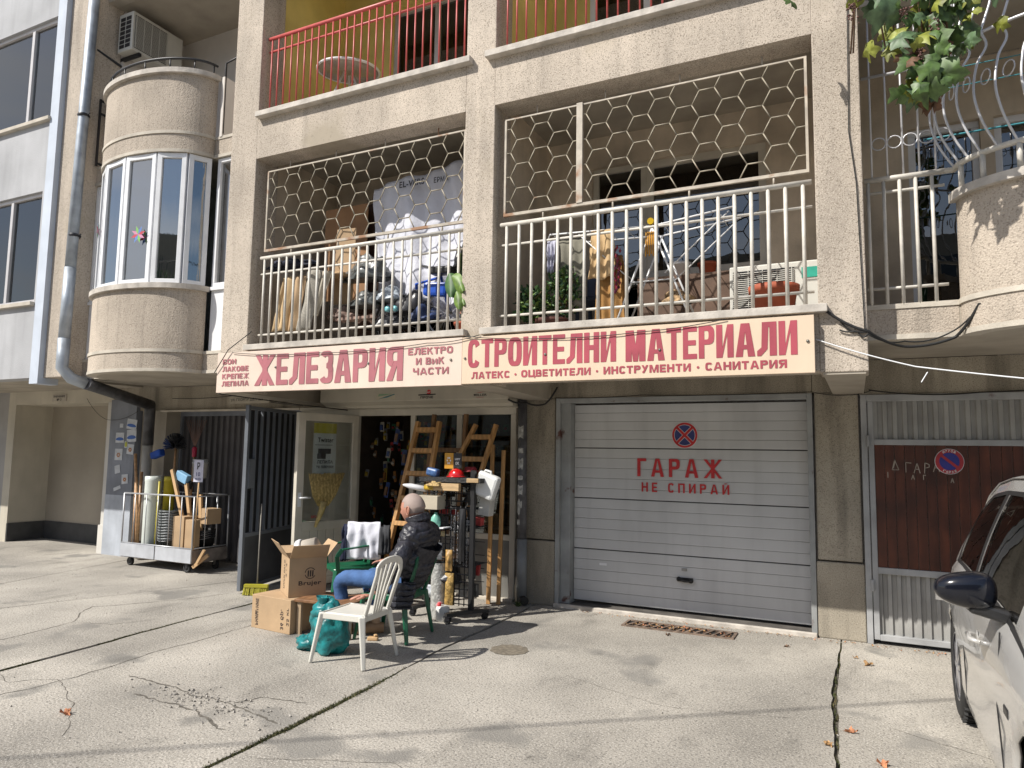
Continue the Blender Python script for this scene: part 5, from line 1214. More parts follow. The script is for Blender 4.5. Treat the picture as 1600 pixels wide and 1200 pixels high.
body_e=[(0,1),(1,2),(2,3),(3,4),(2,5),(5,6),(6,7),(2,8),(8,9),(9,10),(0,11),(11,12),(12,13),(0,14),(14,15),(15,16)]
body_r=[.10,.07,.05,.045,.055,.02,.03,.026,.02,.03,.026,.075,.055,.036,.075,.055,.036]
bo=skin('body',body_v,body_e,body_r,SKN,sub=1)
# head
HC=L(-3.545,-1.79,1.095);face=V(-.97,.02,-.16).normalized()
fx=face;fz=V(0,0,1);fy=fz.cross(fx).normalized();fz=fx.cross(fy).normalized()
def hp_(x,y,z): return HC+fx*x+fy*y+fz*z
def headf(u,v):
    th=u*2*PI;ph=(v-.5)*PI;d=V(math.cos(ph)*math.cos(th),math.cos(ph)*math.sin(th),math.sin(ph))
    x,y,z=d.x*.114,d.y*.088,d.z*.134
    if z<0:
        k=-z/.115;y*=1-.28*k**1.5;x=x*(1-.10*k)+.012*k
        if d.x<0: x*=1-.25*k;                       # nape
    else:
        if d.x<0: x*=1.04
    # brow, eye sockets, nose, mouth, chin
    if d.x>0:
        f=lambda cy,cz,s:math.exp(-((y-cy)**2+(z-cz)**2)/(s*s))
        x+=.024*math.exp(-(y/.011)**2-((z+.022)/.020)**2)+.012*math.exp(-(y/.008)**2-((z-.005)/.02)**2)
        x-=.010*(f(.031,.004,.015)+f(-.031,.004,.015))
        x+=.006*math.exp(-(abs(y)/.045)**4-((z-.026)/.010)**2)
        x+=.008*math.exp(-(y/.02)**2-((z+.098)/.016)**2)+.004*math.exp(-(y/.022)**2-((z+.062)/.006)**2)-.004*math.exp(-(y/.024)**2-((z+.070)/.004)**2)
    return tuple(hp_(x,y,z))
hm=MB();hm.grid(headf,64,56)
# ears
for s_ in (-1,1):
    for (rx,rz_,dx) in ((.024,.037,0),(.014,.024,.001)):
        pts=[hp_(-.008+rx*math.cos(t)*(.9 if math.sin(t)<0 else 1)-.004*math.sin(t),s_*(.086+.010*(1-math.cos(t))),-.012+rz_*math.sin(t)) for t in [2*PI*k/14 for k in range(14)]]
        hm.tube(pts,.0052 if dx==0 else .003,6,closed=True)
    hm.quad(*[hp_(-.008+.018*math.cos(t),s_*(.084+.008*(1-math.cos(t))),-.012+.028*math.sin(t)) for t in [2*PI*k/12 for k in range(12)]])
# hands: palm and five fingers each
def hand(m,w0,palm_dir,down,side,L_=.165):
    pd=palm_dir.normalized();sd=side.normalized();dn=down.normalized();pl_=.085
    c=w0+pd*.045
    def pf(u,v):
        th=u*2*PI;ph=(v-.5)*PI;return tuple(c+pd*math.sin(ph)*.052+sd*math.cos(ph)*math.cos(th)*.040+dn*math.cos(ph)*math.sin(th)*.016)
    m.grid(pf,20,12)
    for k,(o,ln) in enumerate(((-.030,.060),(-.010,.074),(.010,.070),(.029,.054))):
        b=c+pd*.036+sd*o;sp=sd*o*.35
        m.tube([b-pd*.02,b+pd*.012+sp*.3,b+pd*ln*.45+sp*.6+dn*.004,b+pd*ln*.8+sp+dn*.011,b+pd*ln+sp+dn*.018],[.0095,.0092,.0088,.0078,.0055],8)
    b=c-pd*.022-sd*.032;m.tube([b,b-sd*.016+pd*.018+dn*.004,b-sd*.026+pd*.045+dn*.008,b-sd*.024+pd*.062+dn*.012],[.012,.0108,.0095,.006],8)
hand(hm,lwr+V(-.02,-.02,-.008),V(-.82,-.30,-.10),V(.0,0,-1),V(-.3,.8,0))
hand(hm,rwr,V(-1,0,-.15),V(0,0,-1),V(0,-1,0))
me=hm.mesh('head_and_hands',[SKN])
import bmesh
bmm=bmesh.new();bmm.from_mesh(bo.data);bmm.from_mesh(me);bmm.to_mesh(bo.data);bmm.free()
for p in bo.data.polygons:p.use_smooth=True
bo.parent=man
# hair: close cropped cap with a lower neckline
def hairf(u,v):
    th=u*2*PI;ph=-.30+v*(PI/2+.30);d=V(math.cos(ph)*math.cos(th),math.cos(ph)*math.sin(th),math.sin(ph))
    lim=.0
    p=V(*headf(u,.5+ph/PI));return tuple(HC+(p-HC)*1.010)
m=MB()
NU,NV=72,30
fs=[];vs=[hairf(i/NU,j/NV) for j in range(NV+1) for i in range(NU+1)]
for j in range(NV):
    for i in range(NU):
        th=(i+.5)/NU*2*PI;ph=-.30+(j+.5)/NV*(PI/2+.30);ct=math.cos(th)
        lo=.62+.10*math.cos(3*th) if ct>.35 else (.12 if ct>-.1 else -.30)
        if ph>lo: fs.append((j*(NU+1)+i,j*(NU+1)+i+1,(j+1)*(NU+1)+i+1,(j+1)*(NU+1)+i))
m.smooth=True;m._add(vs,fs);m.build('hair',mat('grey_stubble',(.31,.24,.21),.7,var=.07,vs=14,bump=.3,bs=260,bdist=.002),man,local=True)
for s_ in (-1,1):
    m=MB();m.lathe([(0,.011),(.008,.008),(.011,0)],tuple(hp_(.080,s_*.030,.004)),10,'z');m.build('eye',mat('eye_dark',(.1,.08,.07),.3),man,local=True)
# jacket: torso, sleeves, collar, hem
jv=[L(-3.58,-1.80,.43),L(-3.545,-1.80,.54),L(-3.48,-1.80,.67),L(-3.415,-1.80,.80),L(-3.42,-1.80,.895),L(-3.45,-1.795,.955),
    L(-3.45,-1.97,.85),L(-3.47,-2.06,.74),L(-3.50,-2.11,.63),L(-3.56,-2.19,.52),L(-3.60,-2.245,.455),
    L(-3.48,-1.62,.86),L(-3.58,-1.55,.79),L(-3.70,-1.52,.74),L(-3.82,-1.56,.66),L(-3.91,-1.61,.61)]
je=[(0,1),(1,2),(2,3),(3,4),(4,5),(3,6),(6,7),(7,8),(8,9),(9,10),(3,11),(11,12),(12,13),(13,14),(14,15)]
jr=[(.165,.15),(.165,.15),(.175,.16),(.17,.16),(.13,.14),(.095,.095),.10,.088,.08,.068,.05,.098,.085,.08,.065,.05]
jk=skin('jacket',jv,je,jr,JKT,man,root=2,sub=3,disp=.035,dscale=.05)
m=MB();m.grid(blob(tuple(L(-3.455,-1.80,.865)),.14,.225,.145,11,.10,n=26,fold=5),70,60)
m.grid(blob(tuple(L(-3.505,-1.80,.68)),.155,.20,.25,12,.10,fold=5),70,80)
ym=m.mesh('yoke',[JKT]);q_=bmesh.new();q_.from_mesh(jk.data);q_.from_mesh(ym)
for v_ in q_.verts:
    if v_.index>=0 and False: pass
q_.to_mesh(jk.data);q_.free();jk.data.update()
for p_ in jk.data.polygons:p_.use_smooth=True
# quilting seams: sculpt horizontal rolls into the jacket
for v in jk.data.vertices:
    p=v.co;n=v.normal;u=p.z+.25*abs(p.y) if abs(p.y)<.17 else p.z*.8+p.x*.5
    v.co=p+n*(.013*(abs(math.sin(u*PI/.060+.8*nz(p.x*5,p.y*5,p.z*5)))**.6-.6)+.006*nz(p.x*22,p.y*22,p.z*16))
m=MB()
def collar(u,v):
    th=u*2*PI;c=L(-3.465,-1.795,.985)+V(-.035,.0,.035)*v;r=.088+.006*v+.006*math.sin(th*5)*v
    return (c.x+r*math.cos(th),c.y+r*.98*math.sin(th),c.z+.03*math.cos(th)*1.0+.018*v)
m.grid(collar,36,5);m.build('collar',JKT,man,local=True,solid=.016)
m=MB();m.grid(lambda u,v:tuple(L(-3.36-.24*u-.03*v+nz(u*5,v*5)*.02,-1.985-.03*math.sin(u*PI)-.015*v,.50-.20*v-.03*u+.010*math.sin(v*26))),14,26);m.build('jacket_hem',JKT,man,local=True,solid=.03)
# jeans
tv=[L(-3.60,-1.80,.47),L(-3.64,-1.90,.47),L(-3.85,-1.945,.485),L(-4.10,-1.975,.485),L(-4.175,-1.98,.45),L(-4.155,-1.975,.33),L(-4.12,-1.965,.21),L(-4.10,-1.96,.12),
    L(-3.64,-1.70,.47),L(-3.80,-1.70,.475),L(-4.02,-1.715,.475),L(-4.07,-1.725,.43),L(-3.99,-1.76,.32),L(-3.91,-1.81,.22),L(-3.87,-1.84,.14)]
te=[(0,1),(1,2),(2,3),(3,4),(4,5),(5,6),(6,7),(0,8),(8,9),(9,10),(10,11),(11,12),(12,13),(13,14)]
tr=[.125,.095,.085,.075,.072,.062,.055,.056,.095,.085,.076,.072,.062,.055,.055]
skin('jeans',tv,te,tr,JEAN,man,root=0,sub=2,disp=.02,dscale=.06)
for an,to,dr in ((L(-4.10,-1.96,.08),L(-4.30,-1.965,.035),V(-1,0,0)),(L(-3.86,-1.85,.10),L(-3.97,-1.96,.045),V(-.75,-.65,0))):
    def shoe(u,v,an=an,dr=dr):
        th=u*2*PI;t=v;sd=V(-dr.y,dr.x,0);w_=.038*math.sin(PI*min(.98,t*.92+.06))**.55;c=V(an.x,an.y,-MAN.z)+dr*(-.07+.25*t)
        hgt=.075*(1-t)**.8+.035*math.sin(PI*t)+.012
        return tuple(V(c.x,c.y,0)+sd*w_*math.cos(th)+V(0,0,.012+max(0,(math.sin(th)*.5+.5))**.8*hgt))
    m=MB();m.grid(shoe,22,16);m.build('shoe',SHOE,man,local=True)
    m=MB();m.tube([an+V(0,0,.10),an+V(0,0,.0)],[.033,.036],12);m.build('sock',mat('beige_sock',(.38,.27,.19),.8),man,local=True)
# ================================================================ FLOOR ITEMS
cn=thing('canister','small white canister with a red cap on the ground beside the wire rack','canister',(-3.62,-1.13,0))
m=MB();m.lathe([(0,0),(.062,0),(.066,.01),(.066,.12),(.05,.14),(.0,.14)],(0,0,0),20);m.build('body',mat('canister_white',(.62,.62,.60),.4,var=.05),cn,local=True)
m=MB();m.lathe([(.018,.0),(.018,.03),(0,.03)],(-.02,-.03,.14),12);m.build('cap',RED,cn,local=True)
m=MB();m.lathe([(0,0),(.035,0),(.037,.13),(.02,.16),(0,.16)],(0,0,0),16);lone(m,'bottle',mat('pink_plastic',(.55,.25,.28),.4),'small pink bottle behind the white canister','bottle',loc=(-3.70,-1.06,0))
m=MB();m.obox((0,0,.015),(.09,.05,.03),(0,0,.4));m.obox((.02,.01,.04),(.03,.03,.02),(.2,0,1));lone(m,'wood_scrap',HND2,'small pale wood scrap on the ground beside the man\'s feet','wood scrap',loc=(-3.76,-2.02,0),bevel=.008)
# drain grate
dgm=thing('drain_grate','rusty slotted drain grate filled with dry leaves before the garage threshold','drain grate',(-1.57,-.35,0))
RUST=mat('rusty_iron',(.20,.145,.11),.85,metal=.1,var=.3,vs=14,bump=.4,bs=60)
m=MB();m.box(-2.07,-1.05,-.475,-.455,-.01,.012);m.box(-2.07,-1.05,-.245,-.225,-.01,.012);m.box(-2.07,-2.045,-.455,-.245,-.01,.012);m.box(-1.075,-1.05,-.455,-.245,-.01,.012);m.build('frame',RUST,dgm)
m=MB();m.box(-2.045,-1.075,-.455,-.245,.0005,.0025);m.build('pit',mat('pit_black',(.01,.01,.009),1),dgm)
for i in range(12): x=-2.01+i*.078;m=MB();m.obox((x+.02,-.35,.008),(.022,.215,.010),(0,0,-.28));m.build('bar',RUST,dgm)
LFM=[mat('dry_leaf_tan',(.42,.25,.11),.8,var=.3,vs=30),mat('dry_leaf_orange',(.46,.20,.10),.8,var=.3,vs=30),mat('dry_leaf_brown',(.20,.11,.06),.8,var=.3,vs=30)]
def leafmesh(m,c,s,rot,curl,rr):
    c=V(*c);M=Euler(rot).to_matrix();pts=[]
    n=15
    for k in range(n):
        t=2*PI*k/n;lob=1 if k%3==0 else (.55 if k%3==1 else .62)
        r=s*lob*(.75+.25*math.cos(t))*rr.uniform(.85,1.1);pts.append(V(r*math.cos(t),r*math.sin(t)*.9,curl*s*(abs(math.sin(t))**2)*(1+.4*math.sin(3*t))))
    vs=[c]+[c+M@p for p in pts];m._add(vs,[(0,1+i,1+(i+1)%n) for i in range(n)])
m=MB();rr=random.Random(21)
for i in range(130):
    m.cm=rr.randrange(3);leafmesh(m,(rr.uniform(-2.03,-1.09),rr.uniform(-.44,-.26),.004+rr.random()*.006),rr.uniform(.012,.026),(rr.uniform(-.4,.4),rr.uniform(-.4,.4),rr.uniform(0,6)),.3,rr)
o=m.build('leaf_litter',LFM);o['kind']='stuff'
m=MB()
for i in range(170):
    m.cm=rr.randrange(3);leafmesh(m,(rr.uniform(-2.6,.6),-.07-abs(rr.gauss(0,.05)),.006+rr.random()*.006),rr.uniform(.006,.018),(rr.uniform(-.4,.4),rr.uniform(-.4,.4),rr.uniform(0,6)),.3,rr)
o=m.build('leaf_litter',LFM);o['kind']='stuff'
for i,(x,y,s,mi,lab) in enumerate(((-4.33,-4.27,.055,1,'curled pinkish orange leaf alone on the slab at the lower left'),(-1.60,-.62,.035,2,'dark dry leaf just below the drain grate'),(-.11,-2.32,.05,1,'orange curled leaf lying in the right ground joint'),(.0,-.75,.05,0,'tan leaf beside the joint near the right garage pillar'),(.05,-2.72,.05,1,'bent orange leaf right of the joint near the bottom edge'),(-.22,-2.58,.04,0,'yellowish leaf left of the right ground joint'),(-.10,-.58,.03,0,'pale scrap leaf at the head of the right ground joint'),(-.62,-.5,.03,2,'small brown leaf before the right garage pillar'))):
    m=MB();leafmesh(m,(0,0,.004),s,(.15,.1,i*1.3),.55,rr);leafmesh(m,(s*.5,0,.012),s*.6,(.6,.4,i),.6,rr);lone(m,'dry_leaf',LFM[mi],lab,'leaf',loc=(x,y,.0),group='dry leaves on the ground')
m=MB();n=26;m.quad(*[((.155+.012*math.sin(k*2.1))*math.cos(2*PI*k/n),(.155+.01*math.sin(k*3.3))*math.sin(2*PI*k/n),.003) for k in range(n)]);lone(m,'cover_plate',mat('rust_cover',(.17,.145,.11),.9,var=.25,vs=30),'small round rusty valve cover in the slab behind the chair shadows','valve cover',loc=(-2.62,-1.72,0))
m=MB()
for k in range(40):
    t=R_.uniform(0,6.28);r=R_.random()*.05;m.bar((r*math.cos(t)*.3,r*math.sin(t)*.3,0),(r*math.cos(t)*1.3,r*math.sin(t)*1.3,R_.uniform(.02,.07)),.012,.003,taper=.2)
lone(m,'weed_tuft',mat('weed_green',(.07,.11,.03),.8,var=.3,vs=20),'small green weed growing at the foot of the dark pipe','weed',loc=(-3.27,-.20,0))
m=MB();m.tube([(0,0,.05),(-.01,0,.2),(.0,.0,.3)],[.012,.008,.004],6);lone(m,'dry_stalk',mat('dead_stalk',(.40,.34,.25),.9),'dry pale stalk standing in the weed beside the dark pipe','weed',loc=(-3.29,-.21,0))
# ================================================================ LADDERS
def ladder(label,l0,l1,r0,r1,rungs,parentless=True,w=.05,d=.028,mt=WOOD,name='wooden_ladder'):
    l0,l1,r0,r1=map(lambda p:V(*p),(l0,l1,r0,r1))
    t=thing(name,label,'ladder',tuple((l0+r0)/2))
    nrm=(l1-l0).cross(r0-l0).normalized()
    for a_,b_ in ((l0,l1),(r0,r1)): m=MB();m.bar(a_,b_,d*1.5,w,up=nrm);m.build('rail',mt,t,bevel=.004)
    for k in rungs: m=MB();m.bar(l0+(l1-l0)*k,r0+(r1-r0)*k,.05,.07,up=nrm);m.build('rung',mt,t,bevel=.003)
    return t
ladder('taller wooden stepladder leaning on the shop window left of the wire rack',(-4.70,-.71,0),(-4.49,-.32,1.93),(-4.30,-.71,0),(-4.21,-.32,1.93),(.10,.26,.42,.56,.70,.83,.95),w=.06)
ladder('shade-coloured rear section of the stepladder beside the shop door mullion',(-4.62,-.12,0),(-4.38,-.16,2.02),(-4.12,-.12,0),(-3.96,-.16,2.02),(.2,.4,.6,.8),w=.045,mt=mat('shaded_ladder_wood',(.24,.13,.055),.6,var=.15,vs=5,wave=(6,'X',.4)))  # same ladder wood, with the rear section's shade painted into the colour
ladder('splayed front of the second stepladder at the right of the shop window',(-4.30,-.35,.9),(-3.80,-.22,1.90),(-3.82,-.35,.9),(-3.55,-.22,1.90),(.38,.62,.86),w=.05)
ladder('narrow upright pair of ladder rails standing right of the wire rack',(-3.60,-.24,0.0),(-3.62,-.16,1.68),(-3.50,-.20,0.0),(-3.50,-.13,1.62),(),w=.075)
# ================================================================ WIRE RACK
rk=thing('wire_rack','black wire display rack on a wheeled foot holding tools beside the seated man','display rack',(-3.6,-.95,0))
RX0,RX1,RY=-3.95,-3.42,-.98
m=MB();m.box(RX1-.0,RX1+.045,RY-.02,RY+.02,.09,1.42);m.build('post',BLKPL,rk)
m=MB();m.box(RX0-.0,RX0+.035,RY+.1,RY+.135,.09,1.2);m.build('post',BLKPL,rk)
m=MB();m.bar((-3.52,-1.24,.085),(-3.28,-.86,.085),.05,.03);m.build('foot',BLKPL,rk)
m=MB();m.bar((-3.98,-1.12,.085),(-3.84,-.72,.085),.05,.03);m.build('foot',BLKPL,rk)
for x,y in ((-3.51,-1.22),(-3.30,-.88),(-3.98,-1.10),(-3.85,-.74)): caster(x,y,rk,.03,.07)
GW=mat('black_wire',(.02,.02,.022),.4,metal=.4,var=.1)
for i in range(10):
    x=RX0+.03+(RX1-RX0-.03)*i/9;m=MB();m.tube([(x,RY,.12),(x,RY,1.27)],.0058,5);m.build('grid_wire',GW,rk)
for i in range(17):
    z=.14+i*.07;m=MB();m.tube([(RX0,RY-.005,z),(RX1+.02,RY-.005,z)],.0052,5);m.build('grid_wire',GW,rk)
for i in range(9):
    z=.18+i*.13;m=MB();m.tube([(RX0+.02,RY+.3,z),(RX1,RY+.3,z)],.004,5);m.build('grid_wire',GW,rk)
for z in (.50,.86,1.04,1.28):
    m=MB()
    for k in range(7): y=RY+.0+k*.05;m.tube([(RX0-.02,y,z),(RX1+.03,y,z)],.004,5)
    for k in range(5): x=RX0+k*.13;m.tube([(x,RY-.03,z-.004),(x,RY+.31,z-.004)],.004,5)
    m.build('wire_shelf',GW,rk)
m=MB();m.box(RX0-.02,RX1+.14,RY-.08,RY+.25,1.30,1.345);m.build('tray',mat('tray_black',(.03,.03,.03),.8,var=.4,vs=50,bump=1,bs=60),rk)
def lb(name,mt,label,cat,c,size,rot=(0,0,0),bev=.003,**k): m=MB();m.obox((0,0,0),size,rot);return lone(m,name,mt,label,cat,loc=c,bevel=bev,**k)
lb('timber_block',WOODL,'short pale timber board lying along the front of the rack top','board',(-3.66,-1.08,1.255),(.34,.05,.07))
lb('timber_block',WOODL,'pale timber end sticking out at the right of the rack tray','board',(-3.36,-1.05,1.325),(.12,.06,.04),(0,0,.2))
m=MB();m.lathe([(.0,-.22),(.012,-.20),(.028,-.12),(.028,.06),(0,.06)],(0,0,0),14,'x');lone(m,'silicone_tube',mat('tube_white',(.60,.60,.62),.4),'white silicone tube with its nozzle pointing left off the rack top','tube',loc=(-3.94,-1.08,1.235),rot=(0,.12,0))
m=MB();m.lathe([(0,-.05),(.026,-.05),(.028,.05),(0,.05)],(0,0,0),14,'x');lone(m,'tape_roll',mat('yellow_tape',(.50,.33,.03),.4,var=.3,vs=20),'yellow and orange tape roll between the silicone tube and the timber','tape roll',loc=(-3.83,-1.09,1.245))
m=MB();m.grid(blob((0,0,0),.07,.03,.04,5,.8),24,16);lone(m,'string_tangle',mat('jute',(.40,.28,.12),.9,var=.4,vs=50),'tangle of jute string on the front of the rack top','string',loc=(-3.76,-1.11,1.26))
hl=thing('hard_hat','shiny red safety helmet lying on top of the rack','helmet',(-3.63,-.93,1.345))
m=MB();m.grid(lambda u,v:(-3.62+.085*math.cos(u*2*PI)*math.cos(v*PI/2),-.93+.07*math.sin(u*2*PI)*math.cos(v*PI/2),1.35+.085*math.sin(v*PI/2)),24,10);m.build('shell',mat('helmet_red',(.50,.008,.01),.18,var=.05,coat=.6),hl)
m=MB();m.lathe([(.08,0),(.10,-.004),(.10,.002),(.08,.008)],(-3.62,-.93,1.352),24);m.build('brim',MATS['helmet_red'],hl)
m=MB();m.grid(blob((0,0,0),.09,.06,.05,9,.6),24,16);lone(m,'red_gloves',mat('glove_red',(.22,.01,.015),.7,var=.3,vs=20),'dark red gloves heaped behind the red helmet','gloves',loc=(-3.50,-.86,1.40))
cn=thing('jerry_can','white plastic jerry can tilted on the right end of the rack','jerry can',(-3.29,-.92,1.29),(0,.34,0))
m=MB();m.box(-.10,.13,-.05,.05,-.13,.11);m.build('body',mat('milky_can',(.66,.67,.66),.35,var=.05),cn,local=True,bevel=.028)
m=MB();m.tube([(-.06,0,.09),(-.05,0,.125),(.01,0,.13),(.03,0,.09)],.012,8);m.build('handle',MATS['milky_can'],cn,local=True)
m=MB();m.lathe([(.02,0),(.02,.025),(0,.025)],(-.085,0,.09),12);m.build('cap',BLKPL,cn,local=True)
pc=thing('spice_card','pair of small cards, one orange and one black, standing on the rack top','card',(-3.64,-.95,1.4))
m=MB();m.box(-3.745,-3.645,-.955,-.95,1.43,1.585);m.build('orange_card',mat('card_orange',(.55,.27,.02),.5),pc)
m=MB();m.box(-3.64,-3.55,-.955,-.95,1.44,1.585);m.build('black_card',BLACK,pc)
m=MB();m.box(-3.66,-3.64,-.952,-.945,1.34,1.5);m.build('stick',HND2,pc)
text('LIST',-3.625,-3.565,1.515,1.535,WHT,pc,PS(-.957),heavy=.003);text('OK',-3.62,-3.575,1.47,1.50,WHT,pc,PS(-.957),heavy=.003)
m=MB()
for k in range(6): t=k*PI/3;m.quad(*[(-3.695+.018*math.cos(t)+.008*math.cos(u),-.957,1.51+.03*math.sin(t)+.010*math.sin(u)) for u in [2*PI*j/8 for j in range(8)]])
m.build('emblem',PVC,pc)
lb('spray_can',mat('blue_can',(.06,.13,.30),.35,var=.3,vs=20),'blue and white can lying at the left of the rack top','can',(-3.88,-.95,1.39),(.13,.08,.08),(0,.2,0),.02)
bx_=thing('hollow_block','pale grey timber birdhouse-like box with two holes on the rack shelf','box',(-3.86,-1.05,1.07))
m=MB();m.box(-4.01,-3.71,-1.13,-.95,1.035,1.165);m.build('carton',mat('pale_board',(.44,.39,.30),.8,var=.08),bx_,bevel=.003)
m=MB();[m.lathe([(0,0),(.010,0),(.010,.003)],(-3.98,-1.132,z),10,'y') for z in (1.07,1.13)];m.build('hole',BLACK,bx_)
lb('white_box',mat('box_white',(.50,.49,.46),.6),'pale packet standing behind the post on the rack shelf','packet',(-3.33,-.82,1.10),(.12,.10,.24),(0,.12,0))
m=MB();m.lathe([(.022,-.025),(.05,-.025),(.05,.025),(.022,.025)],(0,0,0),20,'y');lone(m,'tape_roll',mat('grey_tape',(.16,.15,.14),.5),'dark grey tape roll hanging on the left of the rack under the box','tape roll',loc=(-3.92,-1.02,.96))
gt=thing('green_bottle','pale green transparent spray bottle on the middle shelf of the rack','bottle',(-3.76,-1.08,.87))
m=MB();m.lathe([(0,-.07),(.045,-.06),(.05,0),(.045,.05),(.02,.08),(.015,.1),(0,.1)],(-3.76,-1.07,.905),16,'z');m.build('body',mat('mint_plastic',(.20,.48,.38),.25,var=.1),gt)
m=MB();m.lathe([(0,-.02),(.02,-.015),(.02,.0)],(-3.775,-1.12,.89),12,'y');m.build('nozzle',mat('dark_green',(.02,.1,.08),.4),gt)
lb('white_tray',PVC,'thin white tray sticking out of the middle shelf of the rack','tray',(-3.75,-1.08,.855),(.26,.14,.012),(0,-.08,0))
# chains and packs hooked on the grid
CHN=mat('chain_steel',(.35,.35,.36),.3,metal=.8,var=.2,vs=30);rr=random.Random(31)
for i in range(6):
    m=MB();x=-3.62+.036*i
    for k in range(16): m.tube([(.006*math.cos(t)*(1 if k%2 else .3)+rr.uniform(-.003,.003),.006*math.cos(t)*(.3 if k%2 else 1),-.03*k+.013*math.sin(t)) for t in [2*PI*j/6 for j in range(6)]],.0028,4,closed=True)
    lone(m,'steel_chain',CHN,['first','second','third','fourth','fifth','sixth'][i]+' hanging chain from the left on the front grid of the rack','chain',loc=(x,-1.0-.01*(i%2),1.02-rr.random()*.06),group='chains hooked on the rack')
for i,(x,z,w_,h_,mt,lab) in enumerate(((-3.80,.63,.20,.16,mat('glossy_pack',(.35,.36,.38),.12,metal=.5,var=.4,vs=14,bump=.8,bs=12),'shiny grey plastic pack in the middle of the rack'),(-3.86,.48,.16,.05,mat('yellow_pack',(.50,.40,.14),.5,var=.2,vs=20),'yellow flat pack low on the left of the rack'),(-3.74,.80,.12,.05,mat('cream_pack',(.52,.42,.24),.5),'cream pack below the white tray on the rack'),(-3.62,.55,.07,.20,mat('orange_pack',(.45,.27,.09),.4,var=.4,vs=30),'orange and white tall pack at the middle of the grid'),(-3.61,.28,.09,.30,mat('gold_netting',(.42,.27,.08),.6,var=.4,vs=30,bump=1,bs=50),'golden mesh roll hanging low beside the rack post'),(-3.80,.24,.18,.12,mat('silver_pack',(.5,.52,.55),.15,metal=.3,var=.4,vs=12,bump=.8,bs=10),'crumpled silver bag on the lowest grid of the rack'),(-3.48,.80,.06,.5,mat('black_pack',(.018,.018,.02),.4),'tall black strip pack hanging beside the rack post'),(-3.90,.70,.07,.25,mat('black_pack',(.018,.018,.02),.4),'black hose coil hanging on the left side of the rack'),(-3.7,.37,.22,.08,mat('dark_pack',(.05,.05,.06),.4,var=.3,vs=20),'dark flat pack on the lower part of the rack'))):
    m=MB();m.grid(lambda u,v,w_=w_,h_=h_,i=i:((u-.5)*w_*(1+.15*nz(v*3,i)),-.012-.03*math.sin(u*PI)*math.sin(v*PI)*(1+.5*nz(u*4,v*4,i)),(v-.5)*h_),12,12);m.box(-w_/2,w_/2,-.008,.004,-h_/2,h_/2);lone(m,'hanging_pack',mt,lab,'hardware pack',loc=(x,-1.03,z))
rr=random.Random(41)
for i in range(26):
    w_=rr.uniform(.04,.11);h_=rr.uniform(.05,.16);x=-3.93+rr.random()*.48;z=.2+rr.random()*.95
    m=MB();m.obox((0,0,0),(w_,rr.uniform(.02,.07),h_),(rr.uniform(-.2,.2),rr.uniform(-.25,.25),rr.uniform(-.4,.4)));lone(m,'boxed_tool',rr.choice([PK[7],PK[7],PK[3],PK[8],PK[1],PK[5],BLKPL,BLKPL]),'small packaged tool piled on the wire shelves of the rack','hardware pack',loc=(x,-.86+rr.random()*.16,z),bevel=.004,group='packaged tools inside the wire rack')
m=MB();m.grid(lambda u,v:(.075*math.cos(u*2*PI)*(1+.06*nz(u*6,v*6)),.075*math.sin(u*2*PI)*(1+.06*nz(u*6,v*6,2)),.52*v),28,18);lone(m,'wrapped_roll',mat('bubble_wrap',(.42,.42,.40),.25,var=.25,vs=30,bump=1,bs=45,spec=.8),'grey plastic wrapped roll standing behind the green chair by the rack','roll',loc=(-3.74,-1.02,.0))
hs=thing('hose_ring','black corrugated hose ring leaning on the left side of the rack','hose',(-3.9,-.95,.5))
m=MB();m.tube([(-3.92+.10*math.cos(t),-1.0,.62+.17*math.sin(t)) for t in [2*PI*k/20 for k in range(20)]],.015,8,closed=True);m.build('coil',BLKPL,hs)
# ================================================================ AIR CONDITIONERS
def ac(label,loc,rz,stick=False):
    t=thing('air_conditioner',label,'air conditioner',loc,(0,0,rz))   # local: front faces -Y, x along width
    W,H,D_=.80,.56,.30;AW=mat('ac_casing',(.60,.59,.54),.45,var=.06,vs=3,streak=.1)
    m=MB();m.box(-W/2,W/2,0,D_,0,H);m.build('casing',AW,t,local=True,bevel=.012)
    m=MB();m.box(-W/2+.03,W/2-.26,-.004,0,.04,H-.05);m.build('fan_recess',BLACK,t,local=True)
    bars=MB()
    sl=None
    for i in range(26):
        z=.05+i*(H-.12)/25
        if sl is None: bars.box(-W/2+.03,W/2-.26,-.014,-.008,-.0032,.0032);sl=bars.build('grille_slat',AW,t,local=True);sl.location=(0,0,z)
        else:
            c=bpy.data.objects.new('grille_slat',sl.data);S.collection.objects.link(c);c.parent=t;c.location=(0,0,z)
    m=MB();
    for i in range(5): x=-W/2+.04+i*.12;m.box(x,x+.006,-.018,-.013,.04,H-.05)
    m.build('grille_rib',AW,t,local=True)
    m=MB()
    for i in range(2):
        for j in range(7): m.box(-W/2-.004,-W/2-.001,.04+i*.12,.04+i*.12+.1,.05+j*.066,.05+j*.066+.052)
    m.build('side_louvre',BLACK,t,local=True)
    m=MB()
    for x in (-.28,.28): m=MB();m.box(x-.02,x+.02,-.02,D_+.12,-.05,-.005);m.build('bracket',BLACK,t,local=True)
    if stick:
        m=MB();m.box(W/2-.20,W/2-.05,-.006,-.001,H-.15,H-.06);o=m.build('energy_sticker',mat('sticker_green',(.02,.33,.24),.5),t,local=True)
    return t
ac('air conditioner unit standing on the right balcony floor behind a large terracotta pot',(-.62,-.62,2.72),0,True)
ac('air conditioner unit hung high on the side wall above the curved balcony',(-8.87,-.66,7.05),PI/2)
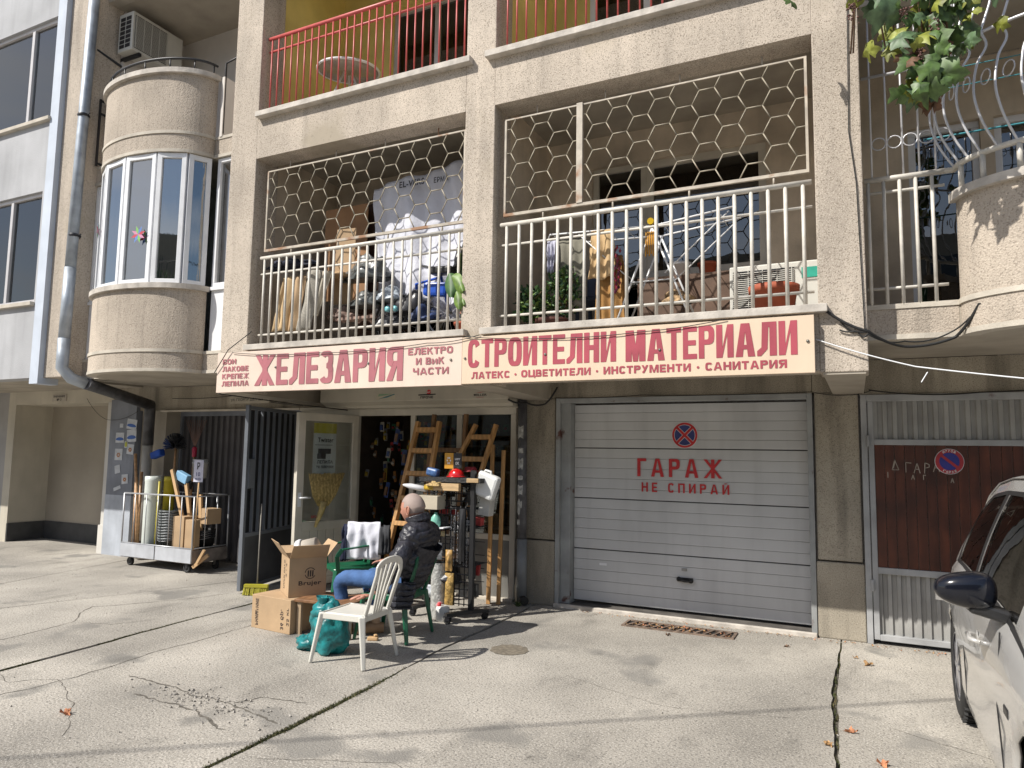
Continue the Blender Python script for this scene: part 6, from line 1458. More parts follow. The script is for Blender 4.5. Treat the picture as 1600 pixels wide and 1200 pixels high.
# ================================================================ RIGHT BALCONY (behind the white railing)
TER=mat('terracotta',(.36,.085,.04),.7,var=.15,vs=8)
LFG=[mat('leaf_green',(.045,.11,.025),.55,var=.3,vs=20),mat('leaf_light',(.12,.20,.035),.5,var=.3,vs=20),mat('leaf_dark',(.02,.06,.02),.6,var=.3,vs=20)]
def pot(label,x,y,z,r,h,mt=TER,parent=None,planted=False):
    t=thing('flower_pot',label,'pot',(x,y,z));m=MB();m.lathe([(0,0),(r*.72,0),(r*.95,h*.8),(r*1.05,h*.8),(r*1.07,h),(r*.97,h),(r*.9,h*.85),(0,h*.85)],(0,0,0),26);m.build('body',mt,t,local=True);return t
def foliage(m,c,R,n,size,rr,mats=3,up=.4):
    for i in range(n):
        d=V(rr.gauss(0,1),rr.gauss(0,1),rr.gauss(0,1)).normalized();p=V(*c)+V(d.x*R[0],d.y*R[1],d.z*R[2])*rr.random()**.4
        m.cm=rr.choice([0,0,1,2,2]);a_=V(rr.gauss(0,1),rr.gauss(0,1),rr.gauss(0,1)+up).normalized();b_=a_.orthogonal().normalized()*size*rr.uniform(.2,.35);L_=size*rr.uniform(.7,1.3)
        k=a_.cross(b_).normalized()*size*.08
        m.quad(p,p+a_*L_*.45+b_+k,p+a_*L_,p+a_*L_*.45-b_+k)
def plant(label,x,y,z,R,n,size,seed,name='potted_plant'):
    t=thing(name,label,'plant',(x,y,z));rr=random.Random(seed);m=MB();foliage(m,(x,y,z+R[2]),R,n,size,rr);m.build('leaves',LFG,t)
    m=MB()
    for i in range(7): m.tube([(x,y,z),(x+rr.uniform(-.5,.5)*R[0],y+rr.uniform(-.5,.5)*R[1],z+R[2]*.8),(x+rr.uniform(-.8,.8)*R[0],y+rr.uniform(-.8,.8)*R[1],z+R[2]*1.6)],.006,5)
    m.build('stems',mat('stem_brown',(.10,.07,.03),.8),t);return t
plant('bushy light green plant in the left corner of the right balcony',-2.72,-1.12,2.80,(.16,.12,.17),420,.075,1)
plant('taller dark green leafy plant beside the hanging grey trousers',-2.45,-1.02,2.85,(.16,.14,.26),480,.06,2)
pot('long dark planter pot under the green plants',-2.55,-1.08,2.63,.15,.2,mat('planter_brown',(.09,.03,.02),.7))
tp=pot('large terracotta pot in front of the balcony air conditioner',-.60,-1.10,2.66,.185,.30)
# drying rack with laundry
dr=thing('drying_rack','white folding clothes drying rack standing open on the right balcony','drying rack',(-1.7,-.85,2.65))
WR=mat('white_tube',(.68,.69,.70),.35,var=.05)
m=MB();zc=3.62
for y in (-1.02,-.70):
    m.tube([(-2.62,y,3.60),(-2.6,y,3.66),(-1.62,y,3.62)],.009,6)
    m.tube([(-1.60,y,3.62),(-.9,y,3.70)],.009,6)
m.build('wing',WR,dr)
m=MB()
for y in (-1.04,-.70):
    m.tube([(-1.98,y,2.66),(-1.60,y,3.62)],.010,6);m.tube([(-1.24,y,2.66),(-1.62,y,3.62)],.010,6);m.tube([(-2.30,y,3.62),(-1.86,y,3.20)],.006,6);m.tube([(-.95,y,3.66),(-1.50,y,3.18)],.006,6)
m.tube([(-1.90,-1.04,2.9),(-1.34,-1.04,2.9)],.007,6);m.tube([(-1.80,-1.04,3.12),(-1.42,-1.04,3.12)],.006,6)
m.build('leg_frame',WR,dr)
for i in range(10): x=-2.55+i*.17;m=MB();m.tube([(x,-1.02,3.64),(x,-.70,3.64)],.0035,5);m.build('line_rod',WR,dr)
m=MB();m.tube([(-1.62,-1.06,3.655),(-1.62,-1.0,3.66)],.03,10);m.build('hinge_cap',mat('yellow_cap',(.60,.38,.0),.4),dr)
m=MB()
for k in range(7): m.tube([(-1.66+k*.016,-1.05,3.56),(-1.665+k*.017,-1.05,3.34+.02*(k%2))],.006,5)
lone(m,'orange_strings',mat('orange_yarn',(.50,.24,.02),.8),'small bunch of orange cords hanging below the yellow hinge cap','cord bunch',loc=(0,0,0))
def laundry(name,label,x0,x1,zt_,zb_,mt,seed,y=-1.03,th=.02,amp=.02,cut=None):
    m=MB()
    def fn(u,v):
        s_=v*2-1;z=zt_-abs(s_)*(zt_-zb_)*(1 if s_<0 else .7);w_=1+.25*abs(s_)*math.sin(seed)
        x=(x0+x1)/2+(u-.5)*(x1-x0)*w_+.04*nz(v*2,seed)
        return (x,y+(th if s_>0 else -th)*min(1,abs(s_)*6)+amp*math.sin(u*15+seed+s_*2)*abs(s_)**.5,z+.03*nz(u*3,seed)*abs(s_))
    m.grid(fn,30,30);t=thing(name,label,'laundry',((x0+x1)/2,y,zb_));m.build('cloth',mt,t,solid=.003);return t
laundry('trousers','tan trousers folded over the drying rack bar behind the railing',-2.18,-1.98,3.64,3.18,mat('tan_cotton',(.52,.36,.19),.9,var=.08,vs=8,bump=.3,bs=20),1)
laundry('trousers','ochre trouser legs hanging below the tan trousers',-2.13,-1.90,3.40,2.78,mat('ochre_cotton',(.36,.19,.06),.9,var=.1,vs=8,bump=.3,bs=20),2,y=-.98)
laundry('towel','grey hanging cloth left of the tan trousers',-2.52,-2.26,3.62,2.95,mat('grey_linen',(.20,.19,.15),.9,var=.15,vs=6,bump=.3,bs=20),3,y=-.98)
laundry('towel','striped white cloth edge at the far left of the drying rack',-2.62,-2.53,3.60,3.28,mat('striped_white',(.45,.45,.55),.9,var=.2,vs=30),4)
m=MB();rr=random.Random(6)
for k in range(34): m.cm=k%2;c=V(-1.93+rr.gauss(0,.02),-1.05+rr.gauss(0,.015),3.44-k*.012);m.lathe([(0,-.02),(.014,0),(0,.03)],tuple(c),6)
lone(m,'pepper_string',[mat('pepper_red',(.22,.01,.03),.35),mat('pepper_dark',(.09,.005,.03),.35)],'string of dark red dried peppers hanging in the right balcony','pepper string')
lb('table',mat('cabinet_brown',(.12,.07,.045),.7,var=.15),'brown wooden cabinet at the back wall under the right balcony window','cabinet',(-1.45,-.22,2.98),(.95,.38,.66))
pot('white enamel pot on the brown cabinet below the window',-1.55,-.25,3.31,.11,.15,PVC);pot('small red clay pot beside the white enamel pot',-1.28,-.25,3.31,.09,.13)
m=MB();m.grid(blob((0,0,0),.12,.08,.1,3,.7),24,16);lone(m,'straw_basket',mat('straw_basket',(.36,.24,.13),.9,var=.4,vs=30),'small straw basket behind the legs of the drying rack','basket',loc=(-1.45,-.8,2.95))
cbl=thing('chair_back','pale blue plastic chair standing at the left balcony door','chair',(-2.2,-.4,2.65))
m=MB();m.box(-2.45,-2.05,-.42,-.38,3.1,3.45);m.build('backrest',mat('blue_slate',(.06,.08,.13),.6),cbl,bevel=.02);m=MB();m.box(-2.45,-2.05,-.8,-.42,3.05,3.09);m.build('seat',MATS['blue_slate'],cbl,bevel=.01)
for x in (-2.43,-2.09):
    for y in (-.78,-.42): m=MB();m.box(x,x+.03,y,y+.03,2.62,3.05);m.build('leg',MATS['blue_slate'],cbl)
# ================================================================ LEFT BALCONY
TARP=mat('white_tarp',(.60,.61,.68),.6,var=.05,vs=4,bump=.5,bs=9,bdist=.03)
tp_=thing('tarpaulin','large white plastic tarpaulin sheet hung at the right of the left balcony','tarpaulin',(-4.1,-.8,2.7))
m=MB();m.grid(lambda u,v:(-4.78+1.42*u+.05*math.sin(v*5),-.86+.035*math.sin(u*11+v*2)+.03*nz(u*4,v*5)+.02*math.sin(u*31),2.95+1.66*v-.10*(1-u)*v+.05*u*v),70,40);m.build('sheet',TARP,tp_,solid=.002)
text('EL-VERS',-4.42,-4.10,4.43,4.50,mat('tarp_ink',(.03,.03,.04),.7),tp_,PS(-.925),heavy=.004)
text('ЕРМА',-3.98,-3.80,4.42,4.48,MATS['tarp_ink'],tp_,PS(-.925),heavy=.003)
# cardboard sheets over the railing and behind
def sheet(name,label,pts,mt,cat,th=.006):
    m=MB();P=[V(*p) for p in pts];n=(P[1]-P[0]).cross(P[2]-P[0]).normalized()*th
    m._add([*P,*[p+n for p in P]],[(0,1,2,3),(7,6,5,4),(0,4,5,1),(1,5,6,2),(2,6,7,3),(3,7,4,0)]);return lone(m,name,mt,label,cat)
sheet('cardboard_sheet','tall orange brown cardboard box side standing behind the hexagon grille',[(-5.55,-.78,3.3),(-5.0,-.7,3.3),(-5.0,-.7,4.42),(-5.55,-.78,4.38)],mat('tall_carton',(.36,.20,.10),.85,var=.1),'cardboard')
sheet('cardboard_sheet','paler cardboard strip standing before the tall orange box',[(-5.22,-.98,3.2),(-4.98,-.95,3.2),(-4.96,-.95,4.05),(-5.2,-.98,4.05)],CARDB,'cardboard')
dark_wood=mat('dark_cupboard',(.075,.035,.02),.7)
lb('cupboard',dark_wood,'dark brown cupboard behind the cardboard in the left balcony','cupboard',(-4.95,-.4,3.6),(.5,.4,1.7))
def hang(label,x0,x1,zt_,zb_,mt,cat,name,y=-1.30,fl=.0,x2=None,x3=None,seed=0):
    x2=x0 if x2 is None else x2;x3=x1 if x3 is None else x3
    m=MB();m.grid(lambda u,v:((x0+(x1-x0)*u)*(1-v)+(x2+(x3-x2)*u)*v,y+.02*math.sin(u*7+seed)+fl*v+.02*nz(u*3,v*3,seed),zt_-(zt_-zb_)*v),12,14)
    t=thing(name,label,cat,(x0,y,zb_));m.build('sheet',mt,t,solid=.006);return t
hang('bent cardboard panel hanging inside the left end of the railing',-5.66,-5.50,3.47,2.88,mat('sunlit_card',(.50,.36,.20),.85,var=.06),'cardboard','cardboard_sheet',x2=-5.80,x3=-5.58)
hang('second narrow cardboard panel right of the bent one',-5.50,-5.34,3.46,2.86,CARDB,'cardboard','cardboard_sheet',x2=-5.58,x3=-5.42,seed=2)
hang('grey checked cloth hanging in a taper behind the railing',-5.36,-5.14,3.52,2.86,mat('checked_grey',(.33,.31,.27),.9,var=.15,vs=60),'cloth','hanging_cloth',x2=-5.55,x3=-5.28,seed=1,y=-1.28)
hang('beige cloth folded beside the grey checked cloth',-5.14,-4.98,3.50,3.02,mat('beige_linen',(.42,.38,.31),.9,var=.1),'cloth','hanging_cloth',x2=-5.22,x3=-5.18,seed=3,y=-1.27)
m=MB();m.grid(blob((0,0,0),.25,.12,.09,7,.8),30,20);lone(m,'folded_blanket',mat('navy_striped',(.03,.035,.06),.85,var=.5,vs=25),'dark navy striped blanket bundled on the left end of the railing','blanket',loc=(-5.62,-1.2,3.60))
m=MB();m.box(-5.65,-4.98,-1.18,-1.0,3.48,3.51);lone(m,'wooden_shelf',HND2,'narrow wooden shelf board behind the left railing','shelf board')
GBG=[mat('grey_bag',(.10,.11,.11),.35,var=.3,vs=8,bump=.6,bs=10),mat('dark_bag',(.03,.03,.035),.35,var=.3,vs=8,bump=.6,bs=10),mat('navy_bag',(.02,.04,.12),.6,var=.3,vs=8),mat('pale_bag',(.35,.40,.45),.35,var=.2,vs=8,bump=.6,bs=10),mat('brown_bag',(.22,.15,.12),.7,var=.3,vs=8)]
for x,y,z,rx,rz_,mi,lab in ((-4.72,-1.02,3.42,.26,.22,0,'large grey plastic bag behind the middle of the left railing'),(-4.70,-1.05,3.12,.20,.14,0,'crumpled clear grey bag below the large grey bag'),(-4.42,-1.05,3.16,.12,.14,3,'pale bluish bag propped beside the clear bag'),(-4.15,-1.02,3.02,.22,.18,1,'black bag on the balcony floor in front of the tarpaulin'),(-3.98,-1.05,2.92,.14,.14,2,'navy blue bag squeezed between the black bag and the bicycle'),(-5.0,-1.05,3.0,.16,.12,4,'brown sack low behind the middle of the railing'),(-4.4,-1.1,2.86,.2,.12,1,'flat dark bag on the floor under the bluish bag'),(-3.55,-1.0,3.42,.10,.18,1,'dark rucksack hanging above the bicycle wheel')):
    m=MB();m.grid(blob((0,0,0),rx,.12,rz_,int(x*-13),.6,fold=6),34,24);lone(m,'stored_bag',GBG[mi],lab,'bag',loc=(x,y,z))
m=MB();[m.lathe([(0,-.02),(.028,-.02),(.03,.02),(0,.02)],(x,0,0),14,'y') for x in (0,.09)];lone(m,'binocular_lamp',mat('lamp_cyan',(.2,.5,.55),.2),'pair of small round cyan lamps lying before the black bag','lamp',loc=(-4.32,-1.2,3.04))
lb('plank_stack',mat('old_plank',(.30,.20,.16),.8,var=.2,vs=10),'pinkish old planks lying low behind the railing','plank',(-4.75,-1.14,2.98),(.5,.12,.03))
# bicycle behind the railing
bc=thing('bicycle','bicycle with silver spoked wheel and blue frame bag parked behind the left railing','bicycle',(-3.7,-1.05,2.66))
def wheel(cx,cz,r,y=-1.08):
    m=MB();m.tube([(cx+r*math.cos(t),y,cz+r*math.sin(t)) for t in [2*PI*k/36 for k in range(36)]],.016,8,closed=True);w_=m.build('tyre',BLKPL,bc)
    m=MB();m.tube([(cx+(r-.022)*math.cos(t),y,cz+(r-.022)*math.sin(t)) for t in [2*PI*k/36 for k in range(36)]],.010,6,closed=True);m.build('rim',CHN,bc)
    m=MB()
    for k in range(24): t=2*PI*k/24;m.tube([(cx,y+(.02 if k%2 else -.02),cz),(cx+(r-.02)*math.cos(t+.2),y,cz+(r-.02)*math.sin(t+.2))],.0022,4)
    m.tube([(cx,y-.04,cz),(cx,y+.04,cz)],.018,8);m.build('spokes',CHN,bc)
wheel(-3.66,2.99,.28);wheel(-4.35,2.95,.28,-.98)
m=MB();bl=mat('bike_blue',(.01,.07,.42),.35);m.tube([(-3.66,-1.07,2.99),(-3.78,-1.05,3.36),(-4.1,-1.02,3.32),(-4.05,-1.02,2.95),(-3.80,-1.05,3.3)],.018,8);m.build('bike_frame',bl,bc)
m=MB();m.tube([(-3.95,-1.2,3.46),(-3.78,-1.05,3.44),(-3.65,-.9,3.48)],.012,6);m.build('handlebar',CHN,bc)
m=MB();m.obox((-3.80,-1.10,3.22),(.28,.10,.14),(0,.1,0));m.build('frame_bag',bl,bc,bevel=.03)
m=MB();m.obox((-3.72,-1.12,3.40),(.26,.12,.08),(0,.05,0));m.build('basket',BLKPL,bc,bevel=.02)
tp=pot('small terracotta pot at the right end of the left balcony',-3.42,-1.20,2.70,.09,.14)
m=MB();m.grid(blob((0,0,0),.05,.05,.09,8,.3),20,14);lone(m,'clay_figure',mat('clay_pink',(.45,.22,.17),.7),'pale pink clay jug standing in the small terracotta pot','jug',loc=(-3.40,-1.2,2.92))
# cactus-like green plant squeezed through the bars
cp=thing('green_plant','bright green broad leaf plant poking through the railing at the middle pillar','plant',(-3.4,-1.3,2.8))
m=MB()
def bleaf(m,c,dirv,side,L_,W_,cm):
    m.cm=cm;dirv=dirv.normalized();side=side.normalized()
    nn=dirv.cross(side)
    m.grid(lambda u,v:tuple(V(*c)+dirv*L_*v+side*(u-.5)*W_*math.sin(PI*min(1,v*.85+.12))**.7+nn*.03*math.sin(u*PI)+V(0,0,-.05)*v*v),8,8)
for c,d,s_,l,w_,cm in (((-3.42,-1.40,3.24),V(.6,-.2,-.45),V(.3,0,.9),.20,.15,1),((-3.40,-1.38,3.10),V(.7,-.3,-.5),V(.4,0,.8),.19,.15,1),((-3.48,-1.36,3.28),V(.3,-.3,-.9),V(.9,0,.2),.22,.15,0),((-3.40,-1.25,3.35),V(.1,0,1),V(1,.2,0),.42,.10,2),((-3.45,-1.22,3.1),V(-.05,0,1),V(1,.1,.1),.36,.12,2),((-3.36,-1.42,3.08),V(.3,-.2,-.7),V(.9,0,.3),.14,.12,1)): bleaf(m,c,d,s_,l,w_,cm)
m.build('leaves',LFG,cp);m=MB();m.tube([(-3.42,-1.2,2.82),(-3.44,-1.28,3.1),(-3.42,-1.3,3.5)],.012,6);m.build('stem',mat('stem_green',(.08,.15,.04),.6),cp)
# upper balconies
tb=thing('round_table','round glass garden table tilted behind the left red railing','table',(-5.2,-.9,5.35))
m=MB();m.lathe([(.0,0),(.34,0),(.35,.012),(0,.012)],(0,0,0),36);o=m.build('tabletop',mat('glass_top',(.35,.30,.26),.1,spec=.9),tb,local=True);o.location=(0,0,.60);o.rotation_euler=(.1,.05,0)
m=MB();m.tube([(.35*math.cos(t),.35*math.sin(t),0) for t in [2*PI*k/36 for k in range(36)]],.014,6,closed=True);o=m.build('rim',PVC,tb,local=True);o.location=(0,0,.605);o.rotation_euler=(.1,.05,0)
m=MB();[m.tube([(.05*math.cos(t),.05*math.sin(t),.58),(.3*math.cos(t),.3*math.sin(t),-.05)],.012,6) for t in (0,2.1,4.2)];m.build('legs',PVC,tb,local=True)
# pinwheels stuck on the glazed bay
for x,y,z,lab in ((-7.62,-1.665,4.10,'colourful paper pinwheel flower on the middle pane of the curved window'),(-8.50,-1.58,4.28,'red and green paper pinwheel on the left pane of the curved window')):
    m=MB()
    for k in range(8):
        m.cm=k%4;t=k*PI/4+.3;d=V(math.cos(t),0,math.sin(t));s_=V(-d.z,0,d.x)*.02;m.quad(V(0,0,0),d*.05+s_,d*.11,d*.05-s_)
    lone(m,'pinwheel',[mat('pin_red',(.5,.05,.08),.6),mat('pin_blue',(.1,.2,.5),.6),mat('pin_green',(.2,.45,.1),.6),mat('pin_pink',(.6,.25,.4),.6)],lab,'pinwheel',loc=(x,y,z),rot=(0,0,.15 if x>-8 else -.75))
# clothes lines on the right bay
for k,(z,y,lab) in enumerate(((4.60,-.9,'upper thin blue clothes line across the right balcony'),(4.45,-.9,'middle thin blue clothes line across the right balcony'),(4.05,-.95,'thicker turquoise clothes line across the right balcony'))):
    cable([(.5,y,z),(3.0,y,z+.05)],lab,.004 if k<2 else .007,mt=mat('line_blue',(.05,.25,.3),.5),cat='clothes line',name='clothes_line')
# ================================================================ GRAPE VINE
vn=thing('grape_vine','grape vine with green and browning leaves hanging in front of the right bay','vine',(.4,-1.9,4.2))
rr=random.Random(77)
VL=[mat('vine_leaf',(.070,.125,.030),.5,var=.35,vs=18),mat('vine_leaf_pale',(.09,.15,.07),.5,var=.3,vs=18),mat('vine_leaf_yellow',(.20,.22,.03),.55,var=.3,vs=18),mat('vine_leaf_brown',(.11,.05,.02),.7,var=.3,vs=18)]
def vleaf(c,s,cm,rr):
    m=MB();m.cm=cm;M=Euler((rr.uniform(-.7,.7)+PI/2,rr.uniform(-.8,.8),rr.uniform(-.8,.8))).to_matrix();pts=[];n=20
    for k in range(n):
        t=2*PI*k/n-PI/2;lobes=[1,.8,.62,.72,.95,.78,.60,.70,.9,.85];r=s*lobes[k%10 if k<10 else 9-(k%10)]*rr.uniform(.92,1.06)
        if k==0:r=s*.25
        pts.append(V(r*math.cos(t),r*math.sin(t),-.25*s*(r/s)**2+.08*s*math.sin(3*t)+rr.uniform(-.04,.04)*s))
    mid=[p*.5+V(0,0,.10*s) for p in pts];vs=[V(0,0,0)]+mid+pts;c=V(*c);m.smooth=True
    m._add([c+M@v for v in vs],[(0,1+i,1+(i+1)%n) for i in range(n)]+[(1+i,1+n+i,1+n+(i+1)%n,1+(i+1)%n) for i in range(n)])
    return m.build('vine_leaf',VL,vn)
spots=[]
for i in range(300):
    t=rr.random();zc=3.92+t*1.25;w_=.12+.30*min(1,t*1.6);xc=.46+.12*math.sin(t*3)
    if t>.66: xc=.36;w_=.56
    spots.append((xc-.05+rr.gauss(0,.5)*w_,-2.0+rr.uniform(-.16,.16),zc))
for i in range(60): spots.insert(rr.randrange(200),(rr.uniform(-.12,.5),-2.0+rr.uniform(-.15,.15),rr.uniform(4.78,5.1)))
for i,c in enumerate(spots[:330]):
    s_=rr.uniform(.035,.09);vleaf(c,s_,rr.choice([0,0,0,0,0,1,2,2]) if c[2]>4.2 else rr.choice([0,0,1,2,3,3]),rr)
for c in ((.44,-2.1,3.90),(.55,-2.1,4.0),(.36,-2.08,4.1),(.5,-2.1,4.2)): vleaf(c,.12,0,rr)
vleaf((.22,-2.12,4.45),.14,1,rr)
vleaf((.30,-2.12,4.28),.10,1,rr)
m=MB()
for i in range(7):
    x=.3+rr.uniform(-.25,.25);m.tube([(x+rr.uniform(-.2,.2),-2.0,5.3),(x,-2.0,4.8),(x+rr.uniform(-.06,.06),-2.02,4.3)],.006,5)
m.tube([(-.1,-2.0,5.0),(.4,-2.0,5.12),(1.4,-1.95,5.3),(1.6,-1.74,5.42)],.011,6);m.build('stem',mat('vine_stem',(.12,.07,.04),.9),vn)
for i,(x,z) in enumerate(((-.02,4.86),(.06,4.74),(.32,4.50),(.40,4.24),(.50,4.36),(-.06,4.90),(.02,4.62))):
    m=MB()
    for k in range(34): c=V(x+rr.gauss(0,.018),-2.08+rr.gauss(0,.018),z-abs(rr.gauss(0,.06)));r=rr.uniform(.005,.009);m.lathe([(0,-r),(r*.8,-r*.5),(r,0),(r*.8,r*.5),(0,r)],tuple(c),6)
    m.build('grape_bunch',mat('dried_grape',(.13,.06,.05),.6,var=.4,vs=40),vn)
# ================================================================ CAR
car=thing('parked_car','silver hatchback parked at the right edge with its black door mirror nearest','car',(1.345,-1.70,0),(0,0,math.radians(180.2)))
PNT=mat('silver_paint',(.56,.55,.53),.24,metal=.35,var=.03,vs=3,coat=.7)
CGL=glass('car_glass',(.13,.12,.10),.14)
# stations: y, half width at sill, at belt(max), belt z, roof half width, roof z
def car_sec(y,ws,wm,zbelt,wr,zr,zs=.20):
    return [(ws,zs),(ws+.02,.30),(wm-.015,.48),(wm,.60),(wm-.004,.74),(wm-.03,zbelt-.04),(wm-.055,zbelt)]
ST=[(-.72,.60,.64,.84),(-.62,.72,.755,.88),(-.45,.79,.82,.915),(-.2,.82,.855,.93),(.1,.83,.868,.935),(.5,.835,.872,.93),(.9,.835,.872,.925),(1.3,.835,.872,.915),(1.7,.835,.870,.90),(2.1,.83,.868,.88),(2.5,.825,.862,.84),(2.9,.79,.83,.78),(3.2,.70,.74,.70),(3.35,.58,.62,.62)]
m=MB()
secs=[]
for y,ws,wm,zb_ in ST:
    h=car_sec(y,ws,wm,zb_,0,0);inn=[(h[-1][0]-.10,zb_+(.015 if 0<y<2.2 else .02)),(0,zb_+(.03 if y<2 else .05))]
    half=h+inn;full=[(x,y,z) for x,z in half]+[(-x,y,z) for x,z in half[::-1][1:]];secs.append(full)
nS=len(secs[0])
vs=[p for s_ in secs for p in s_]
# wheel arch openings: drop faces, the arch is closed by an inner liner
fs=[]
def inarch(y,z): return any((y-c)**2+(z-.31)**2<.345**2 for c in (0,2.35))
import itertools
DN=4;fine=[];ys_=[]
for (a_,b_) in zip(secs,secs[1:]):
    for k in range(DN): fine.append([tuple(V(*p)*(1-k/DN)+V(*q)*(k/DN)) for p,q in zip(a_,b_)])
fine.append(secs[-1])
# refine in section direction too
def refine(sec,k=3): 
    out=[]
    for p,q in zip(sec,sec[1:]):
        for j in range(k): out.append(V(*p)*(1-j/k)+V(*q)*(j/k))
    out.append(V(*sec[-1]));return out
fine=[refine(s_) for s_ in fine];nS=len(fine[0])
def snap(p):
    # pull vertices near the arch circle onto it for a clean round opening
    for c in (0,2.35):
        dy=p.y-c;dz=p.z-.31;r=math.hypot(dy,dz)
        if abs(p.x)>.55 and .29<r<.40 and p.z>.12: k=.345/r;return V(p.x,c+dy*k,.31+dz*k)
    return p
vs=[snap(p) for s_ in fine for p in s_]
for i in range(len(fine)-1):
    for j in range(nS-1):
        q=[i*nS+j,i*nS+j+1,(i+1)*nS+j+1,(i+1)*nS+j];c=sum((vs[k] for k in q),V(0,0,0))/4
        if abs(c.x)>.55 and inarch(c.y,c.z): continue
        fs.append(q[::-1])
m.smooth=True;m._add(vs,fs);m.smooth=False
m.f.append(list(range(nS)));m.m.append(0);m.sm.append(False)
body=m.build('body',PNT,car,local=True,solid=.012)
for c in (0,2.35):
    for s_ in (-1,1):
        m=MB();m.grid(lambda u,v:(s_*(.845-.3*v),c+.345*math.cos(PI*u*1.25-.4),.31+.345*math.sin(PI*u*1.25-.4)),20,2);m.box(s_*.52-.01,s_*.52+.01,c-.36,c+.36,.05,.66);m.build('arch_liner',BLACK,car,local=True)
        m=MB();x=s_*.845;R=.31
        m.lathe([(.20,-.10),(.235,-.10),(.285,-.095),(.305,-.08),(.31,-.04),(.31,.04),(.305,.08),(.285,.095),(.235,.10),(.20,.09)],(s_*.755,c,.31),40,'x')
        for k in range(40): t=2*PI*k/40;m.obox((s_*.755,c+.311*math.cos(t),.31+.311*math.sin(t)),(.17,.008,.022),(t+PI/2+.0,0,0))
        ty=m.build('wheel',MATS['tyre_rubber'],car,local=True)
        m=MB();xo=s_*(.755+.085)
        for k in range(10):
            t=2*PI*k/10;m.bar((xo,c+.03*math.cos(t),.31+.03*math.sin(t)),(xo-s_*.01,c+.205*math.cos(t+.12),.31+.205*math.sin(t+.12)),.028,.016,up=(1,0,0))
        m.lathe([(.0,.0),(.045,.0),(.05,-.02*s_)],(xo+s_*.004,c,.31),20,'x');m.lathe([(.195,.0),(.222,.0),(.222,-.03*s_),(.195,-.05*s_)],(xo+s_*.006,c,.31),40,'x');m.build('rim',mat('alloy',(.5,.5,.52),.3,metal=.8,var=.05),ty,local=True)
        m=MB();m.lathe([(0,-.06*s_),(.2,-.06*s_)],(xo,c,.31),30,'x');m.build('hub_dark',BLACK,ty,local=True)
# greenhouse: side glass, pillars and roof lofted
GH=[(-.52,.90,1.00,.70,.60),(-.35,.925,1.20,.725,.60),(-.1,.935,1.34,.735,.585),(.2,.935,1.425,.74,.57),(.6,.93,1.465,.745,.565),(1.0,.922,1.475,.745,.56),(1.4,.91,1.455,.745,.56),(1.75,.90,1.36,.75,.575),(2.1,.885,1.12,.77,.63),(2.35,.865,.90,.79,.70)]
def gh(y):
    for a_,b_ in zip(GH,GH[1:]):
        if a_[0]<=y<=b_[0]+1e-9:
            t=(y-a_[0])/(b_[0]-a_[0]);t2=t;return [p*(1-t2)+q*t2 for p,q in zip(a_,b_)]
    return list(GH[-1] if y>GH[-1][0] else GH[0])
def sidept(s_,y,k,off=0): # k 0 at belt, 1 at roof edge
    _,zb_,zr,wb,wr=gh(y);zr2=zr-.05;wb+=.065;x=wb+(wr-wb+.03)*k+.03*math.sin(PI*k)*.6+off;return V(s_*x,y,zb_+(zr2-zb_)*k)
GH=[(a,b,c*1.05 if i<8 else c,d,e) for i,(a,b,c,d,e) in enumerate(GH)]
N=46;Y0,Y1=-.52,2.35
# roof with rolled edges
m=MB();m.grid(lambda u,v:(lambda y:(lambda s2,zb_,zr,wr:((u-.5)*2*(wr+.035)*1.0,y,zr-.05+.05*max(0,1-abs((u-.5)*2)**3.2)**.9+.012))(0,*[gh(y)[1],gh(y)[2],gh(y)[4]]))(-.30+v*(1.72+.30)),28,40);m.build('roof',PNT,car,local=True,solid=.006)
m=MB();m.grid(lambda u,v:(lambda y:((u-.5)*2*(gh(y)[4]+.03),y,gh(y)[2]-.045+.045*max(0,1-abs((u-.5)*2)**3)**.9))(1.72+v*.60),20,10);m.build('windscreen',CGL,car,local=True)
m=MB();m.grid(lambda u,v:(lambda y:((u-.5)*2*(gh(y)[4]+.03),y,gh(y)[2]-.045+.04*max(0,1-abs((u-.5)*2)**3)**.9))(-.52+v*.24),20,6);m.build('rear_window',CGL,car,local=True)
def kmax(y): return 1.0
def win(s_,ya,yb,ka,kb,name,mt,off,fa=None,fb=None,n=24,parent=car):
    m=MB();m.grid(lambda u,v:tuple(sidept(s_,ya+(yb-ya)*u,(fa(ya+(yb-ya)*u) if fa else ka)+((fb(ya+(yb-ya)*u) if fb else kb)-(fa(ya+(yb-ya)*u) if fa else ka))*v,off)),n,8);return m.build(name,mt,parent,local=True)
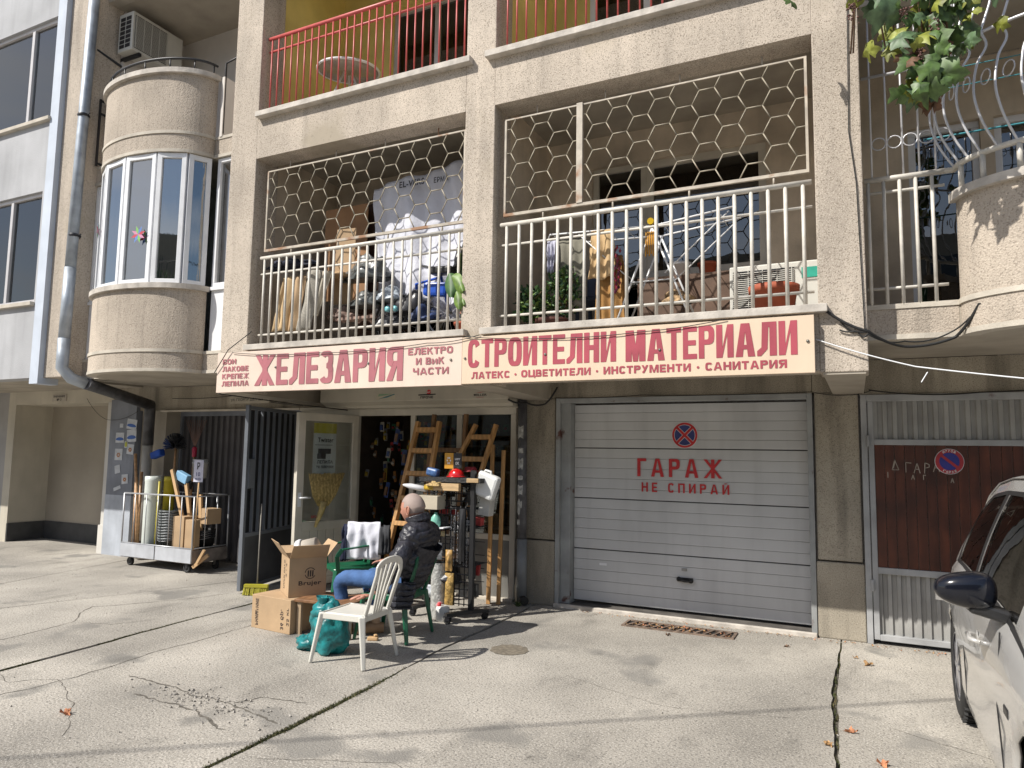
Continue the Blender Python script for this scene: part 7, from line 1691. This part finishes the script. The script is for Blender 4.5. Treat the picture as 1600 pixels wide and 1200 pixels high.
for s_ in (-1,1):
    win(s_,-.52,-.22,0,1,'rear_pillar',PNT,.0)
    win(s_,-.22,2.0,.90,1.0,'roof_rail',PNT,.002)
    win(s_,-.22,2.1,.86,.90,'window_trim',BLKPL,.003)
    win(s_,-.22,2.2,0,.06,'window_trim',BLKPL,.004)
    win(s_,-.22,-.12,.06,.86,'window_trim',BLKPL,.002)
    win(s_,-.12,.62,.06,.86,'side_window',CGL,-.004)
    win(s_,.62,.70,.06,.86,'centre_pillar',BLKPL,.002)
    win(s_,.70,.735,.06,.86,'chrome_strip',mat('chrome_strip',(.55,.55,.55),.25,metal=.8),.004)
    win(s_,.735,1.80,.06,.86,'side_window',CGL,-.004)
    win(s_,1.80,2.35,.0,1.0,'front_pillar',PNT,.0)
    for yy,hx_ in ((.18,.0),(1.22,.0)):
        m=MB();x=s_*.872;m.tube([(x,yy-.08,.745),(x+s_*.035,yy-.06,.75),(x+s_*.038,yy+.06,.748),(x,yy+.09,.742)],.012,8);m.lathe([(0,.004),(.03,.004),(.035,0)],(x-.0,yy-.02,.745),16,'x');m.build('door_handle',PNT,car,local=True)
    for yy in (.66,1.72):
        m=MB()
        for z0,z1 in ((.27,.58),(.58,.88)):m.bar((s_*(.857 if z0<.5 else .874),yy-(.10 if z0<.5 and yy<1 else 0),z0),(s_*(.874 if z0<.5 else .853),yy,z1),.006,.006,up=(1,0,0))
        m.build('door_gap',BLKPL,car,local=True)
    m=MB();m.obox((s_*.868,1.93,.62),(.02,.10,.045),(0,0,0));m.build('side_indicator',BLKPL,car,local=True,bevel=.01)
    m=MB();m.grid(lambda u,v:(s_*(.80-.06*v),-.50+.10*u-.10*v*0,.70+.24*v),8,8);m.build('tail_lamp',mat('lamp_red',(.35,.01,.01),.15,coat=.8),car,local=True)
# right-hand mirror
m=MB()
def mir(u,v):
    th=u*2*PI;ph=(v-.5)*PI;cy,cx_,cz_=1.62,.96,1.03
    dx=math.cos(ph)*math.cos(th);dy=math.cos(ph)*math.sin(th);dz=math.sin(ph)
    sq=lambda t,p:math.copysign(abs(t)**p,t)
    x=sq(dx,.8)*.12;y=sq(dy,.8)*.075*(1 if dy>0 else .45);z=sq(dz,.8)*.078*(1-.25*(x/.12))
    return (cx_+x,cy+y,cz_+z)
m.grid(mir,36,24);mo=m.build('door_mirror',mat('gloss_black',(.006,.007,.012),.16,var=.05,coat=.3,spec=.4),car,local=True)
m=MB();m.bar((.80,1.60,.925),(.95,1.61,.965),.11,.055,up=(0,0,1));m.build('mirror_arm',BLKPL,mo,local=True,bevel=.015)
m=MB();m.quad((.90,1.583,.96),(1.07,1.583,.97),(1.07,1.583,1.06),(.90,1.583,1.07));m.build('mirror_glass',glass('mirror',(.1,.1,.1),.8),mo,local=True)
m=MB();m.box(-.8,.8,-.70,3.2,.18,.22);m.build('floor_pan',BLACK,car,local=True)
for x in (-.36,.36):
    for y in (.35,1.35):
        m=MB();m.obox((x,y,1.0),(.48,.10,.55),(-.15,0,0));m.obox((x,y+.25,.62),(.5,.5,.16));m.build('seat',mat('car_seat',(.10,.09,.07),.8),car,local=True,bevel=.04)

# ================================================================ ACROSS THE STREET (what the glass mirrors)
OB=thing('facing_building','plain tan apartment block across the street','building',(-4,-34,0))
m=MB();m.box(-30,14,-46,-34,0,13);m.build('wall',mat('tan_render',(.30,.26,.21),.9,var=.12,vs=.5),OB)
for i in range(11):
    for j in range(4):
        x=-28+i*3.9;z=1.4+j*3;m=MB();m.box(x,x+1.7,-33.98,-33.93,z,z+1.5);m.build('window',mat('far_window',(.03,.035,.04),.15),OB)
for q,(x,y,h,r) in enumerate(((-15,-24,6.5,2.6),(-7.5,-26,7.2,3.0),(3,-25,6.8,2.8),(10,-24,7,2.8))):
    t=thing('street_tree',['leftmost street tree facing the shop','second street tree facing the shop','third street tree facing the shop','rightmost street tree facing the shop'][q],'tree',(x,y,0))
    m=MB();m.tube([(x,y,0),(x+.1,y,2.2),(x,y+.1,h-.5)],[.2,.15,.06],8)
    for k in range(6): t2=k*1.05;m.tube([(x,y,2.4+k*.3),(x+math.cos(t2)*r*.4,y+math.sin(t2)*r*.4,h-1.6),(x+math.cos(t2)*r*.8,y+math.sin(t2)*r*.8,h-.6)],[.08,.05,.02],6)
    m.build('trunk',mat('bark',(.10,.08,.06),.9),t)
    m=MB();foliage(m,(x,y,h-.6),(r,r,r*.8),2600,.42,rr);m.build('crown',LFG,t)
